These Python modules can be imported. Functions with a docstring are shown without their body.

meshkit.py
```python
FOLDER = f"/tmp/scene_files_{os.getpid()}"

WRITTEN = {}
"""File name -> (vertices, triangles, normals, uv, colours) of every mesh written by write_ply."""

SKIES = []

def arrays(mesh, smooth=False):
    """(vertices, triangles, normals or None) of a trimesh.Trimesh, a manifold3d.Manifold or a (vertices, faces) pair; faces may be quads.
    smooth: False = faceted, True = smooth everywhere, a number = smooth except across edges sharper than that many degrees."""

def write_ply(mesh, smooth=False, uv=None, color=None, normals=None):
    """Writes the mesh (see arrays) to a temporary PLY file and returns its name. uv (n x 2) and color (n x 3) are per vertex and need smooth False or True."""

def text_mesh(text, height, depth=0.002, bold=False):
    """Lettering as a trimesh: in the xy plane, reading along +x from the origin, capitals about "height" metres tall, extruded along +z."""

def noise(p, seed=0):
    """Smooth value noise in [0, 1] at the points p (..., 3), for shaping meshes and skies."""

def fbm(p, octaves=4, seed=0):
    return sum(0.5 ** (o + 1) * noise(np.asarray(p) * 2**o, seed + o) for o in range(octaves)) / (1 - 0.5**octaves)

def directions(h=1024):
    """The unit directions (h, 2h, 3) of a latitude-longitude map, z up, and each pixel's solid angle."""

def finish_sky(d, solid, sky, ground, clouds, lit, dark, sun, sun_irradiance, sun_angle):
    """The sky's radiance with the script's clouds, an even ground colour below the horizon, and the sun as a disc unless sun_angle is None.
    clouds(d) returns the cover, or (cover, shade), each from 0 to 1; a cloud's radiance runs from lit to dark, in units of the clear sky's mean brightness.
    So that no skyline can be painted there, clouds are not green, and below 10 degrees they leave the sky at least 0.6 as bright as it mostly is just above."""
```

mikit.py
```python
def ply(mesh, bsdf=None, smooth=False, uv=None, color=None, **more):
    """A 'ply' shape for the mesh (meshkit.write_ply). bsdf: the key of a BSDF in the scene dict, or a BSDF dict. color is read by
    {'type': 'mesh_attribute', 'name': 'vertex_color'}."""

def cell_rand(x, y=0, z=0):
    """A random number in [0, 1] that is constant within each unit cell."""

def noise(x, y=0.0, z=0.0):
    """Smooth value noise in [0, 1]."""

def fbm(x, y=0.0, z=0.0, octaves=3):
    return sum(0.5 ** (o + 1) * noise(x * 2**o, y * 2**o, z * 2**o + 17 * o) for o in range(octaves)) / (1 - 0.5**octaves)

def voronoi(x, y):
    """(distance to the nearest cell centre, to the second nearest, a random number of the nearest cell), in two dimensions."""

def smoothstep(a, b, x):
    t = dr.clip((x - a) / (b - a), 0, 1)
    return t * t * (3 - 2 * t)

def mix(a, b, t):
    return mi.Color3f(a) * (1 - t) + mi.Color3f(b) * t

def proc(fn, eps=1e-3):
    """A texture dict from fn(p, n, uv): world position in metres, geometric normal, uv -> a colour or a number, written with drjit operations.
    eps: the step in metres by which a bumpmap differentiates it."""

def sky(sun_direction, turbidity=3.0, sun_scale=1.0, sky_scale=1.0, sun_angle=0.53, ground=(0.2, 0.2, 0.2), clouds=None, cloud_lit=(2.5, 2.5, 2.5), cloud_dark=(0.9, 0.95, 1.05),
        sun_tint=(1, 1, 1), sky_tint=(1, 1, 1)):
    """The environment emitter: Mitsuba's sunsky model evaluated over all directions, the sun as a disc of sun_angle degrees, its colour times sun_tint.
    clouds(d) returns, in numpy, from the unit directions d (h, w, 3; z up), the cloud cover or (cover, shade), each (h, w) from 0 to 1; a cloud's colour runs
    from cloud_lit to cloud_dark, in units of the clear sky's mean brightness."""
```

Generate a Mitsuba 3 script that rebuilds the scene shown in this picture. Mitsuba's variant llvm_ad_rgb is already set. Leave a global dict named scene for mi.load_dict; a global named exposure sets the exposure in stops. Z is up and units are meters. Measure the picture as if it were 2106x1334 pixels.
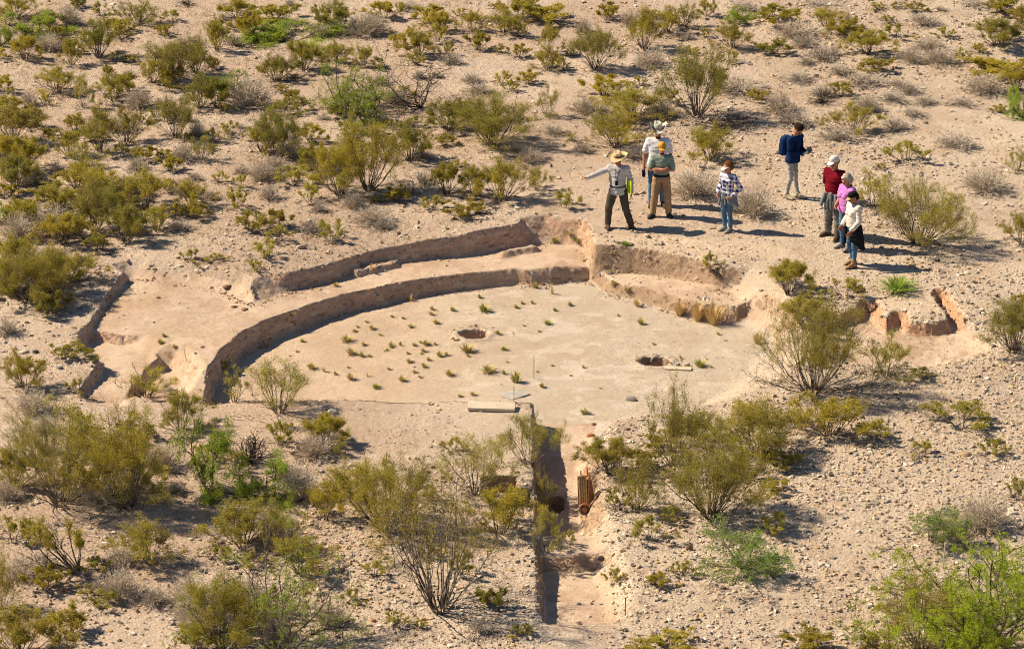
import math, random
import numpy as np, trimesh, manifold3d as m3
import drjit as dr
import mitsuba as mi
import mikit, meshkit
from mikit import proc, noise as dnoise, fbm as dfbm, voronoi, cell_rand, smoothstep, mix

T = mi.ScalarTransform4f
scene, labels = {}, {}

# ---------------------------------------------------------------- camera, sky, exposure
EYE, PITCH = (0.0, -70.66, 26.0), math.radians(20.2)
scene['camera'] = {'type': 'perspective', 'fov': math.degrees(2 * math.atan(1053 / 7100)), 'fov_axis': 'x', 'near_clip': 0.5, 'far_clip': 3000.0,
                   'to_world': T().look_at(origin=list(EYE), target=[0.0, EYE[1] + math.cos(PITCH), EYE[2] - math.sin(PITCH)], up=[0, 0, 1])}
SUN = (-0.93, 0.20, 0.92)
scene['sky'] = mikit.sky(SUN, turbidity=2.6, sky_scale=.46, ground=(0.30, 0.24, 0.17), sun_tint=(1.0, 0.98, 0.95), sky_tint=(1.0, 1.0, 1.0))
exposure = 2.42

# ---------------------------------------------------------------- materials
def bsdf(name, fn, rough=1.0, bump=None, scale=.01, eps=4e-3):
    d = {'type': 'diffuse', 'reflectance': proc(fn) if callable(fn) else {'type': 'rgb', 'value': list(fn)}} if rough >= 1 else \
        {'type': 'principled', 'base_color': proc(fn) if callable(fn) else {'type': 'rgb', 'value': list(fn)}, 'roughness': rough, 'specular': .35}
    if bump is not None:
        d = {'type': 'bumpmap', 'arbitrary': proc(bump, eps=eps), 'scale': scale, 'bsdf': d}
    scene[name] = {'type': 'twosided', 'bsdf': d}


def grit(p, a=1.0):
    """Fine gravel as colour: small stones of different rock in the soil."""
    d1, d2, w = voronoi(p.x * 34, p.y * 34)
    e1, e2, v = voronoi(p.x * 15 + 3, p.y * 15)
    return (w - .5) * smoothstep(.55, .25, d1) * .55 * a + (v - .45) * smoothstep(.42, .2, e1) * .7 * a * smoothstep(.45, .6, dfbm(p.x * .9, p.y * .9, 3.))


def soil(p, n, uv):
    big, mid = dfbm(p.x * .22, p.y * .22, 1., 4), dfbm(p.x * 1.3, p.y * 1.3, 2., 4)
    stony = smoothstep(-2., 5., p.x - .35 * p.y) * .6
    c = mix(mix((.385, .306, .243), (.44, .366, .300), smoothstep(.35, .65, big)), mi.Color3f(.46, .395, .315), stony)
    c = mix(c, mi.Color3f(.365, .282, .215), .55 * smoothstep(.50, .68, mid))
    path = dr.exp(-dr.square((p.x - 3.4) / 3.6) - dr.square((p.y - 5.2 + .16 * (p.x - 3.4)) / .75))
    c = mix(c, mi.Color3f(.50, .41, .315), .8 * smoothstep(.42, .62, path * .6 + .42 * dfbm(p.x * 1.1, p.y * 1.6, 5., 4)))
    block = dr.exp(-dr.square((p.x - 8.9) / 1.5) - dr.square((p.y - 1.6) / .9))
    c = mix(c, mi.Color3f(.50, .41, .32), .8 * smoothstep(.42, .6, block * .6 + .42 * dfbm(p.x * 1.3, p.y * 1.3, 25., 4)))
    return c * (1 + grit(p)) * (.86 + .28 * dnoise(p.x * 60, p.y * 60, p.z * 60))


def bench_soil(p, n, uv):
    c = mix((.48, .382, .295), (.41, .308, .228), smoothstep(.4, .68, dfbm(p.x * .9, p.y * .9, 4., 4)))
    c = mix(c, mi.Color3f(.53, .43, .34), .7 * smoothstep(.5, .66, dfbm(p.x * 2.1, p.y * 2.1, 9., 4)))
    c = mix(c, mi.Color3f(.38, .28, .20), .4 * smoothstep(.54, .70, dfbm(p.x * 4.1, p.y * 4.1, 19., 4)))
    return c * (1 + grit(p, .35)) * (.88 + .24 * dnoise(p.x * 45, p.y * 45, p.z * 45))


def floor_soil(p, n, uv):
    gx = smoothstep(-3.2, 1.2, p.x + 2 * (dfbm(p.x * .5, p.y * .5, 7., 3) - .5))
    c = mix((.47, .375, .285), (.43, .378, .31), gx)
    c = mix(c, mi.Color3f(.37, .28, .205), .4 * smoothstep(.50, .74, dfbm(p.x * .8 + 5, p.y * .8, 8., 4)))
    c = mix(c, mi.Color3f(.38, .31, .24), .45 * smoothstep(.54, .72, dfbm(p.x * 3.3, p.y * 3.3, 14., 4)))
    white = smoothstep(.55, .68, dfbm(p.x * 2.1, p.y * 3.0, 11., 5)) * smoothstep(-2.5, -.2, p.x + 0 * p.y)
    c = mix(c, mi.Color3f(.57, .52, .46), .42 * white)
    return c * (1 + grit(p, .5)) * (.88 + .24 * dnoise(p.x * 50, p.y * 50, p.z * 50))


def cut_earth(p, n, uv):
    c = mix((.56, .395, .285), (.43, .29, .20), dfbm(p.x * 1.6, p.y * 1.6, p.z * 16, 4))
    c = mix(c, mi.Color3f(.60, .47, .36), .75 * smoothstep(.48, .68, dfbm(p.x * 4, p.y * 4, p.z * 9 + 4, 4)))
    eroded_shade = smoothstep(1.75, 2.0, p.x) * smoothstep(7.4, 6.8, p.x)
    c = mix(c, mix((.40, .30, .215), (.29, .205, .145), dfbm(p.x * 6, p.y * 6, p.z * 8, 4)), .85 * eroded_shade)  # eroded bank soil, darkened with the shade of its rough overhangs painted in
    c = mix(c, mi.Color3f(.48, .285, .175), .7 * smoothstep(7.0, 7.4, p.x))
    c = mix(c, .62 * c, smoothstep(.60, .70, dfbm(p.x * 8 + 3, p.y * 8, p.z * 11, 4)))
    return c * (.78 + .44 * dnoise(p.x * 38, p.y * 38, p.z * 38))


def trench_earth(p, n, uv):
    c = mix((.42, .315, .225), (.32, .225, .155), dfbm(p.x * 2.5, p.y * 2.5, p.z * 5, 4))
    d1, d2, w = voronoi(p.y * 13 + p.x * 4, p.z * 15)
    return c * (1 + .9 * (w - .4) * smoothstep(.5, .25, d1)) * (.85 + .3 * dnoise(p.x * 40, p.y * 40, p.z * 40))


def rough3(p, n, uv):
    return dfbm(p.x * 14, p.y * 14, p.z * 14, 4)


bsdf('soil', soil, bump=lambda p, n, uv: dfbm(p.x * 22, p.y * 22, p.z * 22, 3), scale=.02)
bsdf('bench_soil', bench_soil, bump=rough3, scale=.014)
bsdf('floor_soil', floor_soil, bump=rough3, scale=.010)
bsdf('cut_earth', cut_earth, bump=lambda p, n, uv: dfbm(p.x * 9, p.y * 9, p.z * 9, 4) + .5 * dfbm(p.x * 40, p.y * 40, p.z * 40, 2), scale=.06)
bsdf('trench_earth', trench_earth, bump=rough3, scale=.08)

# outlines in plan, metres: x, y, softness of the edge that starts there
FLOOR = [[-6.35, -3.6, 0.07], [-6.422, -1.672, 0.09], [-6.25, -0.801, 0.09], [-5.923, 0.482, 0.09], [-5.438, 1.248, 0.09], [-4.931, 1.807, 0.09], [-4.42, 2.439, 0.09], [-3.899, 3.015, 0.09], [-3.362, 3.404, 0.09], [-2.819, 3.763, 0.09], [-2.271, 4.093, 0.09], [-1.717, 4.358, 0.1], [-1.159, 4.559, 0.1], [-0.598, 4.76, 0.12], [-0.034, 4.861, 0.16], [0.418, 4.861, 0.18], [0.87, 4.962, 0.18], [1.325, 5.131, 0.16], [1.803, 5.233, 0.14], [1.953, 4.861, 0.16], [2.157, 4.458, 0.17], [2.539, 4.06, 0.18], [2.977, 3.796, 0.18], [3.405, 3.371, 0.18], [3.83, 2.951, 0.18], [4.253, 2.598, 0.18], [4.793, 2.439, 0.26], [5.029, 2.352, 0.26], [5.222, 2.28, 0.7], [5.506, 1.62, 0.9], [5.434, 0.543, 1.3], [5.037, -0.654, 1.5], [4.556, -1.672, 1.4], [3.984, -2.665, 1.0], [3.123, -3.579, 0.7], [2.401, -3.905, 0.5], [1.835, -4.256, 0.4], [1.615, -5.107, 0.2], [0.878, -5.107, 0.2], [0.5, -3.6, 0.07]]
BENCH = [[-6.379, -3.53, 0.2], [-6.633, -3.53, 0.3], [-7.376, -3.191, 0.3], [-8.039, -3.191, 0.25], [-8.675, -2.049, 0.25], [-8.542, -0.878, 0.3], [-9.163, -0.03, 0.25], [-9.298, 0.221, 0.05], [-9.212, 0.589, 0.05], [-9.057, 1.898, 0.05], [-8.862, 3.018, 0.06], [-8.757, 3.491, 0.06], [-8.682, 3.833, 0.5], [-8.028, 3.634, 0.6], [-7.234, 3.435, 0.6], [-6.428, 3.041, 0.6], [-5.877, 2.264, 0.4], [-5.63, 2.328, 0.9], [-5.465, 2.808, 0.5], [-5.214, 3.057, 0.5], [-5.008, 3.261, 0.2], [-4.48, 3.718, 0.13], [-3.948, 4.214, 0.11], [-3.523, 4.749, 0.1], [-2.864, 5.256, 0.1], [-2.306, 5.521, 0.1], [-1.743, 5.758, 0.11], [-1.176, 5.996, 0.12], [-0.607, 6.241, 0.13], [-0.034, 6.571, 0.15], [0.232, 6.709, 0.15], [0.45, 6.822, 0.5], [0.831, 6.942, 0.6], [1.293, 6.965, 0.4], [1.514, 6.867, 0.4], [1.694, 6.787, 0.1], [1.764, 6.241, 0.09], [1.809, 5.074, 0.1], [1.956, 5.108, 0.12], [2.339, 5.051, 0.13], [2.788, 4.96, 0.14], [3.343, 4.734, 0.16], [3.889, 4.373, 0.2], [4.422, 3.849, 0.35], [4.712, 3.582, 0.35], [4.949, 3.363, 0.8], [5.546, 2.365, 0.9], [5.793, 1.209, 1.0], [5.432, 0.613, 1.0], [2.646, 0.536, 1.0], [-3.672, -1.826, 1.0], [-6.083, -3.344, 1.0]]
LOWER_LEFT = [[-9.301, 0.345, 0.07], [-9.059, 0.376, 0.07], [-8.668, 0.224, 0.07], [-8.466, 0.224, 0.08], [-8.375, 0.083, 0.4], [-7.963, -0.411, 0.5], [-7.772, -1.081, 0.3], [-8.054, -2.808, 0.4], [-8.374, -3.45, 0.4], [-8.733, -3.251, 0.4], [-9.027, -3.088, 0.07], [-8.804, -1.607, 0.07], [-8.866, -1.204, 0.07], [-8.917, -0.875, 0.4], [-9.196, 0.011, 0.4]]
LOWER_SCARP = [[-8.056, -2.458, 0.08], [-7.936, -1.797, 0.09], [-7.682, -0.97, 0.1], [-7.559, -0.845, 0.1], [-7.459, -0.743, 0.5], [-7.095, -1.622, 0.5], [-7.282, -3.184, 0.5], [-7.801, -2.697, 0.5]]
RIGHT_CUT = [[6.805, 0.436, 0.5], [6.961, 0.742, 0.5], [7.088, 0.992, 0.12], [7.271, 0.868, 0.12], [7.742, 1.304, 0.12], [7.957, 1.753, 0.25], [8.022, 0.868, 0.3], [8.128, 0.626, 0.3], [8.215, 0.428, 0.13], [8.586, 1.116, 0.2], [8.627, 0.49, 0.11], [9.048, 0.428, 0.11], [9.42, 0.5, 0.11], [9.725, 0.559, 0.3], [9.964, 0.077, 0.6], [9.875, -0.647, 0.8], [8.657, -1.181, 0.8], [7.42, -0.974, 0.8]]
RIGHT_SLOT = [[9.457, 2.18, 0.05], [9.573, 2.244, 0.2], [9.701, 1.479, 0.25], [9.816, 0.802, 0.2], [9.767, 0.497, 0.2], [9.727, 0.248, 0.05], [9.631, 0.248, 0.05], [9.667, 1.176, 0.05], [9.575, 1.511, 0.05]]
LEDGE_A = [[-3.684, 4.606, 0.1], [-2.693, 5.222, 0.1], [-2.655, 5.09, 0.08], [-3.642, 4.377, 0.1]]
LEDGE_B = [[-0.262, 5.941, 0.1], [0.425, 6.47, 0.1], [0.539, 6.404, 0.12], [-0.205, 5.916, 0.12]]
TRENCH = [[0.49, -3.2, 0.06], [0.58, -13.3, 0.1], [0.673, -13.63, 0.1], [0.75, -13.9, 0.5], [1.65, -13.8, 0.6], [1.72, -12.5, 0.6], [1.5, -10.5, 0.6], [1.42, -9.6, 0.6], [1.36, -8.8, 0.45], [1.3, -7.0, 0.5], [1.3, -5.2, 0.7], [1.4, -4.2, 0.8], [1.5, -3.2, 0.8], [0.84, -3.2, 0.8]]
HOLES = [[-0.88, 1.651, 0.2, 0.2, 0.44, 0.05], [3.139, -0.03, 0.23, 0.22, 0.44, 0.05], [0.854, -7.22, 0.2, 0.3, 0.8, 0.03]]
UNITS = [[-0.521, 0.019, -8.146, -7.454, 1.0], [-0.01, 0.315, -8.729, -8.073, 1.0]]

# ---------------------------------------------------------------- the lie of the land: heights in metres over plan coordinates
YS = [-400, -60, -25, -13, -9, -3.6, 1.0, 4.5, 8.0, 40, 90, 400]
ZS = [-14, -3.2, -1.25, -.72, -.52, -.38, -.12, .03, .08, .75, 2.2, 6]


def n2(x, y, s, seed=0):
    return meshkit.noise(np.stack([x * s, y * s, np.zeros_like(x) + .37 * seed], -1), seed) - .5


def ground_height(x, y):
    return (np.interp(y, YS, ZS) + .16 * n2(x, y, .22, 1) + .10 * n2(x, y, .5, 2)
            - .13 * np.exp(-((x + 2.6) / 2.2) ** 2 - ((y - 5.4) / 2.0) ** 2)
            - .06 * np.clip((x - 1.9) / 1.5, 0, 1) * np.clip((5.5 - y) / 1.5, 0, 1) * np.clip((y - 3) / 1.5, 0, 1))


def outside(x, y, poly):
    """Signed distance to the outline (positive outside) and the softness of the nearest edge."""
    p = np.array(poly)
    best, soft, wn = np.full(x.shape, 1e9), np.zeros(x.shape), np.zeros(x.shape, bool)
    for (ax, ay, w), (bx, by, w2) in zip(p, np.roll(p, -1, 0)):
        ex, ey = bx - ax, by - ay
        t = np.clip(((x - ax) * ex + (y - ay) * ey) / (ex * ex + ey * ey + 1e-12), 0, 1)
        d = np.hypot(x - ax - t * ex, y - ay - t * ey)
        near = d < best
        best, soft = np.where(near, d, best), np.where(near, w + (w2 - w) * t, soft)
        cross = ((ay > y) != (by > y)) & (x < ex * (y - ay) / (ey if ey else 1e-12) + ax)
        wn ^= cross
    return np.where(wn, -best, best), soft


def ramp(x, y, poly, most=1.6):
    lo, hi = np.min(poly, 0) - most, np.max(poly, 0) + most
    t = np.ones(x.shape)
    k = (x > lo[0]) & (x < hi[0]) & (y > lo[1]) & (y < hi[1])
    if k.any():
        d, w = outside(x[k], y[k], poly)
        u = np.clip(d / w, 0, 1)
        t[k] = .5 * u + .5 * u * u * (3 - 2 * u)
    return t


TRENCH_Z = ([-14.2, -13.5, -13.2, -10.75, -10.5, -9.85, -9.5, -8.8, -7.0, -5.0, -3.4, 0], [-.55, -.85, -1.02, -1.06, -.76, -.70, -.85, -1.22, -1.16, -1.0, -.87, -.86])


def terrain(x, y, parts=False):
    x, y = np.asarray(x, float), np.asarray(y, float)
    wx = x + .09 * n2(x, y, 1.7, 3) + .06 * n2(x, y, 6., 4) + .035 * n2(x, y, 13., 5)
    wy = y + .09 * n2(x, y, 1.7, 6) + .06 * n2(x, y, 6., 7) + .035 * n2(x, y, 13., 8)
    wx, wy = np.where(x > 1.75, .45 * wx + .55 * x, wx), np.where(x > 1.75, .45 * wy + .55 * y, wy)
    g = ground_height(x, y)
    zb = -.37 + .10 * np.clip((-6.6 - x) / 1.5, 0, 1) * np.clip((y - .2) / 1.0, 0, 1) - .12 * np.clip((x + 6) / 5, 0, 1) - .08 * np.clip((x - 1) / .8, 0, 1) * np.clip((4.5 - x) / 2, 0, 1)
    tb, tf = ramp(wx, wy, BENCH), ramp(wx, wy, FLOOR)
    low = np.minimum(ramp(wx, wy, LOWER_LEFT), 1)
    z = zb + (g - zb) * tb
    z = np.minimum(z, -.56 + (z + .56) * low)
    low2 = ramp(wx, wy, LOWER_SCARP)
    z = np.minimum(z, -.78 + (z + .78) * low2)
    z = z + .13 * (1 - ramp(wx, wy, LEDGE_A)) + .13 * (1 - ramp(wx, wy, LEDGE_B))
    zf = -.86 + .02 * n2(x, y, .6, 9)
    z = np.minimum(z, zf + (z - zf) * tf)
    tt = ramp(wx * .85 + x * .15, y, TRENCH)
    zt = np.interp(y + .25 * n2(x, y, 2.5, 10), *TRENCH_Z)
    z = np.minimum(z, zt + (z - zt) * tt)
    tr = np.minimum(ramp(wx, wy, RIGHT_CUT), ramp(wx, wy, RIGHT_SLOT))
    z = np.minimum(z, np.minimum(g - .27, -.40) + (z - np.minimum(g - .27, -.40)) * tr)
    hole = np.ones(x.shape)
    for hx, hy, rx, ry, depth, w in HOLES:
        r = np.hypot((wx - hx) / rx, (wy - hy) / ry) + 1.0 * n2(x, y, 4.5, 21) + .5 * n2(x, y, 11., 22)
        t = np.clip((r - 1) * min(rx, ry) / w, 0, 1)
        z = z + .045 * np.exp(-((r - 1.9) / .5) ** 2) * (depth < .45) - depth * (1 - t)
        hole = np.minimum(hole, t)
    for x0, x1, y0, y1, depth in UNITS:
        d = np.maximum(np.maximum(x0 - x, x - x1), np.maximum(y0 - y, y - y1))
        t = np.clip(d / .05, 0, 1)
        z = z - depth * (1 - t)
        hole = np.minimum(hole, t)
    dug = np.minimum(np.minimum(tb, tf), tt)
    rough = np.where(tf < .5, .62, np.where(dug < .5, .7, 1.0))
    z = z + .05 * (tf > .02) * (tf < 1) * n2(x, y, 4., 15)
    z = z + rough * (.05 * n2(x, y, 1.1, 11) + .028 * n2(x, y, 3.1, 12) + .016 * n2(x, y, 8., 13)) + (.4 + .6 * rough) * .012 * n2(x, y, 19., 14)
    return (z, tb, tf, tt, hole, np.minimum(low, low2), tr) if parts else z

# ---------------------------------------------------------------- ground, pit and trench: one sheet, split where the digging changes it
def spread_out(lo, hi, step, far, grow):
    out, s, v = [], step, hi
    while v < far:
        s *= grow
        v += s
        out.append(v)
    return out


fine_x = np.arange(-9.6, 10.2, .050)
mid_l, mid_r = np.arange(-15.5, -9.6, .11), np.arange(10.21, 16, .11)
gx = np.concatenate([-np.array(spread_out(0, 15.5, .11, 320, 1.14))[::-1], mid_l, fine_x, mid_r, spread_out(0, 16, .11, 320, 1.14)])
gy = np.concatenate([-np.array(spread_out(0, 19, .11, 320, 1.14))[::-1], np.arange(-19, -14.4, .09), np.arange(-14.4, 7.6, .056), np.arange(7.63, 32, .12), spread_out(0, 32, .12, 500, 1.12)])
GX, GY = np.meshgrid(gx, gy)
Z, tb, tf, tt, hole, low, tr = terrain(GX.ravel(), GY.ravel(), True)
V = np.stack([GX.ravel(), GY.ravel(), Z], 1)
nx, ny = len(gx), len(gy)
i = (np.arange(ny - 1)[:, None] * nx + np.arange(nx - 1)).ravel()
F_ = np.concatenate([np.stack([i, i + 1, i + nx + 1], 1), np.stack([i, i + nx + 1, i + nx], 1)])
fn = np.cross(V[F_[:, 1]] - V[F_[:, 0]], V[F_[:, 2]] - V[F_[:, 0]])
vn = np.zeros_like(V)
for k in range(3):
    np.add.at(vn, F_[:, k], fn)
vn /= np.linalg.norm(vn, axis=1, keepdims=True)
c = V[F_].mean(1)


def fm(a):
    return a[F_].mean(1)


steep = (fn[:, 2] / np.linalg.norm(fn, axis=1)) < .70
mb, mf, mt, mh, ml, mr = fm(tb), fm(tf), fm(tt), fm(hole), fm(low), fm(tr)
cls = np.zeros(len(F_), int)
cls[mb < .5] = 1
cls[(ml < .5)] = 1
cls[mf < .25] = 2
cls[(mt < .35) & (c[:, 1] < -3.6)] = 3
cls[mr < .5] = 5
near_pit = (np.minimum(np.minimum(mb, mf), ml) < .999) & (c[:, 1] > -4.2)
cls[steep & near_pit] = 4
cls[steep & (mt < .999) & (c[:, 1] < -3.7)] = 6
cls[steep & (mr < .999) & (c[:, 0] > 6)] = 4
cls[mh < .9] = 4
cls[(mh < .9) & (c[:, 1] < -4)] = 6


cut = np.flatnonzero((cls == 4) | (cls == 6))
CUT_FACES, CUT_AREA = V[F_[cut]], np.linalg.norm(fn[cut], axis=1)


def sheet(name, mask, bsdf, label):
    f = F_[mask]
    used, inv = np.unique(f, return_inverse=True)
    path = meshkit.write_ply((V[used], inv.reshape(-1, 3)), False, normals=vn[used])
    scene[name] = {'type': 'ply', 'filename': path, 'face_normals': False, 'bsdf': {'type': 'ref', 'id': bsdf}}
    labels[name] = {'kind': 'structure', 'label': label}


sheet('ground', cls == 0, 'soil', 'tan stony desert ground around the excavation')
sheet('pit_bench', cls == 1, 'bench_soil', 'smooth pale pink earth bench and annexe floor around the sunken floor')
sheet('pit_floor', cls == 2, 'floor_soil', 'pale grey and pink trodden floor of the excavated round pit')
sheet('trench_floor', cls == 3, 'bench_soil', 'bare earth bottom of the long narrow trench')
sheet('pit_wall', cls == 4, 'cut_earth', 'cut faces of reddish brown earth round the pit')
sheet('cut_floor', cls == 5, 'bench_soil', 'pale scraped earth in front of the low cut block by the far end of the pit')
sheet('trench_wall', cls == 6, 'trench_earth', 'cut earth sides of the long narrow trench')

# ---------------------------------------------------------------- building kit
def unit(v):
    return v / np.maximum(np.linalg.norm(v, axis=-1, keepdims=True), 1e-9)


def tubes(P, R, sides=3):
    """Many tapered tubes at once: P (m, n, 3) centre lines, R (m, n) radii."""
    m, n = P.shape[:2]
    t = unit(np.gradient(P, axis=1))
    ref = np.where(np.abs(t[..., 2:3]) > .9, [1., .2, 0], [.2, .1, 1.])
    u = unit(np.cross(t, ref))
    v = np.cross(t, u)
    a = np.arange(sides) * 2 * np.pi / sides
    ring = P[:, :, None] + R[:, :, None, None] * (np.cos(a)[:, None] * u[:, :, None] + np.sin(a)[:, None] * v[:, :, None])
    idx = np.arange(m * n * sides).reshape(m, n, sides)
    A, B = idx[:, :-1], idx[:, 1:]
    A2, B2 = np.roll(A, -1, 2), np.roll(B, -1, 2)
    f = np.concatenate([np.stack([A, A2, B2], -1).reshape(-1, 3), np.stack([A, B2, B], -1).reshape(-1, 3)])
    return ring.reshape(-1, 3), f


def leaves(C, D, L, Wd, rng, up=.5):
    """Small pointed leaves (two triangles each, slightly folded): C centres, D directions, L lengths."""
    n = len(C)
    D = unit(D)
    nrm = unit(rng.normal(size=(n, 3)) + [0, 0, up])
    s = unit(np.cross(D, nrm))
    b, t = C - D * L[:, None] / 2, C + D * L[:, None] / 2
    fold = np.cross(s, D) * (Wd * .25)[:, None]
    v = np.stack([b, C + s * Wd[:, None] / 2 + fold, t, C - s * Wd[:, None] / 2 + fold], 1).reshape(-1, 3)
    k = np.arange(n)[:, None] * 4
    return v, np.concatenate([k + [0, 1, 2], k + [0, 2, 3]])


def join(*parts):
    vs, fs, at = [], [], 0
    for v, f in parts:
        if len(v):
            vs.append(v)
            fs.append(f + at)
            at += len(v)
    return np.concatenate(vs), np.concatenate(fs)


def along(P, s):
    """Points and tangents on polylines P (m, n, 3) at the fractions s (m, k)."""
    m, n = P.shape[:2]
    x = np.clip(s, 0, .9999) * (n - 1)
    i = x.astype(int)
    fr = (x - i)[..., None]
    r = np.arange(m)[:, None]
    a, b = P[r, i], P[r, i + 1]
    return a + (b - a) * fr, unit(b - a)


def shoots(rng, O, D, L, n=4, bend=.25, rise=.3):
    """Crooked shoots from O along D with lengths L."""
    m = len(O)
    P = np.zeros((m, n, 3))
    P[:, 0] = O
    d = unit(D)
    for k in range(1, n):
        d = unit(d + bend * rng.normal(size=(m, 3)) + [0, 0, rise * .3])
        P[:, k] = P[:, k - 1] + d * (L / (n - 1))[:, None]
    return P


def perp(rng, t):
    return unit(np.cross(t, rng.normal(size=t.shape)))


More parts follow.
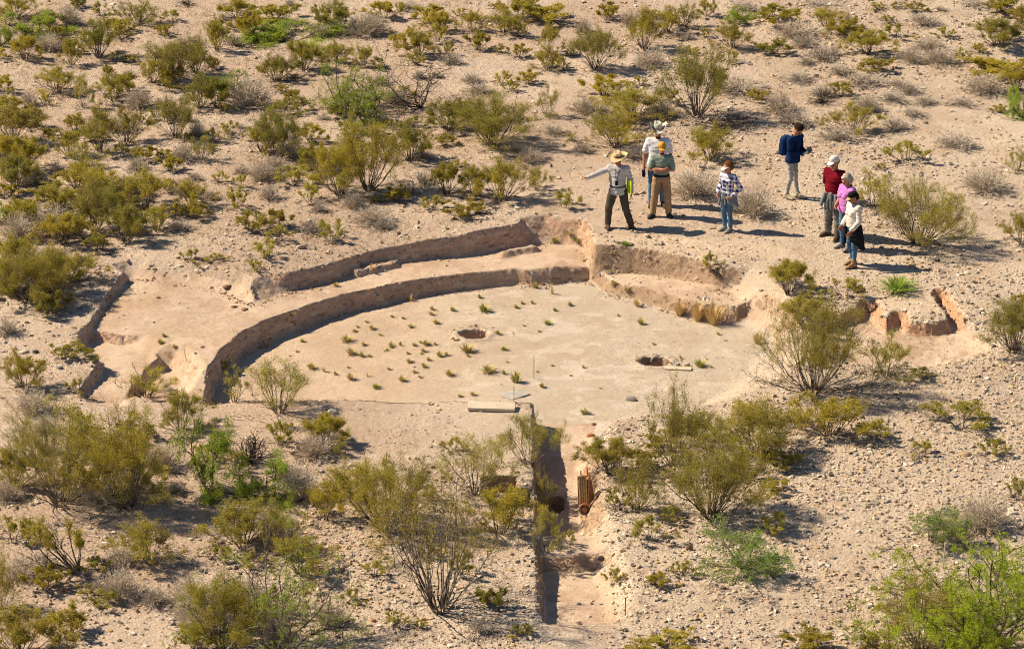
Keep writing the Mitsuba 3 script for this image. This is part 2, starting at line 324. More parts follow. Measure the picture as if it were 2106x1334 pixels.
def creosote(seed, H, W, stems=18, leaf=1.0, bare=.35, lean=(0, 0), r0=.010, size=.022, branch=5, flat=.45, dead=.14):
    """Kinked stems fanning from one root crown, forking towards the tips, the small leaves bunched on the outer shoots."""
    rng = np.random.default_rng(seed)
    az = np.arange(stems) * 2.4 + rng.uniform(-.7, .7, stems)
    lobes = 1 + .22 * np.sin(az * 2 + rng.uniform(0, 6)) + .16 * np.sin(az * 3 + rng.uniform(0, 6))
    rad = W / 2 * ((np.arange(stems) + .5) / stems) ** .55 * lobes * rng.uniform(.62, 1.04, stems)
    tip = np.stack([rad * np.cos(az) + lean[0], rad * np.sin(az) + lean[1], H * np.clip(1 - flat * (rad / (W / 2)) ** 2, .3, 1) * rng.uniform(.58, .95, stems)], 1)
    n = 8
    s = np.linspace(0, 1, n)
    xy = (s * (1.25 - .25 * s))[None, :, None] * tip[:, None, :2]
    P = np.concatenate([xy, (s ** 1.05)[None, :, None] * tip[:, None, 2:]], 2)
    P[:, :, :2] += .035 * W * np.stack([np.cos(az), np.sin(az)], 1)[:, None] * (1 - s)[None, :, None]
    L = np.linalg.norm(tip, axis=1)
    P[:, 1:] += np.cumsum(rng.normal(size=(stems, n - 1, 3)), 1) * .020 * L[:, None, None]
    P[:, 0, 2] = -.04
    R = r0 * (.7 + .6 * rng.random(stems))[:, None] * (1 - .66 * s)[None]
    lush = np.where(rng.random(stems) < dead, 0.0, rng.uniform(.55, 1.4, stems)) * leaf
    k = branch
    sb = np.clip(rng.beta(2.2, 1.3, (stems, k)) * (1 - bare) + bare, 0, .98)
    O, Tn = along(P, sb)
    O, Tn = O.reshape(-1, 3), Tn.reshape(-1, 3)
    Lb = np.repeat(L, k) * rng.uniform(.16, .42, stems * k) * (1.2 - .55 * sb.ravel())
    B = shoots(rng, O, Tn + .8 * perp(rng, Tn) + [0, 0, .12], Lb, 4, .30, .3)
    q = 5
    st = np.clip(rng.beta(1.7, 1.1, (len(B), q)), 0, .98)
    O2, T2 = along(B, st)
    O2, T2 = O2.reshape(-1, 3), T2.reshape(-1, 3)
    Lt = np.repeat(Lb, q) * rng.uniform(.22, .62, len(O2))
    G = shoots(rng, O2, T2 + .8 * perp(rng, T2) + [0, 0, .25], Lt, 3, .3, .3)
    wood = join(tubes(P, R, 4), tubes(B, np.full(B.shape[:2], .40 * r0) * np.linspace(1, .5, 4), 3), tubes(G[:, ::2], np.full((len(G), 2), .22 * r0), 3))
    lb = np.repeat(lush, k) * rng.uniform(.5, 1.4, len(B))
    out = []
    for Q, per, lo, f in ((G, 16, .25, np.repeat(lb, q)), (B, 15, .55, lb), (P, 12, .85, lush)):
        num = rng.poisson(per * f)
        which = np.repeat(np.arange(len(Q)), num)
        if len(which):
            c_, d_ = along(Q[which], rng.uniform(lo, 1.0, (len(which), 1)))
            out.append((c_[:, 0], d_[:, 0]))
    C, D = np.concatenate([o[0] for o in out]), np.concatenate([o[1] for o in out])
    C = C + rng.normal(size=C.shape) * .026 * min(1.5, H)
    fo = leaves(C, D + .8 * rng.normal(size=C.shape) + [0, 0, .35], size * rng.uniform(.7, 1.35, len(C)), size * .55 * rng.uniform(.8, 1.2, len(C)), rng)
    return wood, fo


def mesquite(seed, H, W, limbs=6, leaf=1.0, gaps=.3, r0=.022, low=0.0, size=.036):
    """Crooked dark limbs that fork at wide angles, with sprays of narrow leaflets in patches."""
    rng = np.random.default_rng(seed)
    az = np.arange(limbs) * 2.4 + rng.uniform(-.6, .6, limbs)
    el = rng.uniform(.25, 1.2, limbs)
    D = np.stack([np.cos(az) * np.cos(el) * W / 2 / H, np.sin(az) * np.cos(el) * W / 2 / H, np.sin(el)], 1)
    D[:, :2] *= 1.35
    L = H * rng.uniform(.75, 1.08, limbs) * np.linalg.norm(D, axis=1)
    P = shoots(rng, np.zeros((limbs, 3)) + [0, 0, -.04], D, L, 8, .30, .1)
    R = r0 * np.linspace(1, .35, 8)[None] * rng.uniform(.7, 1.2, limbs)[:, None]
    O, Tn = along(P, rng.uniform(.25, .97, (limbs, 9)))
    O, Tn = O.reshape(-1, 3), Tn.reshape(-1, 3)
    Lb = np.repeat(L, 9) * rng.uniform(.22, .5, len(O))
    B = shoots(rng, O, Tn * .6 + perp(rng, Tn) + [0, 0, .1], Lb, 5, .38, .1)
    O2, T2 = along(B, rng.uniform(.25, .98, (len(B), 5)))
    O2, T2 = O2.reshape(-1, 3), T2.reshape(-1, 3)
    Lt = np.repeat(Lb, 5) * rng.uniform(.22, .5, len(O2))
    G = shoots(rng, O2, T2 * .6 + perp(rng, T2), Lt, 4, .35, .1)
    for Q in (P, B, G):
        Q[..., 2] = np.maximum(Q[..., 2], .02)
    wood = join(tubes(P, R, 5), tubes(B, r0 * .40 * np.linspace(1, .5, 5)[None] * np.ones((len(B), 1)), 3), tubes(G, np.full(G.shape[:2], .14 * r0), 3))
    bare = np.repeat(rng.random(len(B)) < gaps, 5)
    per = max(1, int(9 * leaf))
    C, D = along(G[~bare], rng.uniform(.15, 1, ((~bare).sum(), per)))
    C, D = C.reshape(-1, 3), D.reshape(-1, 3)
    spray = unit(D * .4 + perp(rng, D) + [0, 0, -.1])
    k = 5
    off = np.linspace(.01, .085, k)
    CC = (C[:, None] + spray[:, None] * off[None, :, None]).reshape(-1, 3)
    side = np.repeat(perp(rng, spray), k, 0) * np.tile([1, -1, 1, -1, 1], len(C))[:, None]
    fo = leaves(CC + side * .012, side + .5 * np.repeat(spray, k, 0), np.full(len(CC), size) * rng.uniform(.7, 1.2, len(CC)), np.full(len(CC), size * .36), rng, 1.0)
    return wood, fo


def brush(seed, H, W, twigs=170, r0=.0042, crook=.22):
    """A dome of fine dry twigs."""
    rng = np.random.default_rng(seed)
    az, u = rng.uniform(0, 2 * np.pi, twigs), rng.random(twigs)
    el = np.arcsin(.12 + .88 * u)
    D = np.stack([np.cos(az) * np.cos(el) * W / 2, np.sin(az) * np.cos(el) * W / 2, np.sin(el) * H], 1)
    P = shoots(rng, rng.normal(size=(twigs, 3)) * [.03 * W, .03 * W, 0], D, np.linalg.norm(D, axis=1) * rng.uniform(.6, .98, twigs), 5, crook, .1)
    O, Tn = along(P, rng.uniform(.3, .95, (twigs, 6)))
    O, Tn = O.reshape(-1, 3), Tn.reshape(-1, 3)
    Q = shoots(rng, O, Tn + .7 * perp(rng, Tn), np.repeat(np.linalg.norm(D, axis=1), 6) * rng.uniform(.12, .32, len(O)), 3, .3, .1)
    for a in (P, Q):
        a[..., 2] = np.maximum(a[..., 2], .01)
    return join(tubes(P, r0 * np.linspace(1.5, .7, 5)[None] * np.ones((twigs, 1)), 3), tubes(Q, np.full(Q.shape[:2], r0 * .62), 3))


def blades(seed, H, W, n=60, wd=.006, droop=.5):
    """A grass tuft: narrow bent blades from one foot."""
    rng = np.random.default_rng(seed)
    az, r = rng.uniform(0, 2 * np.pi, n), rng.random(n) ** .6
    d = np.stack([np.cos(az), np.sin(az)], 1)
    foot = np.concatenate([d * (r * .16 * W)[:, None] * rng.random((n, 1)), np.full((n, 1), -.01)], 1)
    h = H * rng.uniform(.55, 1, n) * (1 - .35 * r)
    mid = foot + np.concatenate([d * (r * W * .26)[:, None], (h * .62)[:, None]], 1)
    tip = foot + np.concatenate([d * (r * W * .5)[:, None], (h * (1 - droop * .3 * r))[:, None]], 1)
    s = np.stack([-d[:, 1], d[:, 0], 0 * r], 1) * wd * rng.uniform(.6, 1.2, (n, 1))
    v = np.stack([foot - s, foot + s, mid - s * .8, mid + s * .8, tip], 1).reshape(-1, 3)
    k = np.arange(n)[:, None] * 5
    return v, np.concatenate([k + [0, 1, 3], k + [0, 3, 2], k + [2, 3, 4]])


def rock(seed, detail=2, sharp=.35):
    """A worn angular stone about one unit across, sitting on z = 0."""
    rng = np.random.default_rng(seed)
    pts = unit(rng.normal(size=(22, 3))) * rng.uniform(.72, 1, (22, 1)) * [.5, .42, .33]
    h = trimesh.convex.convex_hull(pts)
    if detail > 1:
        v, f = trimesh.remesh.subdivide(h.vertices, h.faces)
        h = trimesh.Trimesh(v, f)
        trimesh.smoothing.filter_laplacian(h, lamb=.35, iterations=1)
        h.vertices += (meshkit.fbm(h.vertices * 7 + seed, 3, seed)[:, None] - .5) * .10 * unit(h.vertices)
    h.vertices[:, 2] -= h.vertices[:, 2].min() + .07
    return h


used_names = {}


def numbered(name):
    k = used_names.get(name, 0)
    used_names[name] = k + 1
    return name if k == 0 else f'{name}_{k:03d}'


def put(key, mesh, bsdf_key, smooth=40, **more):
    scene[key] = mikit.ply(mesh, bsdf_key, smooth=smooth, **more)


def tag(key, label, category, group=None):
    labels[key] = {'label': label, 'category': category}
    if group:
        labels[key]['group'] = group


def source(name, mesh, bsdf_key, smooth=False):
    scene[name] = {'type': 'shapegroup', 'shape': mikit.ply(mesh, bsdf_key, smooth=smooth)}
    return name


def copy_of(key, group, to_world):
    scene[key] = {'type': 'instance', 'to_world': to_world, 'shapegroup': {'type': 'ref', 'id': group}}


def place(x, y, z, rot, sx, sy=None, sz=None, lean=None):
    return T().translate([float(x), float(y), float(z)]).rotate([0, 0, 1], float(rot)).scale([float(sx), float(sx if sy is None else sy), float(sx if sz is None else sz)])

# plants: kind, x, y, width, height (metres), label
PLANTS = [
["c",-14.035,23.726,1.235,0.674,"medium olive creosote bush@1,1"],
["d",-12.441,23.348,0.656,0.642,"medium dry grey rounded brush@7,2"],
["y",-11.68,24.37,0.497,0.385,"small sparse yellowish creosote bush@10,1"],
["k",-10.518,23.527,1.041,0.644,"medium dark olive creosote bush@14,1"],
["m",-13.455,22.436,1.558,0.476,"small bright green mesquite bush@3,3"],
["c",-13.236,19.928,0.74,0.662,"medium olive creosote bush@2,7"],
["d",-12.746,20.872,0.694,0.537,"medium dry grey rounded brush@5,6"],
["c",-11.917,19.501,0.553,0.823,"medium olive creosote bush@7,8"],
["k",-11.275,20.243,0.822,0.956,"tall dark olive creosote bush@10,6"],
["c",-10.995,22.604,0.706,0.461,"small olive creosote bush@12,4"],
["y",-10.643,22.487,0.353,0.343,"small sparse yellowish creosote bush@13,4"],
["y",-10.764,19.805,0.343,0.362,"small sparse yellowish creosote bush@11,8"],
["c",-9.561,17.892,0.596,0.723,"medium olive creosote bush@15,10"],
["k",-9.138,18.217,1.456,1.033,"tall dark olive creosote bush@17,9"],
["c",-8.988,17.564,0.672,0.602,"medium olive creosote bush@17,12"],
["c",-8.503,18.843,0.811,0.998,"tall olive creosote bush@19,8"],
["k",-8.105,15.673,0.912,0.871,"medium dark olive creosote bush@20,14"],
["k",-7.673,15.651,0.684,0.719,"medium dark olive creosote bush@21,14"],
["d",-6.868,15.903,1.27,0.874,"medium dry grey rounded brush@24,13"],
["m",-7.577,17.339,1.082,0.487,"small bright green mesquite bush@22,12"],
["c",-8.079,20.763,0.667,0.955,"tall olive creosote bush@21,5"],
["c",-7.761,24.204,0.993,0.513,"medium olive creosote bush@23,1"],
["c",-7.297,22.127,0.703,0.683,"medium olive creosote bush@24,4"],
["d",-7.684,21.354,0.483,0.403,"small dry grey rounded brush@23,6"],
["b",-9.307,25.336,0.474,0.249,"tiny leafless dark branched bush@18,0"],
["c",-12.053,17.278,1.056,0.597,"medium olive creosote bush@6,12"],
["y",-11.175,15.807,0.406,0.761,"medium sparse yellowish creosote bush@8,14"],
["c",-10.467,16.535,0.971,0.738,"medium olive creosote bush@11,13"],
["c",-10.178,17.207,0.463,0.496,"small olive creosote bush@12,12"],
["y",-12.197,15.972,0.28,0.383,"small sparse yellowish creosote bush@4,15"],
["c",-11.093,11.842,0.681,0.741,"medium olive creosote bush@7,22"],
["c",-10.357,12.223,0.879,1.099,"tall olive creosote bush@10,20"],
["c",-9.795,12.924,0.861,0.853,"medium olive creosote bush@12,19"],
["k",-8.557,13.259,0.889,1.058,"tall dark olive creosote bush@17,18"],
["d",-8.013,13.393,0.371,0.515,"medium dry grey rounded brush@19,19"],
["k",-8.216,13.025,0.32,0.211,"tiny dark olive creosote bush@18,21"],
["y",-7.724,11.43,0.678,0.611,"medium sparse yellowish creosote bush@20,22"],
["c",-12.646,12.908,1.132,0.941,"tall olive creosote bush@1,19"],
["c",-12.296,14.103,0.523,0.575,"medium olive creosote bush@3,18"],
["c",-12.155,10.592,1.008,0.935,"tall olive creosote bush@2,23"],
["c",-13.484,17.115,0.54,0.484,"small olive creosote bush@0,13"],
["m",-14.029,21.194,0.455,0.656,"medium bright green mesquite bush@0,5"],
["m",-6.1,21.775,2.397,0.406,"small bright green mesquite bush@28,4"],
["k",-4.915,22.913,0.871,0.721,"medium dark olive creosote bush@33,2"],
["c",-6.691,23.638,1.261,0.499,"small olive creosote bush@27,2"],
["d",-4.181,22.581,1.113,0.627,"medium dry grey rounded brush@35,3"],
["d",-3.866,22.531,0.841,0.694,"medium dry grey rounded brush@36,3"],
["c",-3.618,23.981,0.825,0.507,"medium olive creosote bush@38,1"],
["y",-3.196,24.596,0.304,0.328,"small sparse yellowish creosote bush@39,1"],
["d",-2.889,25.025,0.695,0.187,"tiny dry grey rounded brush@40,0"],
["c",-2.369,23.492,0.767,0.541,"medium olive creosote bush@42,2"],
["c",-2.035,22.546,0.624,0.585,"medium olive creosote bush@43,3"],
["c",-0.948,20.943,0.641,0.545,"medium olive creosote bush@47,6"],
["c",-1.125,22.507,0.542,0.568,"medium olive creosote bush@46,3"],
["c",-0.374,24.711,0.415,0.198,"tiny olive creosote bush@49,1"],
["c",-0.244,22.486,0.813,0.585,"medium olive creosote bush@49,3"],
["y",-0.359,20.608,0.293,0.289,"small sparse yellowish creosote bush@49,7"],
["c",-3.123,21.294,0.483,0.403,"small olive creosote bush@39,6"],
["c",-2.56,20.247,0.796,0.656,"medium olive creosote bush@41,7"],
["y",-2.609,19.574,0.606,0.378,"small sparse yellowish creosote bush@41,9"],
["y",-1.711,20.228,0.345,0.446,"small sparse yellowish creosote bush@44,7"],
["c",-5.605,18.956,0.864,0.773,"medium olive creosote bush just beyond the spreading bright mesquite"],
["c",-4.699,19.756,0.739,0.579,"medium olive creosote bush@33,8"],
["c",-4.006,19.254,0.552,0.603,"medium olive creosote bush@36,8"],
["k",-6.297,18.098,0.753,0.647,"medium dark olive creosote bush@27,10"],
["b",-5.852,18.252,0.546,0.164,"tiny leafless dark branched bush just beyond the spreading bright mesquite"],
["M",-3.92,15.208,2.395,0.913,"spreading bright green mesquite with dark tangled branches, largest on the slope behind the pit"],
["B",-2.384,15.794,2.029,1.093,"dark leafless branch tangle against the spreading bright mesquite on the back slope"],
["k",-1.591,13.881,1.143,0.638,"medium dark olive creosote bush beside the dark creosote near the bright mesquite"],
["k",-0.465,12.502,1.837,1.244,"tall dark olive creosote bush just before the dark creosote near the bright mesquite"],
["k",-2.52,11.468,0.921,0.856,"medium dark olive creosote bush@40,22"],
["k",-5.826,11.829,1.119,1.264,"tall dark olive creosote bush@27,20"],
["c",-6.264,12.201,0.659,0.671,"medium olive creosote bush@26,21"],
["y",-5.583,15.403,0.455,0.54,"medium sparse yellowish creosote bush just before the spreading bright mesquite"],
["y",-5.333,9.659,0.903,0.541,"medium sparse yellowish creosote bush@29,26"],
["c",-4.899,10.66,0.745,0.647,"medium olive creosote bush@31,24"],
["c",-4.161,8.961,1.226,1.208,"tall olive creosote bush@33,26"],
["c",-3.491,9.327,1.42,1.657,"tall olive creosote bush@36,24"],
["d",-3.289,7.085,0.9,0.427,"small dry grey rounded brush@36,32"],
["c",-2.793,8.57,0.657,0.348,"small olive creosote bush@39,30"],
["y",-1.912,7.969,0.583,0.356,"small sparse yellowish creosote bush@42,31"],
["c",-1.25,7.317,0.694,0.337,"small olive creosote bush@45,32"],
["c",-1.592,9.005,0.731,0.785,"medium olive creosote bush@44,27"],
["c",-0.858,8.761,0.847,0.766,"medium olive creosote bush@47,28"],
["c",-0.246,8.483,1.079,0.927,"tall olive creosote bush@49,28"],
["y",-4.267,5.847,0.751,0.514,"medium sparse yellowish creosote bush@32,35"],
["y",-5.66,4.405,0.626,0.452,"small sparse yellowish creosote bush@26,38"],
["y",-5.415,5.487,0.521,0.402,"small sparse yellowish creosote bush@27,36"],
["d",-4.604,7.736,0.372,0.313,"small dry grey rounded brush@31,31"],
["y",-6.183,6.261,0.754,0.443,"small sparse yellowish creosote bush@24,34"],
["y",-7.345,4.23,0.514,0.278,"tiny sparse yellowish creosote bush@19,39"],
["y",-6.786,4.217,0.469,0.167,"tiny sparse yellowish creosote bush@21,39"],
["y",-5.862,3.604,0.355,0.3,"small sparse yellowish creosote bush@25,41"],
["y",-7.114,9.805,0.357,0.297,"small sparse yellowish creosote bush@22,27"],
["c",-7.663,7.92,0.769,0.622,"medium olive creosote bush@19,29"],
["k",-9.775,6.283,1.052,1.196,"tall dark olive creosote bush@9,31"],
["k",-8.962,5.507,0.974,0.766,"medium dark olive creosote bush@12,34"],
["c",-8.358,6.28,0.64,0.654,"medium olive creosote bush@15,33"],
["c",-8.78,7.669,1.115,0.888,"medium olive creosote bush@14,29"],
["c",-9.812,8.394,1.311,0.866,"medium olive creosote bush@10,28"],
["c",-10.54,9.104,0.732,0.662,"medium olive creosote bush@8,27"],
["d",-10.775,6.054,0.935,0.801,"medium dry grey rounded brush@5,33"],
["c",-11.498,6.526,0.711,0.693,"medium olive creosote bush@2,32"],
["m",-12.021,6.825,0.437,0.518,"medium bright green mesquite bush@0,32"],
["c",-10.746,1.764,1.41,1.058,"tall olive creosote bush@3,43"],
["c",-10.27,2.311,1.113,0.994,"tall olive creosote bush just beyond the annexe wall"],
["c",-9.769,2.984,0.792,0.582,"medium olive creosote bush just beyond the annexe wall"],
["c",-11.317,3.456,1.018,0.81,"medium olive creosote bush@1,39"],
["c",-10.407,5.274,0.927,0.723,"medium olive creosote bush@6,35"],
["k",-10.119,1.073,0.667,0.519,"medium dark olive creosote bush beside the annexe wall"],
["d",-10.984,-0.016,0.509,0.399,"small dry grey rounded brush@1,50"],
["c",-10.258,-2.833,0.881,0.813,"medium olive creosote bush@2,57"],
["c",-9.435,-1.274,0.752,0.29,"small olive creosote bush@7,54"],
["y",-9.133,-3.16,0.429,0.33,"small sparse yellowish creosote bush@8,59"],
["y",-7.756,-2.278,1.158,0.626,"medium sparse yellowish creosote bush@14,58"],
["c",-6.779,-5.076,0.916,0.806,"medium olive creosote bush just beyond the fork trunked green mesquite"],
["y",-5.909,-2.39,0.579,0.712,"medium sparse yellowish creosote bush@23,59"],
["y",-6.226,-0.697,0.464,0.292,"small sparse yellowish creosote bush@22,56"],
["y",-4.831,-4.213,1.309,1.016,"yellowish open creosote on the straight near edge of the pit floor, tallest there"],
["c",-3.801,-5.891,0.886,0.632,"medium olive creosote bush@32,66"],
["C",-8.786,-8.777,2.13,1.859,"largest dark branched creosote in the near corner left of the pit"],
["C",-7.472,-8.937,1.606,1.863,"tall creosote filling the gap between the near corner bush and the green mesquite"],
["d",-8.04,-8.677,0.948,0.474,"small dry grey rounded brush just before the largest corner creosote"],
["c",-9.822,-7.917,0.882,0.802,"medium olive creosote bush beside the largest corner creosote"],
["m",-5.942,-8.232,1.097,1.335,"slender mesquite with dark forked trunks and bright green leaf sprays"],
["b",-5.267,-6.745,0.798,0.743,"medium leafless dark branched bush beside the fork trunked green mesquite"],
["m",-4.86,-8.454,1.065,0.789,"medium bright green mesquite bush just before the fork trunked green mesquite"],
["c",-5.133,-10.477,1.202,0.868,"medium olive creosote bush@24,80"],
["L",-8.15,-11.587,1.548,1.081,"leaning creosote with yellow green tips over brushy dead stems"],
["c",-6.827,-11.226,1.025,0.745,"medium olive creosote bush@15,83"],
["y",-5.575,-11.094,0.477,0.329,"small sparse yellowish creosote bush@21,85"],
["P",-4.14,-14.994,2.165,2.307,"bare pale branched mesquite with sparse leaves at the near edge of the photo"],
["S",-1.333,-13.243,2.222,1.96,"vase shaped creosote with long bare dark stems on the gravel beside the trench"],
["C",-2.455,-9.804,2.007,1.374,"broad olive creosote crown just behind the vase shaped long stemmed one"],
["c",-3.617,-9.352,0.676,0.716,"medium olive creosote bush@32,77"],
["y",-0.715,-8.276,1.163,1.128,"tall sparse yellowish creosote bush beside the trench"],
["c",-0.215,-9.874,1.231,0.952,"tall olive creosote bush@49,78"],
["y",0.359,-6.893,1.088,1.076,"slim creosote leaning from the upper lip of the trench"],
["y",0.639,-7.475,0.464,0.898,"medium sparse yellowish creosote bush just before the trench"],
["y",0.657,-10.516,0.481,0.858,"medium sparse yellowish creosote bush@53,82"],
["y",1.087,-10.227,0.26,0.346,"small sparse yellowish creosote bush@56,83"],
["c",1.955,-7.204,0.987,0.71,"medium olive creosote bush@60,70"],
["c",2.426,-8.987,0.906,1.013,"tall olive creosote bush@62,74"],
["y",2.032,-8.928,0.491,0.439,"small sparse yellowish creosote bush@60,77"],
["y",2.63,-10.364,0.704,0.459,"small sparse yellowish creosote bush@63,81"],
["C",3.844,-9.312,1.927,1.601,"big leaning creosote with dense gold green crown on the gravel right of the trench"],
["c",3.232,-6.756,1.071,1.577,"tall olive creosote bush just beyond the big leaning gold green creosote"],
["c",4.965,-6.321,1.469,1.048,"tall olive creosote bush@74,66"],
["n",4.353,-11.431,1.113,0.95,"bright green young mesquite with grey twigs standing on the cobbles"],
["y",3.169,-11.759,0.454,0.289,"small sparse yellowish creosote bush just before the bright young mesquite by the trench"],
["y",1.955,-11.753,0.382,0.301,"small sparse yellowish creosote bush@60,88"],
["C",6.32,-3.121,2.267,1.906,"tall creosote rising from the rubble at the far right rim of the pit floor"],
["c",6.475,-5.254,1.41,0.858,"medium olive creosote bush@81,63"],
["y",5.869,-4.741,0.42,0.324,"small sparse yellowish creosote bush@78,64"],
["y",7.94,-2.236,0.95,0.92,"tall sparse yellowish creosote bush@87,54"],
["y",7.39,-5.552,0.613,0.463,"small sparse yellowish creosote bush@85,66"],
["y",9.203,-4.867,1.318,0.511,"medium sparse yellowish creosote bush@94,63"],
["k",10.828,-0.944,1.175,1.013,"tall dark olive creosote bush@99,50"],
["n",8.035,-10.334,1.223,0.805,"dark green low mesquite on the pale gravel beside a grey dry brush"],
["d",9.075,-9.794,0.952,0.792,"medium dry grey rounded brush beside the low dark green mesquite"],
["N",8.476,-14.898,2.603,1.858,"large lime green mesquite filling the near corner of the photo"],
["c",7.328,-14.694,1.306,1.39,"tall olive creosote bush@90,94"],
["c",5.286,-14.644,0.801,0.416,"small olive creosote bush@79,98"],
["c",6.417,-14.653,0.418,0.302,"small olive creosote bush@85,99"],
["c",2.803,-14.66,0.905,0.265,"tiny olive creosote bush@65,98"],
["c",-8.795,-14.852,1.215,0.871,"medium olive creosote bush@2,97"],
["c",-9.381,-12.982,0.553,1.095,"tall olive creosote bush@0,89"],
["y",0.166,-14.283,0.455,0.201,"tiny sparse yellowish creosote bush@51,97"],
["k",-0.365,-13.15,0.534,0.428,"small dark olive creosote bush just before the vase shaped creosote"],
["y",-2.547,-11.882,0.417,0.354,"small sparse yellowish creosote bush beside the vase shaped creosote"],
["y",-2.1,-13.748,0.371,0.274,"tiny sparse yellowish creosote bush@39,95"],
["y",-1.701,-13.838,0.264,0.193,"tiny sparse yellowish creosote bush@41,96"],
["c",1.028,23.58,1.26,0.47,"small olive creosote bush@54,2"],
["c",0.233,23.686,0.85,0.587,"medium olive creosote bush@51,1"],
["c",0.121,22.014,0.621,0.638,"medium olive creosote bush@50,4"],
["c",0.172,20.158,0.477,0.371,"small olive creosote bush@51,8"],
["c",0.944,19.059,0.682,0.61,"medium olive creosote bush@53,9"],
["c",0.996,20.422,0.531,0.778,"medium olive creosote bush@54,6"],
["y",1.312,19.153,0.472,0.341,"small sparse yellowish creosote bush@55,9"],
["y",1.618,20.262,0.292,0.261,"tiny sparse yellowish creosote bush@56,8"],
["k",2.257,19.137,1.076,1.017,"tall dark olive creosote bush@58,7"],
["c",2.708,23.895,0.632,0.478,"small olive creosote bush@59,2"],
["c",3.64,21.133,0.83,1.075,"tall olive creosote bush@63,4"],
["d",3.78,19.519,0.817,0.566,"medium dry grey rounded brush@64,8"],
["c",4.307,22.692,0.842,0.723,"medium olive creosote bush@65,3"],
["k",4.875,23.221,0.628,0.702,"medium dark olive creosote bush@67,2"],
["y",5.541,24.203,0.551,0.548,"medium sparse yellowish creosote bush@69,1"],
["y",5.368,22.192,0.352,0.314,"small sparse yellowish creosote bush@69,5"],
["c",6.048,21.118,0.83,0.657,"medium olive creosote bush@71,5"],
["d",6.709,24.796,0.859,0.249,"tiny dry grey rounded brush@73,1"],
["m",6.428,23.605,0.85,0.388,"small bright green mesquite bush@72,2"],
["k",4.767,15.013,1.434,1.787,"tall dark trunked creosote on the slope behind the hatted men"],
["d",5.963,17.311,1.339,0.422,"small dry grey rounded brush@72,12"],
["c",2.394,16.736,0.922,0.533,"medium olive creosote bush@59,13"],
["d",1.98,15.246,0.908,0.473,"small dry grey rounded brush@57,16"],
["c",3.164,14.852,1.658,0.702,"medium olive creosote bush@62,16"],
["d",3.883,14.93,0.779,0.542,"medium dry grey rounded brush@65,16"],
["d",1.079,13.639,0.645,0.295,"small dry grey rounded brush beside the dark creosote near the bright mesquite"],
["y",0.943,14.94,0.578,0.782,"medium sparse yellowish creosote bush just beyond the dark creosote near the bright mesquite"],
["c",2.609,12.51,1.372,0.799,"medium olive creosote bush@60,20"],
["d",3.019,11.563,0.752,0.398,"small dry grey rounded brush just beyond the pointing man"],
["d",1.792,12.044,0.439,0.293,"small dry grey rounded brush@57,22"],
["b",5.567,14.066,1.27,0.491,"small leafless dark branched bush@71,18"],
["c",4.95,11.403,1.235,0.859,"medium olive creosote bush@69,22"],
["d",0.11,12.128,0.512,0.257,"tiny dry grey rounded brush just before the dark creosote near the bright mesquite"],
["d",4.445,8.555,1.079,0.729,"medium dry grey rounded brush just beyond the checked shirt woman"],
["d",5.725,7.308,1.064,0.769,"medium dry grey rounded brush beside the checked shirt woman"],
["y",1.259,8.01,0.723,0.458,"small sparse yellowish creosote bush just before the pointing man"],
["y",0.615,9.324,0.544,0.567,"medium sparse yellowish creosote bush@52,27"],
["c",7.474,23.303,1.12,0.517,"medium olive creosote bush@76,2"],
["d",7.962,22.191,1.244,0.464,"small dry grey rounded brush@78,4"],
["d",8.866,25.243,1.002,0.15,"tiny dry grey rounded brush@80,0"],
["c",8.826,22.662,0.978,0.59,"medium olive creosote bush@81,3"],
["c",9.335,21.973,0.836,0.522,"medium olive creosote bush@83,4"],
["c",9.73,20.464,1.01,0.626,"medium olive creosote bush@85,6"],
["c",9.779,18.918,0.943,0.353,"small olive creosote bush@85,10"],
["k",7.144,20.536,0.825,0.433,"small dark olive creosote bush@75,7"],
["d",8.429,20.011,0.741,0.387,"small dry grey rounded brush@80,8"],
["d",8.05,21.082,0.615,0.41,"small dry grey rounded brush@79,6"],
["d",8.805,20.377,0.345,0.309,"small dry grey rounded brush@81,7"],
["d",8.0,19.6,0.422,0.24,"tiny dry grey rounded brush@79,9"],
["d",8.802,18.676,0.679,0.309,"small dry grey rounded brush@82,10"],
["d",7.69,18.14,0.857,0.281,"small dry grey rounded brush@78,11"],
["d",8.216,16.691,0.665,0.383,"small dry grey rounded brush@80,13"],
["d",9.434,17.781,0.984,0.342,"small dry grey rounded brush@85,12"],
["d",10.29,17.541,0.542,0.271,"tiny dry grey rounded brush@88,12"],
["d",10.503,17.004,0.591,0.315,"small dry grey rounded brush@89,13"],
["d",9.97,16.209,0.713,0.294,"small dry grey rounded brush@87,14"],
["d",10.812,15.981,0.584,0.259,"tiny dry grey rounded brush@90,15"],
["d",10.376,15.007,0.579,0.257,"tiny dry grey rounded brush@89,17"],
["d",6.977,15.482,0.784,0.572,"medium dry grey rounded brush@76,15"],
["d",7.215,14.458,0.9,0.417,"small dry grey rounded brush@77,17"],
["c",8.683,13.815,0.944,0.719,"medium olive creosote bush@83,18"],
["d",9.819,13.987,0.772,0.355,"small dry grey rounded brush@87,19"],
["d",8.294,13.075,0.937,0.379,"small dry grey rounded brush@82,20"],
["d",9.205,15.396,0.657,0.51,"medium dry grey rounded brush@85,15"],
["b",8.098,16.048,0.534,0.399,"small leafless dark branched bush@80,15"],
["c",8.681,16.741,0.538,0.402,"small olive creosote bush@82,13"],
["y",10.649,22.02,0.837,0.383,"small sparse yellowish creosote bush@87,4"],
["y",10.565,23.463,0.438,0.22,"tiny sparse yellowish creosote bush@87,3"],
["y",10.991,24.927,0.416,0.169,"tiny sparse yellowish creosote bush@88,1"],
["d",11.573,23.29,0.847,0.387,"small dry grey rounded brush@90,2"],
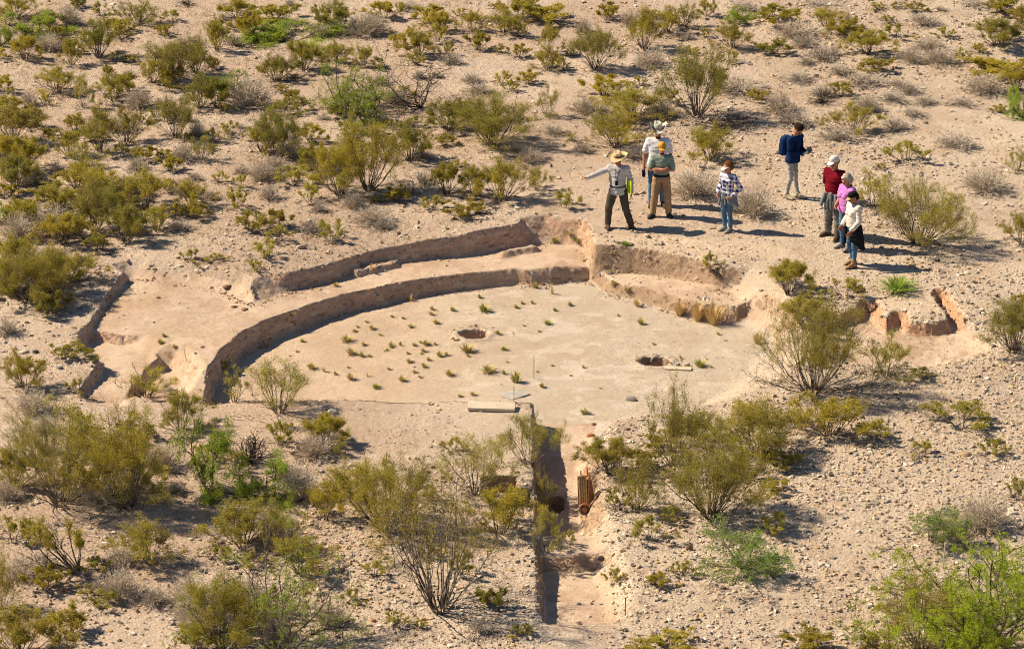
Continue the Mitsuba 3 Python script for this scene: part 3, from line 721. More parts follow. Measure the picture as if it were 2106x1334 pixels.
["d",11.456,20.915,0.828,0.434,"small dry grey rounded brush@91,6"],
["d",10.876,19.86,0.74,0.442,"small dry grey rounded brush@89,8"],
["d",11.729,19.819,0.951,0.438,"small dry grey rounded brush@92,8"],
["y",12.028,21.944,0.566,0.281,"small sparse yellowish creosote bush@92,5"],
["d",13.332,25.324,0.864,0.15,"tiny dry grey rounded brush@95,0"],
["c",13.965,24.621,1.135,0.437,"small olive creosote bush@98,0"],
["k",13.385,21.265,1.233,0.683,"medium dark olive creosote bush@97,5"],
["c",14.265,22.79,0.571,0.791,"medium olive creosote bush@99,2"],
["c",13.036,18.791,1.726,0.402,"small olive creosote bush@97,10"],
["d",12.512,17.151,1.054,0.543,"medium dry grey rounded brush@96,12"],
["c",13.391,17.354,0.799,0.716,"medium olive creosote bush@99,12"],
["m",13.159,14.848,0.653,0.98,"tall bright green mesquite bush@99,15"],
["d",11.781,15.907,0.66,0.248,"tiny dry grey rounded brush@94,15"],
["d",11.195,12.591,0.932,0.403,"small dry grey rounded brush@93,21"],
["y",9.793,11.398,0.92,0.525,"medium sparse yellowish creosote bush@88,23"],
["y",12.495,10.702,0.673,0.607,"medium sparse yellowish creosote bush@99,24"],
["d",11.566,9.273,1.088,0.536,"medium dry grey rounded brush@96,27"],
["c",11.881,5.307,0.701,0.876,"medium olive creosote bush@99,35"],
["C",9.468,5.369,2.149,1.379,"broad creosote beside the woman with dark jacket tied at her waist"],
["y",8.64,7.896,1.071,0.847,"medium sparse yellowish creosote bush just beyond the maroon pullover man"],
["c",6.231,2.419,0.896,0.772,"medium olive creosote bush@77,42"],
["c",6.427,0.836,0.987,0.562,"medium olive creosote bush@78,48"],
["y",7.457,1.981,0.783,0.461,"small sparse yellowish creosote bush beside the green forb"],
["g",8.663,2.4,0.787,0.417,"bright green leafy forb at the pit rim below the standing group"],
["y",9.134,10.854,0.313,0.15,"tiny sparse yellowish creosote bush@86,26"],
["y",4.558,4.029,0.401,0.436,"small sparse yellowish creosote bush@69,40"],
["b",4.791,3.804,0.445,0.288,"small leafless dark branched bush@70,41"],
["g",2.621,5.264,0.203,0.15,"tiny small green forb just before the folded arms man"],
["y",9.858,-8.63,0.38,0.561,"medium sparse yellowish creosote bush@99,75"],
["k",3.831,-5.509,1.188,0.569,"medium dark olive creosote bush@68,65"],
["c",2.693,-6.868,0.583,0.375,"small olive creosote bush just beyond the big leaning gold green creosote"],
["c",5.414,-6.876,0.68,0.318,"small olive creosote bush@76,70"],
["c",-5.085,-14.54,1.308,1.247,"tall olive creosote bush just before the bare pale mesquite"],
["c",-3.937,-11.682,1.0,0.744,"medium olive creosote bush@29,85"],
["c",-4.595,-10.655,0.923,0.969,"tall olive creosote bush@26,81"],
["d",-4.27,-10.677,0.738,0.492,"small dry grey rounded brush@28,82"],
["c",-5.689,-14.617,0.61,0.485,"small olive creosote bush@19,98"],
["c",-11.63,7.18,0.803,0.425,"small olive creosote bush@2,32"],
["k",-9.563,4.799,0.503,0.476,"small dark olive creosote bush@10,37"],
["c",-10.12,5.815,0.561,0.494,"small olive creosote bush@8,35"],
["y",-12.957,14.376,0.877,0.434,"small sparse yellowish creosote bush@1,17"],
["y",-10.957,8.27,0.909,0.54,"medium sparse yellowish creosote bush@6,29"],
["d",-12.293,14.851,0.48,0.294,"small dry grey rounded brush@4,17"],
["y",-9.994,7.306,0.487,0.413,"small sparse yellowish creosote bush@9,32"],
["c",-10.482,2.962,0.703,0.627,"medium olive creosote bush@5,41"],
["k",-12.786,11.686,0.916,0.604,"medium dark olive creosote bush@0,22"],
["c",-10.504,9.71,0.621,0.583,"medium olive creosote bush@8,26"],
["c",-10.641,13.117,0.57,0.277,"tiny olive creosote bush@9,20"],
["c",-10.871,7.58,0.829,0.577,"medium olive creosote bush@6,30"],
["d",-11.223,4.265,0.554,0.371,"small dry grey rounded brush@2,39"],
["y",-11.549,2.726,1.029,0.652,"medium sparse yellowish creosote bush@0,41"],
["y",-9.787,11.681,0.584,0.372,"small sparse yellowish creosote bush@12,23"],
["k",-9.446,7.696,0.773,0.441,"small dark olive creosote bush@11,31"],
["c",-11.069,2.32,0.948,0.792,"medium olive creosote bush@2,42"],
["d",-11.492,5.62,0.774,0.726,"medium dry grey rounded brush@2,34"],
["k",-11.711,13.294,0.465,0.276,"tiny dark olive creosote bush@5,20"],
["y",-10.571,11.006,0.878,0.627,"medium sparse yellowish creosote bush@8,23"],
["c",-11.158,13.747,0.549,0.458,"small olive creosote bush@7,19"],
["c",-12.164,8.638,0.595,0.337,"small olive creosote bush@1,29"],
["k",-12.076,9.381,0.924,0.734,"medium dark olive creosote bush@2,26"],
["c",-11.444,2.269,0.883,0.44,"small olive creosote bush@0,43"],
["d",-9.982,13.874,0.717,0.36,"small dry grey rounded brush@12,19"],
["c",-8.935,6.337,0.426,0.345,"small olive creosote bush@13,34"],
["c",-7.502,7.105,0.449,0.402,"small olive creosote bush@19,32"],
["c",-8.319,8.965,0.429,0.331,"small olive creosote bush@16,28"],
["d",-9.29,8.897,0.635,0.526,"medium dry grey rounded brush@13,28"],
["c",-8.454,10.666,0.575,0.418,"small olive creosote bush@17,25"],
["c",-8.694,11.696,0.322,0.19,"tiny olive creosote bush@16,23"],
["y",-9.512,14.529,0.383,0.277,"tiny sparse yellowish creosote bush@14,18"],
["d",-8.168,11.388,0.599,0.541,"medium dry grey rounded brush@18,23"],
["d",-8.775,8.685,0.369,0.319,"small dry grey rounded brush@15,29"],
["c",-9.141,11.418,0.508,0.399,"small olive creosote bush@14,23"],
["c",-8.153,22.878,0.58,0.341,"small olive creosote bush@22,4"],
["k",-12.424,24.964,0.512,0.27,"tiny dark olive creosote bush@8,0"],
["c",-5.768,16.191,0.455,0.365,"small olive creosote bush beside the spreading bright mesquite"],
["c",-10.823,18.524,0.368,0.307,"small olive creosote bush@11,11"],
["d",-6.313,25.142,0.361,0.23,"tiny dry grey rounded brush@28,0"],
["d",-3.518,17.73,0.546,0.302,"small dry grey rounded brush just beyond the spreading bright mesquite"],
["k",-1.287,15.343,0.399,0.366,"small dark olive creosote bush just beyond the dark creosote near the bright mesquite"],
["c",-5.122,12.988,0.651,0.456,"small olive creosote bush@30,20"],
["y",-3.027,13.701,0.58,0.313,"small sparse yellowish creosote bush just before the spreading bright mesquite"],
["c",-10.317,19.702,0.327,0.239,"tiny olive creosote bush@13,9"],
["d",-2.509,18.226,0.308,0.273,"tiny dry grey rounded brush just beyond the spreading bright mesquite"],
["y",-7.975,25.224,0.476,0.401,"small sparse yellowish creosote bush@23,0"],
["y",-5.966,15.061,0.656,0.451,"small sparse yellowish creosote bush@27,16"],
["d",-0.86,16.993,0.582,0.339,"small dry grey rounded brush just beyond the dark creosote near the bright mesquite"],
["d",-3.019,16.226,0.519,0.47,"small dry grey rounded brush beside the spreading bright mesquite"],
["d",-9.715,15.8,0.7,0.632,"medium dry grey rounded brush@14,15"],
["c",0.414,17.767,0.53,0.356,"small olive creosote bush@52,12"],
["k",-8.166,17.755,0.317,0.233,"tiny dark olive creosote bush@20,13"],
["k",-12.936,23.047,0.639,0.428,"small dark olive creosote bush@5,3"],
["c",-1.706,12.668,0.516,0.275,"tiny olive creosote bush just before the dark creosote near the bright mesquite"],
["c",0.584,25.136,0.334,0.266,"tiny olive creosote bush@52,0"],
["c",-9.174,20.193,0.536,0.381,"small olive creosote bush@17,8"],
["k",-4.468,15.074,0.598,0.294,"small dark olive creosote bush just before the spreading bright mesquite"],
["y",-4.27,13.749,0.571,0.329,"small sparse yellowish creosote bush@34,19"],
["d",-4.405,16.186,0.521,0.383,"small dry grey rounded brush@34,15"],
["y",-5.429,23.639,0.63,0.538,"medium sparse yellowish creosote bush@31,2"],
["y",-0.808,23.51,0.372,0.192,"tiny sparse yellowish creosote bush@47,3"],
["d",-2.005,18.38,0.306,0.226,"tiny dry grey rounded brush@43,11"],
["c",-6.117,17.101,0.36,0.192,"tiny olive creosote bush@27,13"],
["y",-11.751,23.289,0.39,0.203,"tiny sparse yellowish creosote bush@9,3"],
["d",-12.009,12.145,0.514,0.271,"tiny dry grey rounded brush@3,23"],
["c",-8.076,19.227,0.436,0.331,"small olive creosote bush@21,9"],
["c",-13.107,15.378,0.656,0.441,"small olive creosote bush@1,16"],
["y",-8.6,19.986,0.656,0.365,"small sparse yellowish creosote bush@19,8"],
["d",-0.659,13.906,0.605,0.55,"medium dry grey rounded brush beside the dark creosote near the bright mesquite"],
["y",-0.013,17.099,0.378,0.355,"small sparse yellowish creosote bush just beyond the dark creosote near the bright mesquite"],
["y",-2.043,21.617,0.641,0.528,"medium sparse yellowish creosote bush@43,5"],
["c",-12.045,20.691,0.502,0.42,"small olive creosote bush@7,7"],
["y",-13.785,20.089,0.543,0.272,"tiny sparse yellowish creosote bush@1,8"],
["c",-9.72,22.329,0.442,0.321,"small olive creosote bush@16,4"],
["y",-12.704,21.825,0.638,0.466,"small sparse yellowish creosote bush@5,5"],
["y",-1.446,24.117,0.447,0.229,"tiny sparse yellowish creosote bush@45,2"],
["y",-3.304,8.416,0.272,0.181,"tiny sparse yellowish creosote bush@37,31"],
["c",-0.813,7.644,0.437,0.301,"small olive creosote bush@47,32"],
["y",-4.156,12.039,0.373,0.244,"tiny sparse yellowish creosote bush@34,23"],
["y",-3.697,12.138,0.474,0.234,"tiny sparse yellowish creosote bush@36,22"],
["d",-2.174,9.684,0.458,0.385,"small dry grey rounded brush@41,27"],
["y",-2.439,14.018,0.548,0.283,"small sparse yellowish creosote bush@41,19"],
["y",-1.29,10.993,0.403,0.203,"tiny sparse yellowish creosote bush just before the dark creosote near the bright mesquite"],
["y",-6.603,7.894,0.556,0.527,"medium sparse yellowish creosote bush@23,30"],
["y",-6.594,9.365,0.402,0.358,"small sparse yellowish creosote bush@24,28"],
["y",-4.876,8.465,0.523,0.489,"small sparse yellowish creosote bush@30,29"],
["y",-2.496,12.414,0.282,0.24,"tiny sparse yellowish creosote bush@40,22"],
["y",-3.235,11.478,0.335,0.262,"tiny sparse yellowish creosote bush@37,24"],
["c",-5.512,6.499,0.564,0.442,"small olive creosote bush@27,33"],
["c",-7.549,12.255,0.256,0.15,"tiny olive creosote bush@21,23"],
["y",-7.198,13.564,0.496,0.343,"small sparse yellowish creosote bush@22,19"],
["y",-6.635,13.308,0.507,0.313,"small sparse yellowish creosote bush@25,20"],
["d",-6.561,-12.866,0.503,0.4,"small dry grey rounded brush@15,91"],
["c",-8.205,-8.139,0.628,0.487,"small olive creosote bush just before the largest corner creosote"],
["y",-7.73,-11.59,0.546,0.296,"small sparse yellowish creosote bush just before the leaning yellow tipped creosote"],
["d",-8.793,-11.389,0.454,0.34,"small dry grey rounded brush just before the leaning yellow tipped creosote"],
["y",-6.978,-8.27,0.765,0.516,"medium sparse yellowish creosote bush just before the fork trunked green mesquite"],
["d",-9.12,-11.762,0.662,0.477,"small dry grey rounded brush@2,87"],
["d",-5.852,-13.435,0.534,0.491,"small dry grey rounded brush@19,93"],
["d",-7.247,-12.558,0.738,0.665,"medium dry grey rounded brush@12,89"],
["d",-8.0,-6.342,0.709,0.633,"medium dry grey rounded brush just beyond the largest corner creosote"],
["d",-9.566,-5.022,0.462,0.446,"small dry grey rounded brush@4,65"],
["y",-9.503,-10.369,0.742,0.495,"small sparse yellowish creosote bush just beyond the leaning yellow tipped creosote"],
["c",-7.709,-5.537,0.726,0.447,"small olive creosote bush@13,66"],
["c",-8.66,-12.251,0.645,0.452,"small olive creosote bush just before the leaning yellow tipped creosote"],
["c",-8.004,-14.049,0.72,0.541,"medium olive creosote bush@7,95"],
["y",-1.155,-6.307,0.476,0.332,"small sparse yellowish creosote bush@44,68"],
["y",-0.944,-11.81,0.571,0.523,"medium sparse yellowish creosote bush beside the vase shaped creosote"],
["d",-0.561,-14.182,0.516,0.355,"small dry grey rounded brush@47,96"],
["y",-6.106,-6.706,0.567,0.35,"small sparse yellowish creosote bush beside the fork trunked green mesquite"],
["y",-4.828,-11.424,0.518,0.314,"small sparse yellowish creosote bush@25,86"],
["y",-3.433,-8.464,0.589,0.431,"small sparse yellowish creosote bush@33,75"],
["y",-1.565,-8.622,0.346,0.327,"small sparse yellowish creosote bush@42,76"],
["y",-2.905,-12.852,0.409,0.244,"tiny sparse yellowish creosote bush@35,91"],
["y",-1.594,-11.136,0.375,0.355,"small sparse yellowish creosote bush just beyond the vase shaped creosote"],
["d",-3.311,-13.697,0.608,0.475,"small dry grey rounded brush beside the bare pale mesquite"],
["y",4.121,16.09,0.579,0.457,"small sparse yellowish creosote bush@65,14"],
["c",11.459,24.641,0.514,0.257,"tiny olive creosote bush@89,1"],
["y",5.908,19.87,0.433,0.367,"small sparse yellowish creosote bush@71,8"],
["c",12.792,20.704,0.346,0.263,"tiny olive creosote bush@96,7"],
["y",12.213,19.891,0.47,0.338,"small sparse yellowish creosote bush@94,8"],
["d",3.328,23.512,0.538,0.463,"small dry grey rounded brush@62,2"],
["d",2.011,22.69,0.482,0.43,"small dry grey rounded brush@57,4"],
["y",10.404,24.744,0.479,0.233,"tiny sparse yellowish creosote bush@86,1"],
["c",12.627,15.381,0.388,0.2,"tiny olive creosote bush@97,17"],
["y",4.899,20.593,0.493,0.253,"tiny sparse yellowish creosote bush@67,8"],
["c",6.453,16.339,0.512,0.303,"small olive creosote bush@74,14"],
["d",4.877,22.091,0.387,0.231,"tiny dry grey rounded brush@67,5"],
["y",3.414,17.709,0.383,0.285,"small sparse yellowish creosote bush@63,12"],
["d",12.213,24.687,0.3,0.161,"tiny dry grey rounded brush@92,1"],
["d",9.428,23.466,0.318,0.276,"tiny dry grey rounded brush@83,2"],
["c",3.992,24.047,0.297,0.249,"tiny olive creosote bush@64,2"],
["d",-7.964,8.818,0.62,0.49,"small dry grey rounded brush@18,28"],
["d",-2.467,9.084,0.408,0.375,"small dry grey rounded brush@40,29"],
["d",-4.415,10.578,0.49,0.464,"small dry grey rounded brush@33,25"],
["d",-2.233,11.657,0.483,0.292,"small dry grey rounded brush@41,23"],
["d",-10.723,17.84,0.341,0.261,"tiny dry grey rounded brush@11,12"],
["d",-8.322,14.532,0.295,0.279,"tiny dry grey rounded brush@18,18"],
["d",-5.832,10.784,0.575,0.432,"small dry grey rounded brush@27,25"],
["d",-12.445,11.764,0.548,0.327,"small dry grey rounded brush@1,23"],
["y",-7.976,7.127,0.403,0.365,"small sparse yellowish creosote bush@17,32"],
["d",-6.652,10.487,0.344,0.257,"tiny dry grey rounded brush@24,26"],
["d",-5.288,22.225,0.511,0.407,"small dry grey rounded brush@31,4"],
["d",-7.783,9.986,0.394,0.225,"tiny dry grey rounded brush@19,27"],
["d",-6.142,23.175,0.233,0.196,"tiny dry grey rounded brush@29,4"],
["y",-4.161,10.012,0.315,0.222,"tiny sparse yellowish creosote bush@33,27"],
["d",-11.478,16.771,0.446,0.284,"small dry grey rounded brush@7,14"],
["d",-0.383,23.382,0.487,0.324,"small dry grey rounded brush@49,2"],
["y",-6.872,22.655,0.343,0.284,"small sparse yellowish creosote bush@26,4"],
["y",-5.921,6.105,0.6,0.526,"medium sparse yellowish creosote bush@25,34"],
["y",-0.259,17.824,0.423,0.382,"small sparse yellowish creosote bush@49,12"],
["y",-9.606,23.732,0.469,0.384,"small sparse yellowish creosote bush@17,2"],
["d",-4.729,10.146,0.371,0.222,"tiny dry grey rounded brush@31,27"],
["d",-1.632,19.492,0.54,0.379,"small dry grey rounded brush@44,9"],
["d",-5.524,11.857,0.611,0.582,"medium dry grey rounded brush@28,22"],
["y",-6.496,22.061,0.532,0.254,"tiny sparse yellowish creosote bush@27,5"],
["d",-10.225,18.419,0.35,0.24,"tiny dry grey rounded brush@13,11"],
["d",-6.945,14.008,0.296,0.15,"tiny dry grey rounded brush@24,19"],
["y",-8.944,14.612,0.591,0.528,"medium sparse yellowish creosote bush@16,17"],
["d",-3.987,23.575,0.329,0.295,"small dry grey rounded brush@36,3"],
["d",-3.526,13.446,0.446,0.255,"tiny dry grey rounded brush just before the spreading bright mesquite"],
["d",-11.233,10.607,0.373,0.333,"small dry grey rounded brush@6,25"],
["d",-7.689,23.219,0.299,0.159,"tiny dry grey rounded brush@23,4"],
["d",-3.267,14.549,0.353,0.231,"tiny dry grey rounded brush@38,18"],
["d",-3.795,8.108,0.493,0.468,"small dry grey rounded brush@35,30"],
["y",-10.842,21.927,0.457,0.428,"small sparse yellowish creosote bush@12,5"],
["d",-5.131,18.663,0.322,0.179,"tiny dry grey rounded brush@31,11"],
["d",-10.245,10.364,0.263,0.25,"tiny dry grey rounded brush@9,26"],
["y",-2.908,16.782,0.577,0.293,"small sparse yellowish creosote bush beside the spreading bright mesquite"],
["d",-11.682,9.716,0.61,0.485,"small dry grey rounded brush@3,27"],
["d",-5.839,8.671,0.528,0.404,"small dry grey rounded brush@26,29"],
["y",-2.776,22.343,0.374,0.274,"tiny sparse yellowish creosote bush@40,5"],
["d",-9.266,10.745,0.531,0.379,"small dry grey rounded brush@13,25"],
["y",-11.483,21.506,0.232,0.198,"tiny sparse yellowish creosote bush@9,6"],
["d",-12.385,20.969,0.452,0.347,"small dry grey rounded brush@6,7"],
["d",-12.629,15.976,0.495,0.416,"small dry grey rounded brush@3,15"],
["d",-4.035,12.891,0.419,0.283,"small dry grey rounded brush@34,21"],
["d",-6.141,10.013,0.639,0.533,"medium dry grey rounded brush@26,26"],
["d",-13.36,16.219,0.431,0.286,"small dry grey rounded brush@0,15"],
["d",-9.217,16.038,0.267,0.213,"tiny dry grey rounded brush@16,15"],
["d",-3.031,6.636,0.509,0.308,"small dry grey rounded brush@37,34"],
["d",-5.876,19.564,0.394,0.256,"tiny dry grey rounded brush@29,9"],
["d",-7.807,6.389,0.508,0.285,"small dry grey rounded brush@18,34"],
["d",-4.676,6.273,0.56,0.395,"small dry grey rounded brush@31,34"],
["d",-7.281,8.513,0.406,0.238,"tiny dry grey rounded brush@21,30"],
["d",-8.951,20.817,0.42,0.295,"small dry grey rounded brush@18,7"],
["y",-7.538,12.866,0.535,0.37,"small sparse yellowish creosote bush@21,21"],
["d",0.484,11.356,0.582,0.429,"small dry grey rounded brush just before the dark creosote near the bright mesquite"],
["d",-8.135,23.865,0.315,0.241,"tiny dry grey rounded brush@22,2"],
["d",-5.765,10.307,0.452,0.275,"tiny dry grey rounded brush@27,26"],
["d",-8.807,21.467,0.553,0.299,"small dry grey rounded brush@19,6"],
["y",-10.518,6.093,0.601,0.315,"small sparse yellowish creosote bush@6,35"],
["d",-1.063,17.924,0.513,0.318,"small dry grey rounded brush@46,12"],
["d",-4.818,14.773,0.312,0.154,"tiny dry grey rounded brush@32,18"],
["y",-3.619,19.096,0.489,0.268,"tiny sparse yellowish creosote bush just beyond the spreading bright mesquite"],
["y",-8.793,-7.306,0.678,0.383,"small sparse yellowish creosote bush beside the largest corner creosote"],
["d",-6.587,-8.271,0.4,0.267,"tiny dry grey rounded brush just before the fork trunked green mesquite"],
["y",-9.059,-4.407,0.354,0.272,"tiny sparse yellowish creosote bush@7,63"],
["d",-4.27,-14.183,0.518,0.501,"medium dry grey rounded brush just before the bare pale mesquite"],
["d",-5.157,-13.934,0.795,0.715,"medium dry grey rounded brush beside the bare pale mesquite"],
["y",-7.828,-12.502,0.425,0.228,"tiny sparse yellowish creosote bush just before the leaning yellow tipped creosote"],
["d",-7.518,-7.944,0.58,0.353,"small dry grey rounded brush beside the largest corner creosote"],
["d",-3.96,-6.425,0.698,0.573,"medium dry grey rounded brush@31,68"],
["y",-8.823,-4.983,0.5,0.443,"small sparse yellowish creosote bush@8,65"],
["d",-6.954,-7.117,0.739,0.621,"medium dry grey rounded brush beside the fork trunked green mesquite"],
["d",-9.846,-8.58,0.523,0.495,"small dry grey rounded brush@1,75"],
["d",-4.427,-7.585,0.681,0.364,"small dry grey rounded brush@28,72"],
["y",-4.278,-13.353,0.681,0.554,"medium sparse yellowish creosote bush beside the bare pale mesquite"],
["d",-5.733,-13.797,0.748,0.611,"medium dry grey rounded brush@19,94"],
["d",-4.157,-8.446,0.775,0.692,"medium dry grey rounded brush@29,74"],
["y",-5.556,-7.288,0.577,0.562,"medium sparse yellowish creosote bush beside the fork trunked green mesquite"],
["d",-9.3,-6.192,0.453,0.277,"tiny dry grey rounded brush just beyond the largest corner creosote"],
["d",-7.559,-6.803,0.575,0.461,"small dry grey rounded brush@13,70"],
["d",-5.905,-12.811,0.836,0.533,"medium dry grey rounded brush@19,90"],
["d",-9.885,-4.082,0.704,0.585,"medium dry grey rounded brush@3,61"],
["y",-4.684,-5.938,0.628,0.558,"medium sparse yellowish creosote bush@27,66"],
["d",-7.276,-11.311,0.6,0.41,"small dry grey rounded brush beside the leaning yellow tipped creosote"],
["d",-4.776,-13.223,0.849,0.804,"medium dry grey rounded brush@25,91"],
["y",-7.468,-12.929,0.617,0.325,"small sparse yellowish creosote bush@10,92"],
["y",8.688,-2.379,0.423,0.26,"tiny sparse yellowish creosote bush@90,57"],
["y",8.253,-6.332,0.515,0.306,"small sparse yellowish creosote bush@90,69"],
["y",11.222,1.275,0.459,0.416,"small sparse yellowish creosote bush@99,46"],
["y",6.352,-1.817,0.433,0.298,"small sparse yellowish creosote bush beside the tall creosote at the pit rim"],
["y",9.745,-6.376,0.528,0.358,"small sparse yellowish creosote bush@97,69"],
["c",5.167,-8.157,0.459,0.321,"small olive creosote bush beside the big leaning gold green creosote"],
["y",4.653,-7.545,0.429,0.307,"small sparse yellowish creosote bush beside the big leaning gold green creosote"],
["y",5.012,-10.079,0.606,0.433,"small sparse yellowish creosote bush just beyond the bright young mesquite by the trench"],
["c",2.708,-12.187,0.442,0.255,"tiny olive creosote bush@64,89"],
["y",3.06,-9.614,0.458,0.355,"small sparse yellowish creosote bush just before the big leaning gold green creosote"],
["c",2.954,-5.918,0.551,0.295,"small olive creosote bush@64,68"],
]
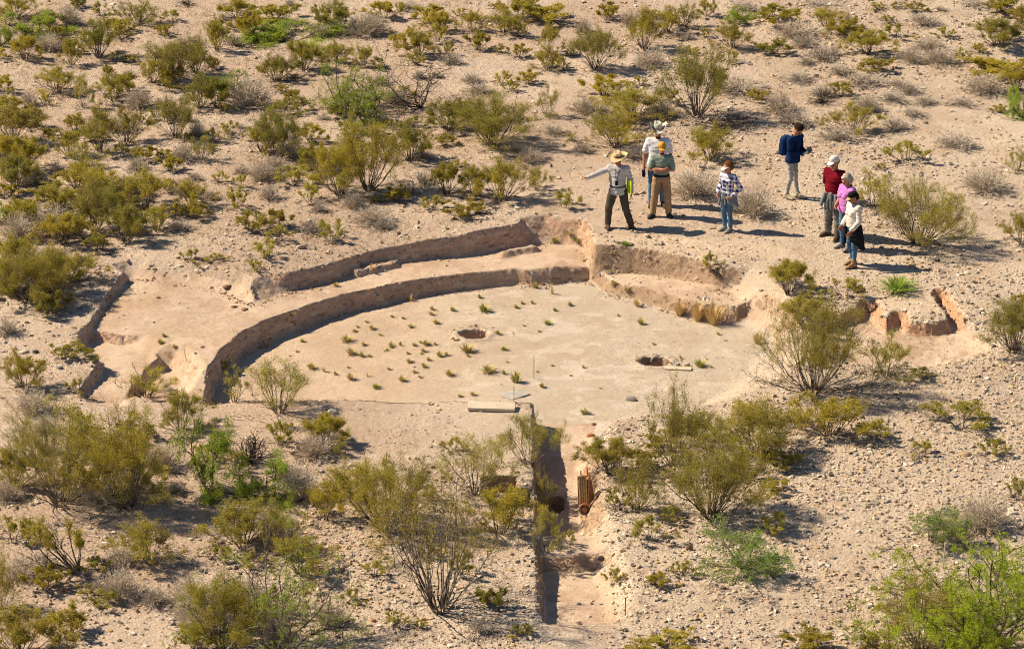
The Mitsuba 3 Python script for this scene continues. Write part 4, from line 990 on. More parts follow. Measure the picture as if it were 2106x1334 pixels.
TUFTS = [
["g",-0.749,4.084,0.154,0.141,"green tuft on the pit floor@47,46"],
["g",-0.653,3.211,0.407,0.256,"green tuft on the pit floor@47,48"],
["g",-1.351,3.212,0.178,0.163,"green tuft on the pit floor@44,48"],
["y",-1.817,3.283,0.178,0.14,"golden dry tuft on the pit floor@42,48"],
["w",-2.322,3.915,0.257,0.258,"thin pale straw sprig on the pit floor@40,46"],
["g",-2.273,2.149,0.163,0.149,"green tuft on the pit floor@40,50"],
["y",-1.71,2.379,0.227,0.161,"golden dry tuft on the pit floor@43,50"],
["y",-3.133,2.031,0.226,0.16,"golden dry tuft on the pit floor@36,51"],
["y",-2.465,2.714,0.127,0.092,"golden dry tuft on the pit floor@39,49"],
["y",-3.664,1.225,0.373,0.227,"golden dry tuft on the pit floor@34,53"],
["y",-3.554,0.44,0.295,0.247,"golden dry tuft on the pit floor@34,55"],
["g",-3.302,0.307,0.172,0.18,"green tuft on the pit floor@35,55"],
["y",-2.671,0.957,0.173,0.136,"golden dry tuft on the pit floor@38,53"],
["g",-2.467,0.974,0.124,0.136,"green tuft on the pit floor@39,53"],
["y",-1.908,1.015,0.248,0.181,"golden dry tuft on the pit floor@42,53"],
["y",-1.952,0.612,0.173,0.158,"golden dry tuft on the pit floor@41,54"],
["g",-1.592,0.281,0.197,0.202,"green tuft on the pit floor@43,55"],
["y",-0.998,0.61,0.419,0.293,"golden dry tuft on the pit floor@46,54"],
["y",-2.244,-0.071,0.22,0.134,"golden dry tuft on the pit floor@40,56"],
["g",-2.911,-1.604,0.24,0.175,"green tuft on the pit floor@37,60"],
["y",-4.363,-0.421,0.292,0.2,"golden dry tuft on the pit floor@30,57"],
["w",-4.079,-0.608,0.194,0.222,"thin pale straw sprig on the pit floor@32,57"],
["y",-3.486,-1.106,0.241,0.243,"golden dry tuft on the pit floor@34,58"],
["w",-3.127,-0.904,0.145,0.177,"thin pale straw sprig on the pit floor@36,58"],
["y",-2.371,-1.18,0.241,0.198,"golden dry tuft on the pit floor@39,59"],
["y",-1.348,-0.85,0.267,0.199,"golden dry tuft on the pit floor@44,58"],
["y",-0.496,-0.662,0.461,0.244,"golden dry tuft on the pit floor@48,57"],
["g",-0.179,-0.783,0.121,0.177,"green tuft on the pit floor@49,58"],
["g",0.084,-1.275,0.313,0.418,"green tuft on the pit floor@50,59"],
["g",0.647,-1.55,0.168,0.175,"green tuft on the pit floor@53,60"],
["g",-0.172,0.723,0.222,0.135,"green tuft on the pit floor@49,54"],
["g",0.8,2.327,0.227,0.184,"green tuft on the pit floor@53,50"],
["g",0.089,3.458,0.153,0.14,"green tuft on the pit floor@50,47"],
["g",0.468,3.73,0.128,0.117,"green tuft on the pit floor@52,47"],
["g",0.234,3.746,0.128,0.105,"green tuft on the pit floor@51,47"],
["g",0.974,3.208,0.127,0.139,"green tuft on the pit floor@54,48"],
["g",1.323,3.582,0.153,0.14,"green tuft on the pit floor@56,47"],
["w",0.921,4.385,0.181,0.401,"thin pale straw sprig on the pit floor@54,45"],
["y",-0.831,-2.006,0.191,0.109,"golden dry tuft on the pit floor@46,61"],
["y",-1.11,-2.082,0.167,0.087,"golden dry tuft on the pit floor@45,61"],
["y",-3.286,0.962,0.173,0.136,"golden dry tuft on the pit floor@36,53"],
["y",-3.519,1.873,0.15,0.092,"golden dry tuft on the pit floor@35,51"],
["y",-3.281,2.463,0.126,0.092,"golden dry tuft on the pit floor@36,50"],
["g",2.904,2.375,0.227,0.23,"green tuft on the pit floor@63,50"],
["y",3.15,1.065,0.124,0.091,"golden dry tuft on the pit floor@64,53"],
["g",4.105,-0.295,0.317,0.267,"green tuft on the pit floor@68,56"],
["g",1.335,3.62,0.115,0.117,"lower green tuft on the pit floor@56,47"],
["y",2.416,2.906,0.101,0.093,"golden dry tuft on the pit floor@60,49"],
["s",3.795,2.911,0.304,0.371,"tall straw grass clump on the pit floor@66,49"],
["s",4.187,2.591,0.329,0.462,"tall straw grass clump on the pit floor@68,49"],
["s",4.527,2.389,0.504,0.483,"tall straw grass clump on the pit floor@70,50"],
["s",2.855,3.512,0.179,0.187,"tall straw grass clump on the pit floor@62,47"],
["s",5.438,1.084,0.223,0.272,"tall straw grass clump on the pit floor@74,53"],
["g",-7.671,-0.106,0.195,0.156,"green tuft on the earth bench@16,53"],
["g",-7.628,0.24,0.147,0.112,"green tuft on the earth bench@16,52"],
["y",-7.345,-0.309,0.146,0.111,"golden dry tuft on the earth bench@17,54"],
["g",1.537,-3.052,0.259,0.194,"green tuft on the pit floor@57,64"],
["y",-4.93,1.914,0.175,0.137,"golden dry tuft by the pit wall@28,49"],
["y",-4.034,3.693,0.179,0.14,"golden dry tuft on the earth bench@33,44"],
["w",-3.245,4.6,0.207,0.236,"thin pale straw sprig on the earth bench@36,42"],
["g",2.303,4.981,0.13,0.166,"green tuft by the pit wall@60,42"],
["g",1.005,6.981,0.266,0.194,"green tuft on the earth bench@54,37"],
["g",1.536,6.954,0.239,0.194,"green tuft on the earth bench@56,37"],
["y",1.375,7.066,0.186,0.146,"golden dry tuft on the earth bench@56,36"],
["w",-5.441,0.967,0.322,0.385,"thin pale straw sprig on the pit floor@26,53"],
["y",0.53,4.777,0.208,0.237,"golden dry tuft on the pit floor@52,44"],
["y",2.345,4.411,0.181,0.259,"golden dry tuft by the pit wall@60,44"],
["y",2.65,4.109,0.206,0.211,"golden dry tuft by the pit wall@61,45"],
["g",-2.03,1.136,0.124,0.091,"green tuft on the pit floor@41,53"],
["y",-2.933,1.629,0.112,0.091,"golden dry tuft on the pit floor@37,52"],
["y",-1.276,1.284,0.112,0.091,"golden dry tuft on the pit floor@44,52"],
["y",-3.826,-0.812,0.145,0.111,"golden dry tuft on the pit floor@33,58"],
["y",-2.677,-0.492,0.122,0.1,"golden dry tuft on the pit floor@38,57"],
["y",-1.918,-0.358,0.183,0.166,"golden dry tuft on the pit floor@41,57"],
["g",-2.754,0.647,0.113,0.085,"green tuft on the pit floor@38,54"],
["y",-2.108,-0.678,0.163,0.106,"lower golden dry tuft on the pit floor@41,57"],
["g",-0.316,1.696,0.187,0.141,"green tuft on the pit floor@49,51"],
["y",-2.168,0.964,0.17,0.127,"golden dry tuft on the pit floor@40,53"],
["y",-2.965,1.688,0.078,0.044,"lower golden dry tuft on the pit floor@37,52"],
["y",-4.886,0.317,0.081,0.045,"golden dry tuft on the pit floor@28,55"],
["g",-4.651,1.184,0.163,0.113,"green tuft on the pit floor@30,53"],
["y",-1.826,2.938,0.164,0.146,"golden dry tuft on the pit floor@42,49"],
["y",-4.742,0.581,0.119,0.066,"golden dry tuft on the pit floor@29,54"],
["y",-1.825,0.03,0.153,0.129,"golden dry tuft on the pit floor@42,56"],
["y",-3.567,-0.352,0.112,0.064,"golden dry tuft on the pit floor@34,57"],
["y",-3.467,2.111,0.105,0.086,"golden dry tuft on the pit floor@35,50"],
["y",-1.992,-0.963,0.132,0.081,"golden dry tuft on the pit floor@41,58"],
["g",-1.98,0.449,0.113,0.063,"green tuft on the pit floor@41,55"],
["y",-2.811,0.585,0.085,0.047,"golden dry tuft on the pit floor@38,54"],
["y",-2.295,0.448,0.139,0.098,"golden dry tuft on the pit floor@40,55"],
["y",-1.7,1.036,0.12,0.101,"golden dry tuft on the pit floor@43,53"],
["y",-1.433,0.337,0.176,0.146,"golden dry tuft on the pit floor@44,55"],
["g",-2.673,0.837,0.156,0.137,"lower green tuft on the pit floor@38,54"],
["g",-0.959,0.27,0.112,0.096,"green tuft on the pit floor@46,55"],
["y",-3.518,1.834,0.139,0.082,"lower golden dry tuft on the pit floor@35,51"],
["g",-2.71,2.817,0.126,0.088,"green tuft on the pit floor@38,49"],
["y",-3.126,0.288,0.14,0.103,"golden dry tuft on the pit floor@36,55"],
["y",-0.874,0.496,0.123,0.094,"lower golden dry tuft on the pit floor@46,54"],
["y",-1.895,1.123,0.127,0.104,"lower golden dry tuft on the pit floor@42,53"],
["g",0.885,-0.298,0.121,0.069,"green tuft on the pit floor@54,56"],
["y",4.356,-0.372,0.116,0.076,"golden dry tuft on the pit floor@70,57"],
["y",3.704,0.184,0.119,0.108,"golden dry tuft on the pit floor@66,55"],
["y",1.906,-1.66,0.064,0.056,"golden dry tuft on the pit floor@59,60"],
["y",0.553,-0.648,0.088,0.083,"golden dry tuft on the pit floor@52,57"],
["y",0.273,2.223,0.103,0.062,"golden dry tuft on the pit floor@51,50"],
["y",1.559,-0.417,0.114,0.104,"golden dry tuft on the pit floor@57,57"],
["y",3.752,-0.472,0.094,0.086,"golden dry tuft on the pit floor@67,57"],
["y",0.031,1.743,0.069,0.067,"golden dry tuft on the pit floor@50,51"],
["g",4.444,2.555,0.081,0.051,"green tuft on the pit floor@69,49"],
["g",1.278,-0.867,0.098,0.057,"green tuft on the pit floor@56,58"],
["y",4.622,2.541,0.103,0.083,"golden dry tuft on the pit floor@70,49"],
["g",4.61,1.673,0.114,0.106,"green tuft on the pit floor@70,52"],
["y",4.264,0.117,0.074,0.047,"golden dry tuft on the pit floor@69,55"],
["y",-0.096,-0.065,0.09,0.061,"golden dry tuft on the pit floor@50,56"],
["g",0.613,1.864,0.102,0.065,"green tuft on the pit floor@53,51"],
]
ROCKS = [
["pale",-4.885,5.122,0.293,0.134,"pale cracked boulder on the soil above the curved upper pit wall",""],
["pale",-7.703,4.365,0.201,0.095,"pale flat rock beside a yellow shrub above the annexe",""],
["brown",-7.97,2.489,0.153,0.084,"small brown earth clod alone on the pale annexe floor",""],
["brown",-6.462,3.235,0.265,0.094,"flat reddish earth clod at the far corner of the annexe floor",""],
["brown",-6.228,2.154,0.175,0.074,"brown earth clod on the sloping end of the annexe ledge",""],
["brown",-5.986,1.975,0.239,0.074,"long brown earth clod on the sloping end of the annexe ledge",""],
["grey",2.524,-2.275,0.331,0.176,"grey white rock with a dark top on the near edge of the pit floor",""],
["grey",3.628,-0.289,0.149,0.099,"small grey rock on the short board by the floor hole",""],
["pale",3.818,-0.303,0.191,0.126,"larger pale rock on the short board by the floor hole",""],
["white",-3.72,-4.3,0.302,0.128,"pale yellow boulder lying by a bush on the near side of the pit",""],
["white",-4.336,-6.015,0.108,0.109,"small bright white stone on the brown soil near the pit edge",""],
["rust",1.635,-4.192,0.242,0.12,"rust brown earth clod on the slope at the trench mouth",""],
["brown",1.708,-3.63,0.163,0.078,"dark brown earth clod above the trench mouth",""],
["white",8.433,-1.16,0.272,0.178,"blocky white boulder by the sparse bush on the stony slope",""],
["pale",8.22,-1.19,0.168,0.08,"flat pale stone leaning on the blocky white boulder",""],
["tan",9.125,-6.33,0.313,0.133,"broad flat tan slab stone on the pale gravel",""],
["white",10.063,-5.755,0.128,0.075,"white stone near the photo edge on pale gravel",""],
["white",5.675,-9.452,0.253,0.207,"large cream boulder on the cobbly slope, biggest there",""],
["white",5.842,-9.243,0.132,0.072,"pale stone touching the large cream boulder",""],
["pale",6.178,-9.057,0.132,0.072,"pale cobble beyond the large cream boulder",""],
["white",6.817,-8.584,0.123,0.089,"lone white cobble on the gravel past the cream boulder",""],
["dark",1.691,-10.613,0.166,0.126,"dark grey boxy rock beside the trench step",""],
["brown",3.361,-10.766,0.175,0.141,"dark brown upright earth clod on the cobbly slope",""],
["pale",2.089,-10.828,0.166,0.094,"cream rock by the dark boxy rock at the trench",""],
["pale",1.927,-10.729,0.129,0.071,"smaller cream rock by the dark boxy rock at the trench",""],
["ochre",3.097,-12.174,0.271,0.1,"smooth ochre cobble, elongated, under a little sprig",""],
["ochre",2.734,-11.28,0.128,0.085,"ochre cobble with a shadowed face on the cobbly slope",""],
["grey",2.791,-12.802,0.116,0.076,"bluish grey rounded cobble on the near gravel",""],
["dark",3.381,-13.547,0.142,0.09,"dark grey angular stone on the near gravel",""],
["rust",3.319,-14.256,0.149,0.082,"orange pink stone at the near edge of the photo",""],
["grey",1.238,-12.232,0.127,0.085,"grey rounded stone lying in the end of the trench",""],
["pale",1.222,-13.122,0.134,0.099,"pale rounded stone on the lip of the trench end",""],
["grey",1.473,-12.24,0.09,0.084,"small dark stone in the end of the trench",""],
["white",-8.373,-14.054,0.264,0.149,"bright white boulder near the corner of the photo",""],
["ochre",-7.284,-13.89,0.15,0.06,"flat yellow stone on the bare soil of the near corner",""],
["grey",-6.172,-13.626,0.141,0.105,"grey pointed stone on the bare soil of the near corner",""],
["pale",-6.378,-12.229,0.09,0.107,"upright pale stone under the leaning creosote",""],
["pale",-7.143,-11.896,0.181,0.062,"flat pale stone in the shade of the leaning creosote",""],
["brown",-8.305,-12.276,0.252,0.069,"flat brown stone with a dark edge on bare soil",""],
["ochre",-3.806,-12.431,0.216,0.099,"yellowish boulder beside the bare pale branched mesquite",""],
["ochre",-2.205,-12.657,0.143,0.069,"ochre stone before the vase shaped creosote",""],
["rust",-2.529,-13.596,0.159,0.09,"rusty brown angular stone on near bare soil",""],
["tan",-3.567,-13.547,0.212,0.06,"long tan stone half buried in near bare soil",""],
["white",2.726,-7.285,0.145,0.197,"tall white boulder under the leaning creosote by the trench",""],
["white",2.54,-6.204,0.118,0.05,"white sliver of stone near the trench bushes",""],
["white",9.693,-9.217,0.245,0.096,"white boulder beside the grey dry brush",""],
["white",5.846,-11.35,0.201,0.078,"elongated white cobble on the near gravel",""],
["ochre",5.885,-11.641,0.127,0.07,"pale yellow cobble under the elongated white cobble",""],
["rust",6.809,-11.495,0.164,0.07,"pinkish flat cobble in the middle of the near gravel",""],
["white",7.103,-11.564,0.109,0.085,"white upright cobble beside the pinkish flat cobble",""],
["white",6.386,-12.43,0.162,0.076,"cream elongated cobble next to the lime green mesquite",""],
["white",6.658,-12.315,0.108,0.092,"white cobble next to the lime green mesquite",""],
["tan",6.245,-12.194,0.126,0.077,"tan cobble beyond the cream elongated one",""],
["ochre",5.782,-10.681,0.148,0.078,"brown yellow cobble in the shadow of the bright young mesquite",""],
["ochre",5.326,-10.736,0.166,0.086,"ochre cobble at the foot of the bright young mesquite",""],
["brown",7.807,2.352,0.328,0.167,"big brown boulder on the pit rim below the standing women",""],
["tan",7.222,2.151,0.261,0.13,"tan boulder on the pit rim beside the big brown one",""],
["pale",6.47,6.907,0.138,0.108,"largest stone of the small pale stone heap",""],
["pale",6.555,6.663,0.126,0.078,"middle stone of the small pale stone heap",""],
["white",6.664,6.587,0.138,0.068,"flat white stone of the small pale stone heap",""],
["pale",6.845,6.698,0.115,0.068,"outer pale stone of the heap behind the maroon man",""],
["white",6.569,6.391,0.114,0.058,"lowest white stone of the small pale stone heap",""],
["tan",6.335,7.108,0.104,0.059,"little tan stone just beyond the small pale stone heap",""],
["pale",5.867,7.521,0.151,0.089,"pale stone at the foot of the grey brush near the checked shirt",""],
["pale",6.039,7.327,0.127,0.079,"second pale stone at the foot of the grey brush",""],
["tan",4.71,6.294,0.206,0.078,"flat tan stone next to the shoes of the checked shirt woman",""],
["grey",6.035,5.953,0.102,0.087,"dark upright stone in the shadow of the checked shirt woman",""],
["tan",9.152,3.998,0.223,0.085,"tan stone behind the woman in the cream sweatshirt",""],
["dark",9.753,4.196,0.179,0.104,"dark stone pair beyond the cream sweatshirt woman",""],
["tan",9.084,4.304,0.112,0.085,"small upright stone beyond the cream sweatshirt woman",""],
["pale",3.164,8.801,0.212,0.09,"pale stone behind the folded arms man",""],
["tan",2.043,9.165,0.213,0.08,"flat tan stone behind the pointing man",""],
["pale",2.996,8.705,0.188,0.1,"pale blocky stone behind the pointing man",""],
["grey",11.347,2.112,0.142,0.083,"grey stone at the photo edge beyond the pit",""],
["pale",10.58,3.41,0.133,0.075,"pale stone on the open ground behind the end block",""],
["dark",0.051,-3.752,0.122,0.069,"dark clod at the end of the long board",""],
["dark",0.152,-3.876,0.091,0.052,"smaller dark clod at the end of the long board",""],
["white",-10.505,-1.079,0.251,0.089,"white slab stone above the corner bush on the annexe side",""],
["dark",-10.277,-1.062,0.21,0.089,"dark stone leaning on the white slab stone",""],
["grey",-9.648,-1.93,0.207,0.088,"grey slab heap at the lower annexe edge",""],
["grey",-9.5,-1.609,0.187,0.08,"grey slab on the lower annexe edge",""],
["white",-6.394,-2.792,0.164,0.07,"white stone at the near corner of the pit floor",""],
["pale",-6.338,-2.323,0.145,0.07,"pale stone below the near corner of the pit floor",""],
["tan",8.71,-8.153,0.153,0.057,"tan pebble slab on the open pale gravel",""],
["white",8.483,-3.697,0.101,0.06,"white stone on the slope past the blocky boulder",""],
["pale",-0.241,-1.389,0.094,0.053,"pale pebble near the green tall tuft on the pit floor",""],
["grey",-2.13,-0.364,0.106,0.045,"small grey stone on the open pit floor",""],
["tan",4.727,1.286,0.173,0.055,"tan twig like stone on the far rim of the pit floor",""],
]
ROCK_SETS = [
["% cobble on the near stony slope","loose cobbles on the near stony slope",[["pale",5.858,-13.166,0.137,0.048,"81,94"],["pale",4.866,-14.107,0.125,0.046,"76,98"],["pale",5.115,-10.924,0.123,0.05,"76,85"],["tan",6.626,-11.749,0.095,0.036,"85,88"],["pale",7.163,-10.354,0.129,0.048,"87,83"],["pale",8.306,-9.724,0.142,0.08,"92,81"],["pale",3.836,-14.237,0.117,0.045,"71,98"],["tan",8.17,-10.699,0.154,0.064,"92,85"],["white",4.488,-10.497,0.094,0.04,"73,84"],["grey",7.061,-12.554,0.124,0.044,"87,92"],["pale",4.41,-11.176,0.133,0.062,"73,86"],["white",6.627,-10.019,0.156,0.091,"84,82"],["tan",4.393,-11.663,0.122,0.053,"73,88"],["pale",5.874,-9.753,0.088,0.044,"80,81"],["tan",8.133,-10.273,0.102,0.044,"92,83"],["white",4.341,-12.217,0.137,0.067,"73,90"],["tan",6.947,-11.524,0.104,0.06,"86,88"],["pale",2.805,-11.365,0.127,0.054,"65,87"],["grey",7.717,-12.35,0.104,0.043,"91,91"],["pale",3.292,-9.997,0.157,0.091,"67,82"],["grey",2.382,-13.253,0.104,0.048,"63,94"],["white",4.894,-9.965,0.152,0.083,"75,82"],["pale",4.31,-10.709,0.155,0.09,"72,85"],["tan",5.885,-13.366,0.087,0.038,"81,95"],["pale",2.595,-11.76,0.092,0.051,"64,89"],["grey",8.08,-11.88,0.117,0.054,"92,89"],["tan",3.991,-11.689,0.092,0.051,"71,88"],["grey",5.52,-10.6,0.152,0.059,"78,84"],["pale",5.162,-12.161,0.121,0.052,"77,90"],["white",6.8,-13.326,0.129,0.069,"86,95"],["tan",4.344,-13.006,0.1,0.041,"73,94"],["grey",7.968,-13.098,0.148,0.075,"92,94"],["grey",5.887,-9.762,0.125,0.053,"80,81"],["grey",3.919,-11.126,0.119,0.051,"70,86"],["grey",5.984,-13.148,0.139,0.08,"82,94"],["grey",3.181,-13.807,0.111,0.065,"67,97"],["grey",5.312,-12.24,0.093,0.054,"78,90"],["tan",5.017,-12.958,0.132,0.051,"77,93"],["tan",6.845,-12.518,0.129,0.054,"86,91"],["white",5.404,-13.725,0.099,0.038,"79,97"],["pale",5.683,-12.684,0.094,0.047,"80,92"],["white",2.486,-11.998,0.098,0.056,"63,89"],["pale",2.803,-14.265,0.113,0.039,"65,98"],["pale",5.047,-11.559,0.127,0.05,"76,88"],["grey",6.562,-11.585,0.107,0.06,"84,88"],["white",7.306,-12.988,0.119,0.057,"89,93"],["pale",4.085,-11.144,0.12,0.05,"71,86"],["pale",4.439,-10.338,0.114,0.057,"73,83"],["pale",4.544,-10.397,0.127,0.059,"73,84"],["white",3.504,-10.381,0.09,0.039,"68,83"],["grey",4.062,-14.024,0.117,0.059,"72,97"],["pale",7.606,-11.561,0.113,0.053,"90,88"],["pale",5.026,-13.021,0.108,0.053,"77,94"],["tan",3.662,-14.318,0.113,0.039,"70,99"],["pale",7.967,-11.234,0.15,0.069,"91,86"],["grey",2.935,-12.672,0.112,0.039,"66,92"],["pale",3.066,-11.636,0.117,0.048,"66,88"],["grey",7.669,-13.374,0.097,0.054,"91,95"],["tan",6.626,-11.127,0.119,0.056,"84,86"]]],
["% cobble around the vase shaped creosote","loose cobbles around the vase shaped creosote",[["grey",-0.499,-12.744,0.145,0.077,"47,92"],["pale",-2.874,-11.365,0.107,0.056,"35,87"],["white",-4.069,-10.611,0.133,0.047,"29,84"],["white",-3.088,-11.094,0.15,0.051,"34,86"],["grey",-0.872,-10.956,0.125,0.07,"45,86"],["white",-0.605,-11.145,0.132,0.075,"47,86"],["grey",-2.155,-12.265,0.103,0.053,"39,90"],["pale",-2.349,-10.445,0.141,0.053,"38,84"],["pale",-2.125,-11.446,0.118,0.057,"39,87"],["white",-2.348,-11.413,0.086,0.035,"38,87"],["pale",-3.879,-9.503,0.155,0.081,"30,80"],["grey",-0.025,-13.215,0.13,0.048,"50,94"],["grey",-3.61,-11.628,0.142,0.074,"31,88"],["white",-3.621,-10.399,0.151,0.059,"31,84"],["white",-3.313,-12.331,0.086,0.03,"33,91"],["grey",-3.715,-10.751,0.088,0.043,"31,85"],["pale",-2.807,-11.586,0.118,0.067,"35,88"],["pale",-3.605,-10.408,0.125,0.072,"32,84"],["white",-1.796,-11.749,0.101,0.041,"41,88"],["white",-0.984,-11.347,0.092,0.052,"45,87"],["grey",-2.249,-10.839,0.092,0.047,"38,85"],["grey",-3.754,-11.845,0.088,0.041,"30,89"],["pale",-2.248,-10.843,0.117,0.043,"38,85"],["white",-1.906,-11.424,0.11,0.064,"40,87"],["grey",-2.299,-12.407,0.135,0.079,"38,91"],["grey",-1.321,-12.503,0.091,0.039,"43,91"],["pale",-3.184,-10.597,0.128,0.07,"34,84"],["pale",-2.522,-12.085,0.107,0.058,"37,90"],["white",-2.275,-12.603,0.118,0.062,"38,92"],["white",-2.534,-9.7,0.087,0.034,"37,81"],["pale",-2.033,-12.89,0.128,0.043,"39,93"],["grey",-2.12,-12.734,0.125,0.053,"39,92"],["grey",-2.238,-10.054,0.132,0.058,"39,82"]]],
["% cobble on the upper stony slope","loose cobbles on the upper stony slope",[["pale",6.419,-8.419,0.085,0.031,"82,77"],["white",8.964,-7.469,0.116,0.054,"94,73"],["white",4.416,-8.713,0.097,0.05,"72,78"],["white",8.388,-5.247,0.136,0.073,"90,67"],["white",6.352,-5.103,0.094,0.033,"80,66"],["tan",8.539,-6.034,0.117,0.052,"91,69"],["pale",10.252,-4.44,0.099,0.043,"99,64"],["white",4.578,-9.224,0.102,0.039,"73,79"],["tan",5.93,-1.676,0.121,0.071,"77,57"],["pale",4.77,-0.483,0.134,0.051,"71,57"],["tan",4.461,-8.088,0.124,0.053,"72,76"],["pale",5.287,-0.876,0.141,0.051,"74,57"],["pale",7.05,-6.85,0.115,0.051,"84,72"],["pale",4.906,-3.452,0.106,0.053,"73,62"],["tan",9.098,-8.957,0.087,0.041,"96,78"],["pale",6.76,-5.671,0.084,0.046,"82,68"],["white",4.693,-9.16,0.085,0.047,"74,79"],["pale",5.986,-1.389,0.117,0.053,"77,56"],["white",8.888,-5.687,0.087,0.05,"93,68"],["pale",5.25,-5.291,0.126,0.069,"75,67"],["white",6.5,-2.495,0.087,0.045,"80,59"],["pale",8.661,-9.061,0.113,0.04,"94,79"],["pale",8.966,-1.539,0.096,0.054,"91,57"],["pale",10.028,-2.079,0.131,0.069,"96,57"],["white",7.37,-8.481,0.113,0.055,"87,77"]]],
["% stone edging the annexe","stones edging the annexe",[["pale",-7.482,3.763,0.14,0.074,"18,42"],["white",-6.968,3.859,0.152,0.074,"20,41"],["white",-7.738,3.95,0.1,0.051,"17,41"],["pale",-7.818,4.061,0.149,0.052,"17,41"],["tan",-8.291,4.071,0.117,0.068,"15,41"],["tan",-7.15,3.905,0.122,0.048,"19,41"],["pale",-8.19,3.924,0.102,0.046,"15,42"],["tan",-6.468,3.512,0.098,0.044,"22,42"],["pale",-7.92,3.876,0.102,0.055,"16,42"],["pale",-6.48,3.635,0.164,0.06,"22,42"],["pale",-6.733,3.745,0.093,0.032,"21,42"],["white",-7.217,3.841,0.158,0.072,"19,42"],["tan",-7.967,3.793,0.113,0.06,"16,42"],["white",-7.581,3.994,0.154,0.067,"18,41"],["tan",-8.197,3.974,0.148,0.084,"15,42"],["white",-7.972,3.803,0.114,0.064,"16,42"],["pale",-7.115,3.709,0.118,0.043,"20,42"],["pale",-7.156,3.786,0.152,0.064,"19,42"],["white",-8.335,4.015,0.119,0.057,"14,41"],["pale",-6.766,3.775,0.135,0.056,"21,41"],["white",-8.238,4.086,0.117,0.049,"15,41"],["pale",-6.501,3.741,0.144,0.05,"22,41"],["tan",-8.193,3.771,0.112,0.058,"15,43"]]],
["% stone outside the annexe wall","stones outside the annexe wall",[["pale",-9.466,-0.35,0.123,0.057,"7,52"],["grey",-10.738,0.943,0.108,0.048,"3,49"],["pale",-10.798,0.378,0.097,0.055,"2,50"],["grey",-9.887,0.382,0.092,0.037,"6,50"],["pale",-10.676,0.563,0.137,0.078,"3,50"],["pale",-10.489,-0.12,0.134,0.068,"3,52"],["grey",-9.89,-0.131,0.125,0.056,"6,52"],["grey",-10.131,0.087,0.143,0.064,"5,51"],["grey",-10.537,-0.695,0.105,0.037,"2,53"],["pale",-10.586,0.037,0.123,0.056,"3,51"],["grey",-10.391,0.983,0.137,0.072,"4,49"],["pale",-10.685,0.181,0.138,0.058,"2,51"],["pale",-9.474,-0.136,0.144,0.082,"8,52"],["pale",-9.778,-0.498,0.138,0.054,"6,53"],["pale",-10.65,1.015,0.096,0.047,"3,49"],["pale",-10.162,0.528,0.135,0.07,"5,50"]]],
["small % stone on the rim slope","stones on the rim slope",[["pale",5.365,3.826,0.094,0.041,"73,42"],["pale",5.045,5.071,0.082,0.038,"71,38"],["tan",4.515,4.151,0.071,0.041,"69,41"],["tan",3.807,5.486,0.112,0.042,"66,37"],["pale",2.124,5.165,0.083,0.03,"59,39"],["pale",4.795,4.103,0.08,0.044,"70,41"],["tan",5.646,4.067,0.076,0.033,"74,41"],["pale",3.153,4.927,0.099,0.048,"63,40"],["pale",3.172,4.956,0.106,0.048,"63,39"],["pale",2.905,4.934,0.08,0.029,"62,42"],["pale",3.096,5.341,0.089,0.043,"63,38"],["tan",3.493,4.699,0.072,0.027,"65,42"],["pale",2.415,5.075,0.074,0.026,"60,41"],["pale",4.105,4.314,0.106,0.037,"67,42"],["tan",2.899,4.94,0.088,0.041,"62,42"],["tan",5.514,4.387,0.105,0.049,"73,40"],["tan",2.303,5.149,0.103,0.058,"60,39"],["pale",5.449,4.285,0.095,0.033,"73,40"],["tan",2.199,5.109,0.086,0.05,"59,41"],["tan",4.903,4.678,0.111,0.044,"71,39"],["tan",3.625,4.98,0.089,0.03,"65,38"],["pale",4.352,4.226,0.101,0.036,"69,41"],["pale",3.475,4.722,0.107,0.054,"65,41"]]],
["% stone near the end block","stones near the end block",[["tan",10.86,2.842,0.094,0.035,"97,43"],["pale",9.7,1.942,0.127,0.044,"92,47"],["grey",11.204,4.424,0.086,0.037,"98,40"],["grey",11.091,4.162,0.107,0.052,"97,40"],["tan",10.068,4.325,0.101,0.044,"93,40"],["pale",10.259,2.53,0.129,0.076,"95,44"],["tan",9.801,4.648,0.079,0.03,"91,39"],["pale",10.219,2.134,0.077,0.034,"95,45"],["pale",9.737,2.291,0.125,0.06,"92,45"],["tan",10.401,4.34,0.085,0.041,"94,40"],["tan",9.838,2.515,0.109,0.065,"93,44"],["pale",10.08,4.098,0.13,0.066,"93,40"],["pale",9.541,3.944,0.112,0.065,"91,41"],["pale",9.899,2.626,0.122,0.056,"93,44"],["grey",9.643,4.71,0.11,0.05,"91,39"],["pale",9.604,4.424,0.097,0.042,"91,40"],["pale",9.89,1.803,0.102,0.054,"93,46"],["tan",9.753,1.982,0.11,0.042,"93,46"],["tan",10.866,2.204,0.109,0.062,"97,45"]]],
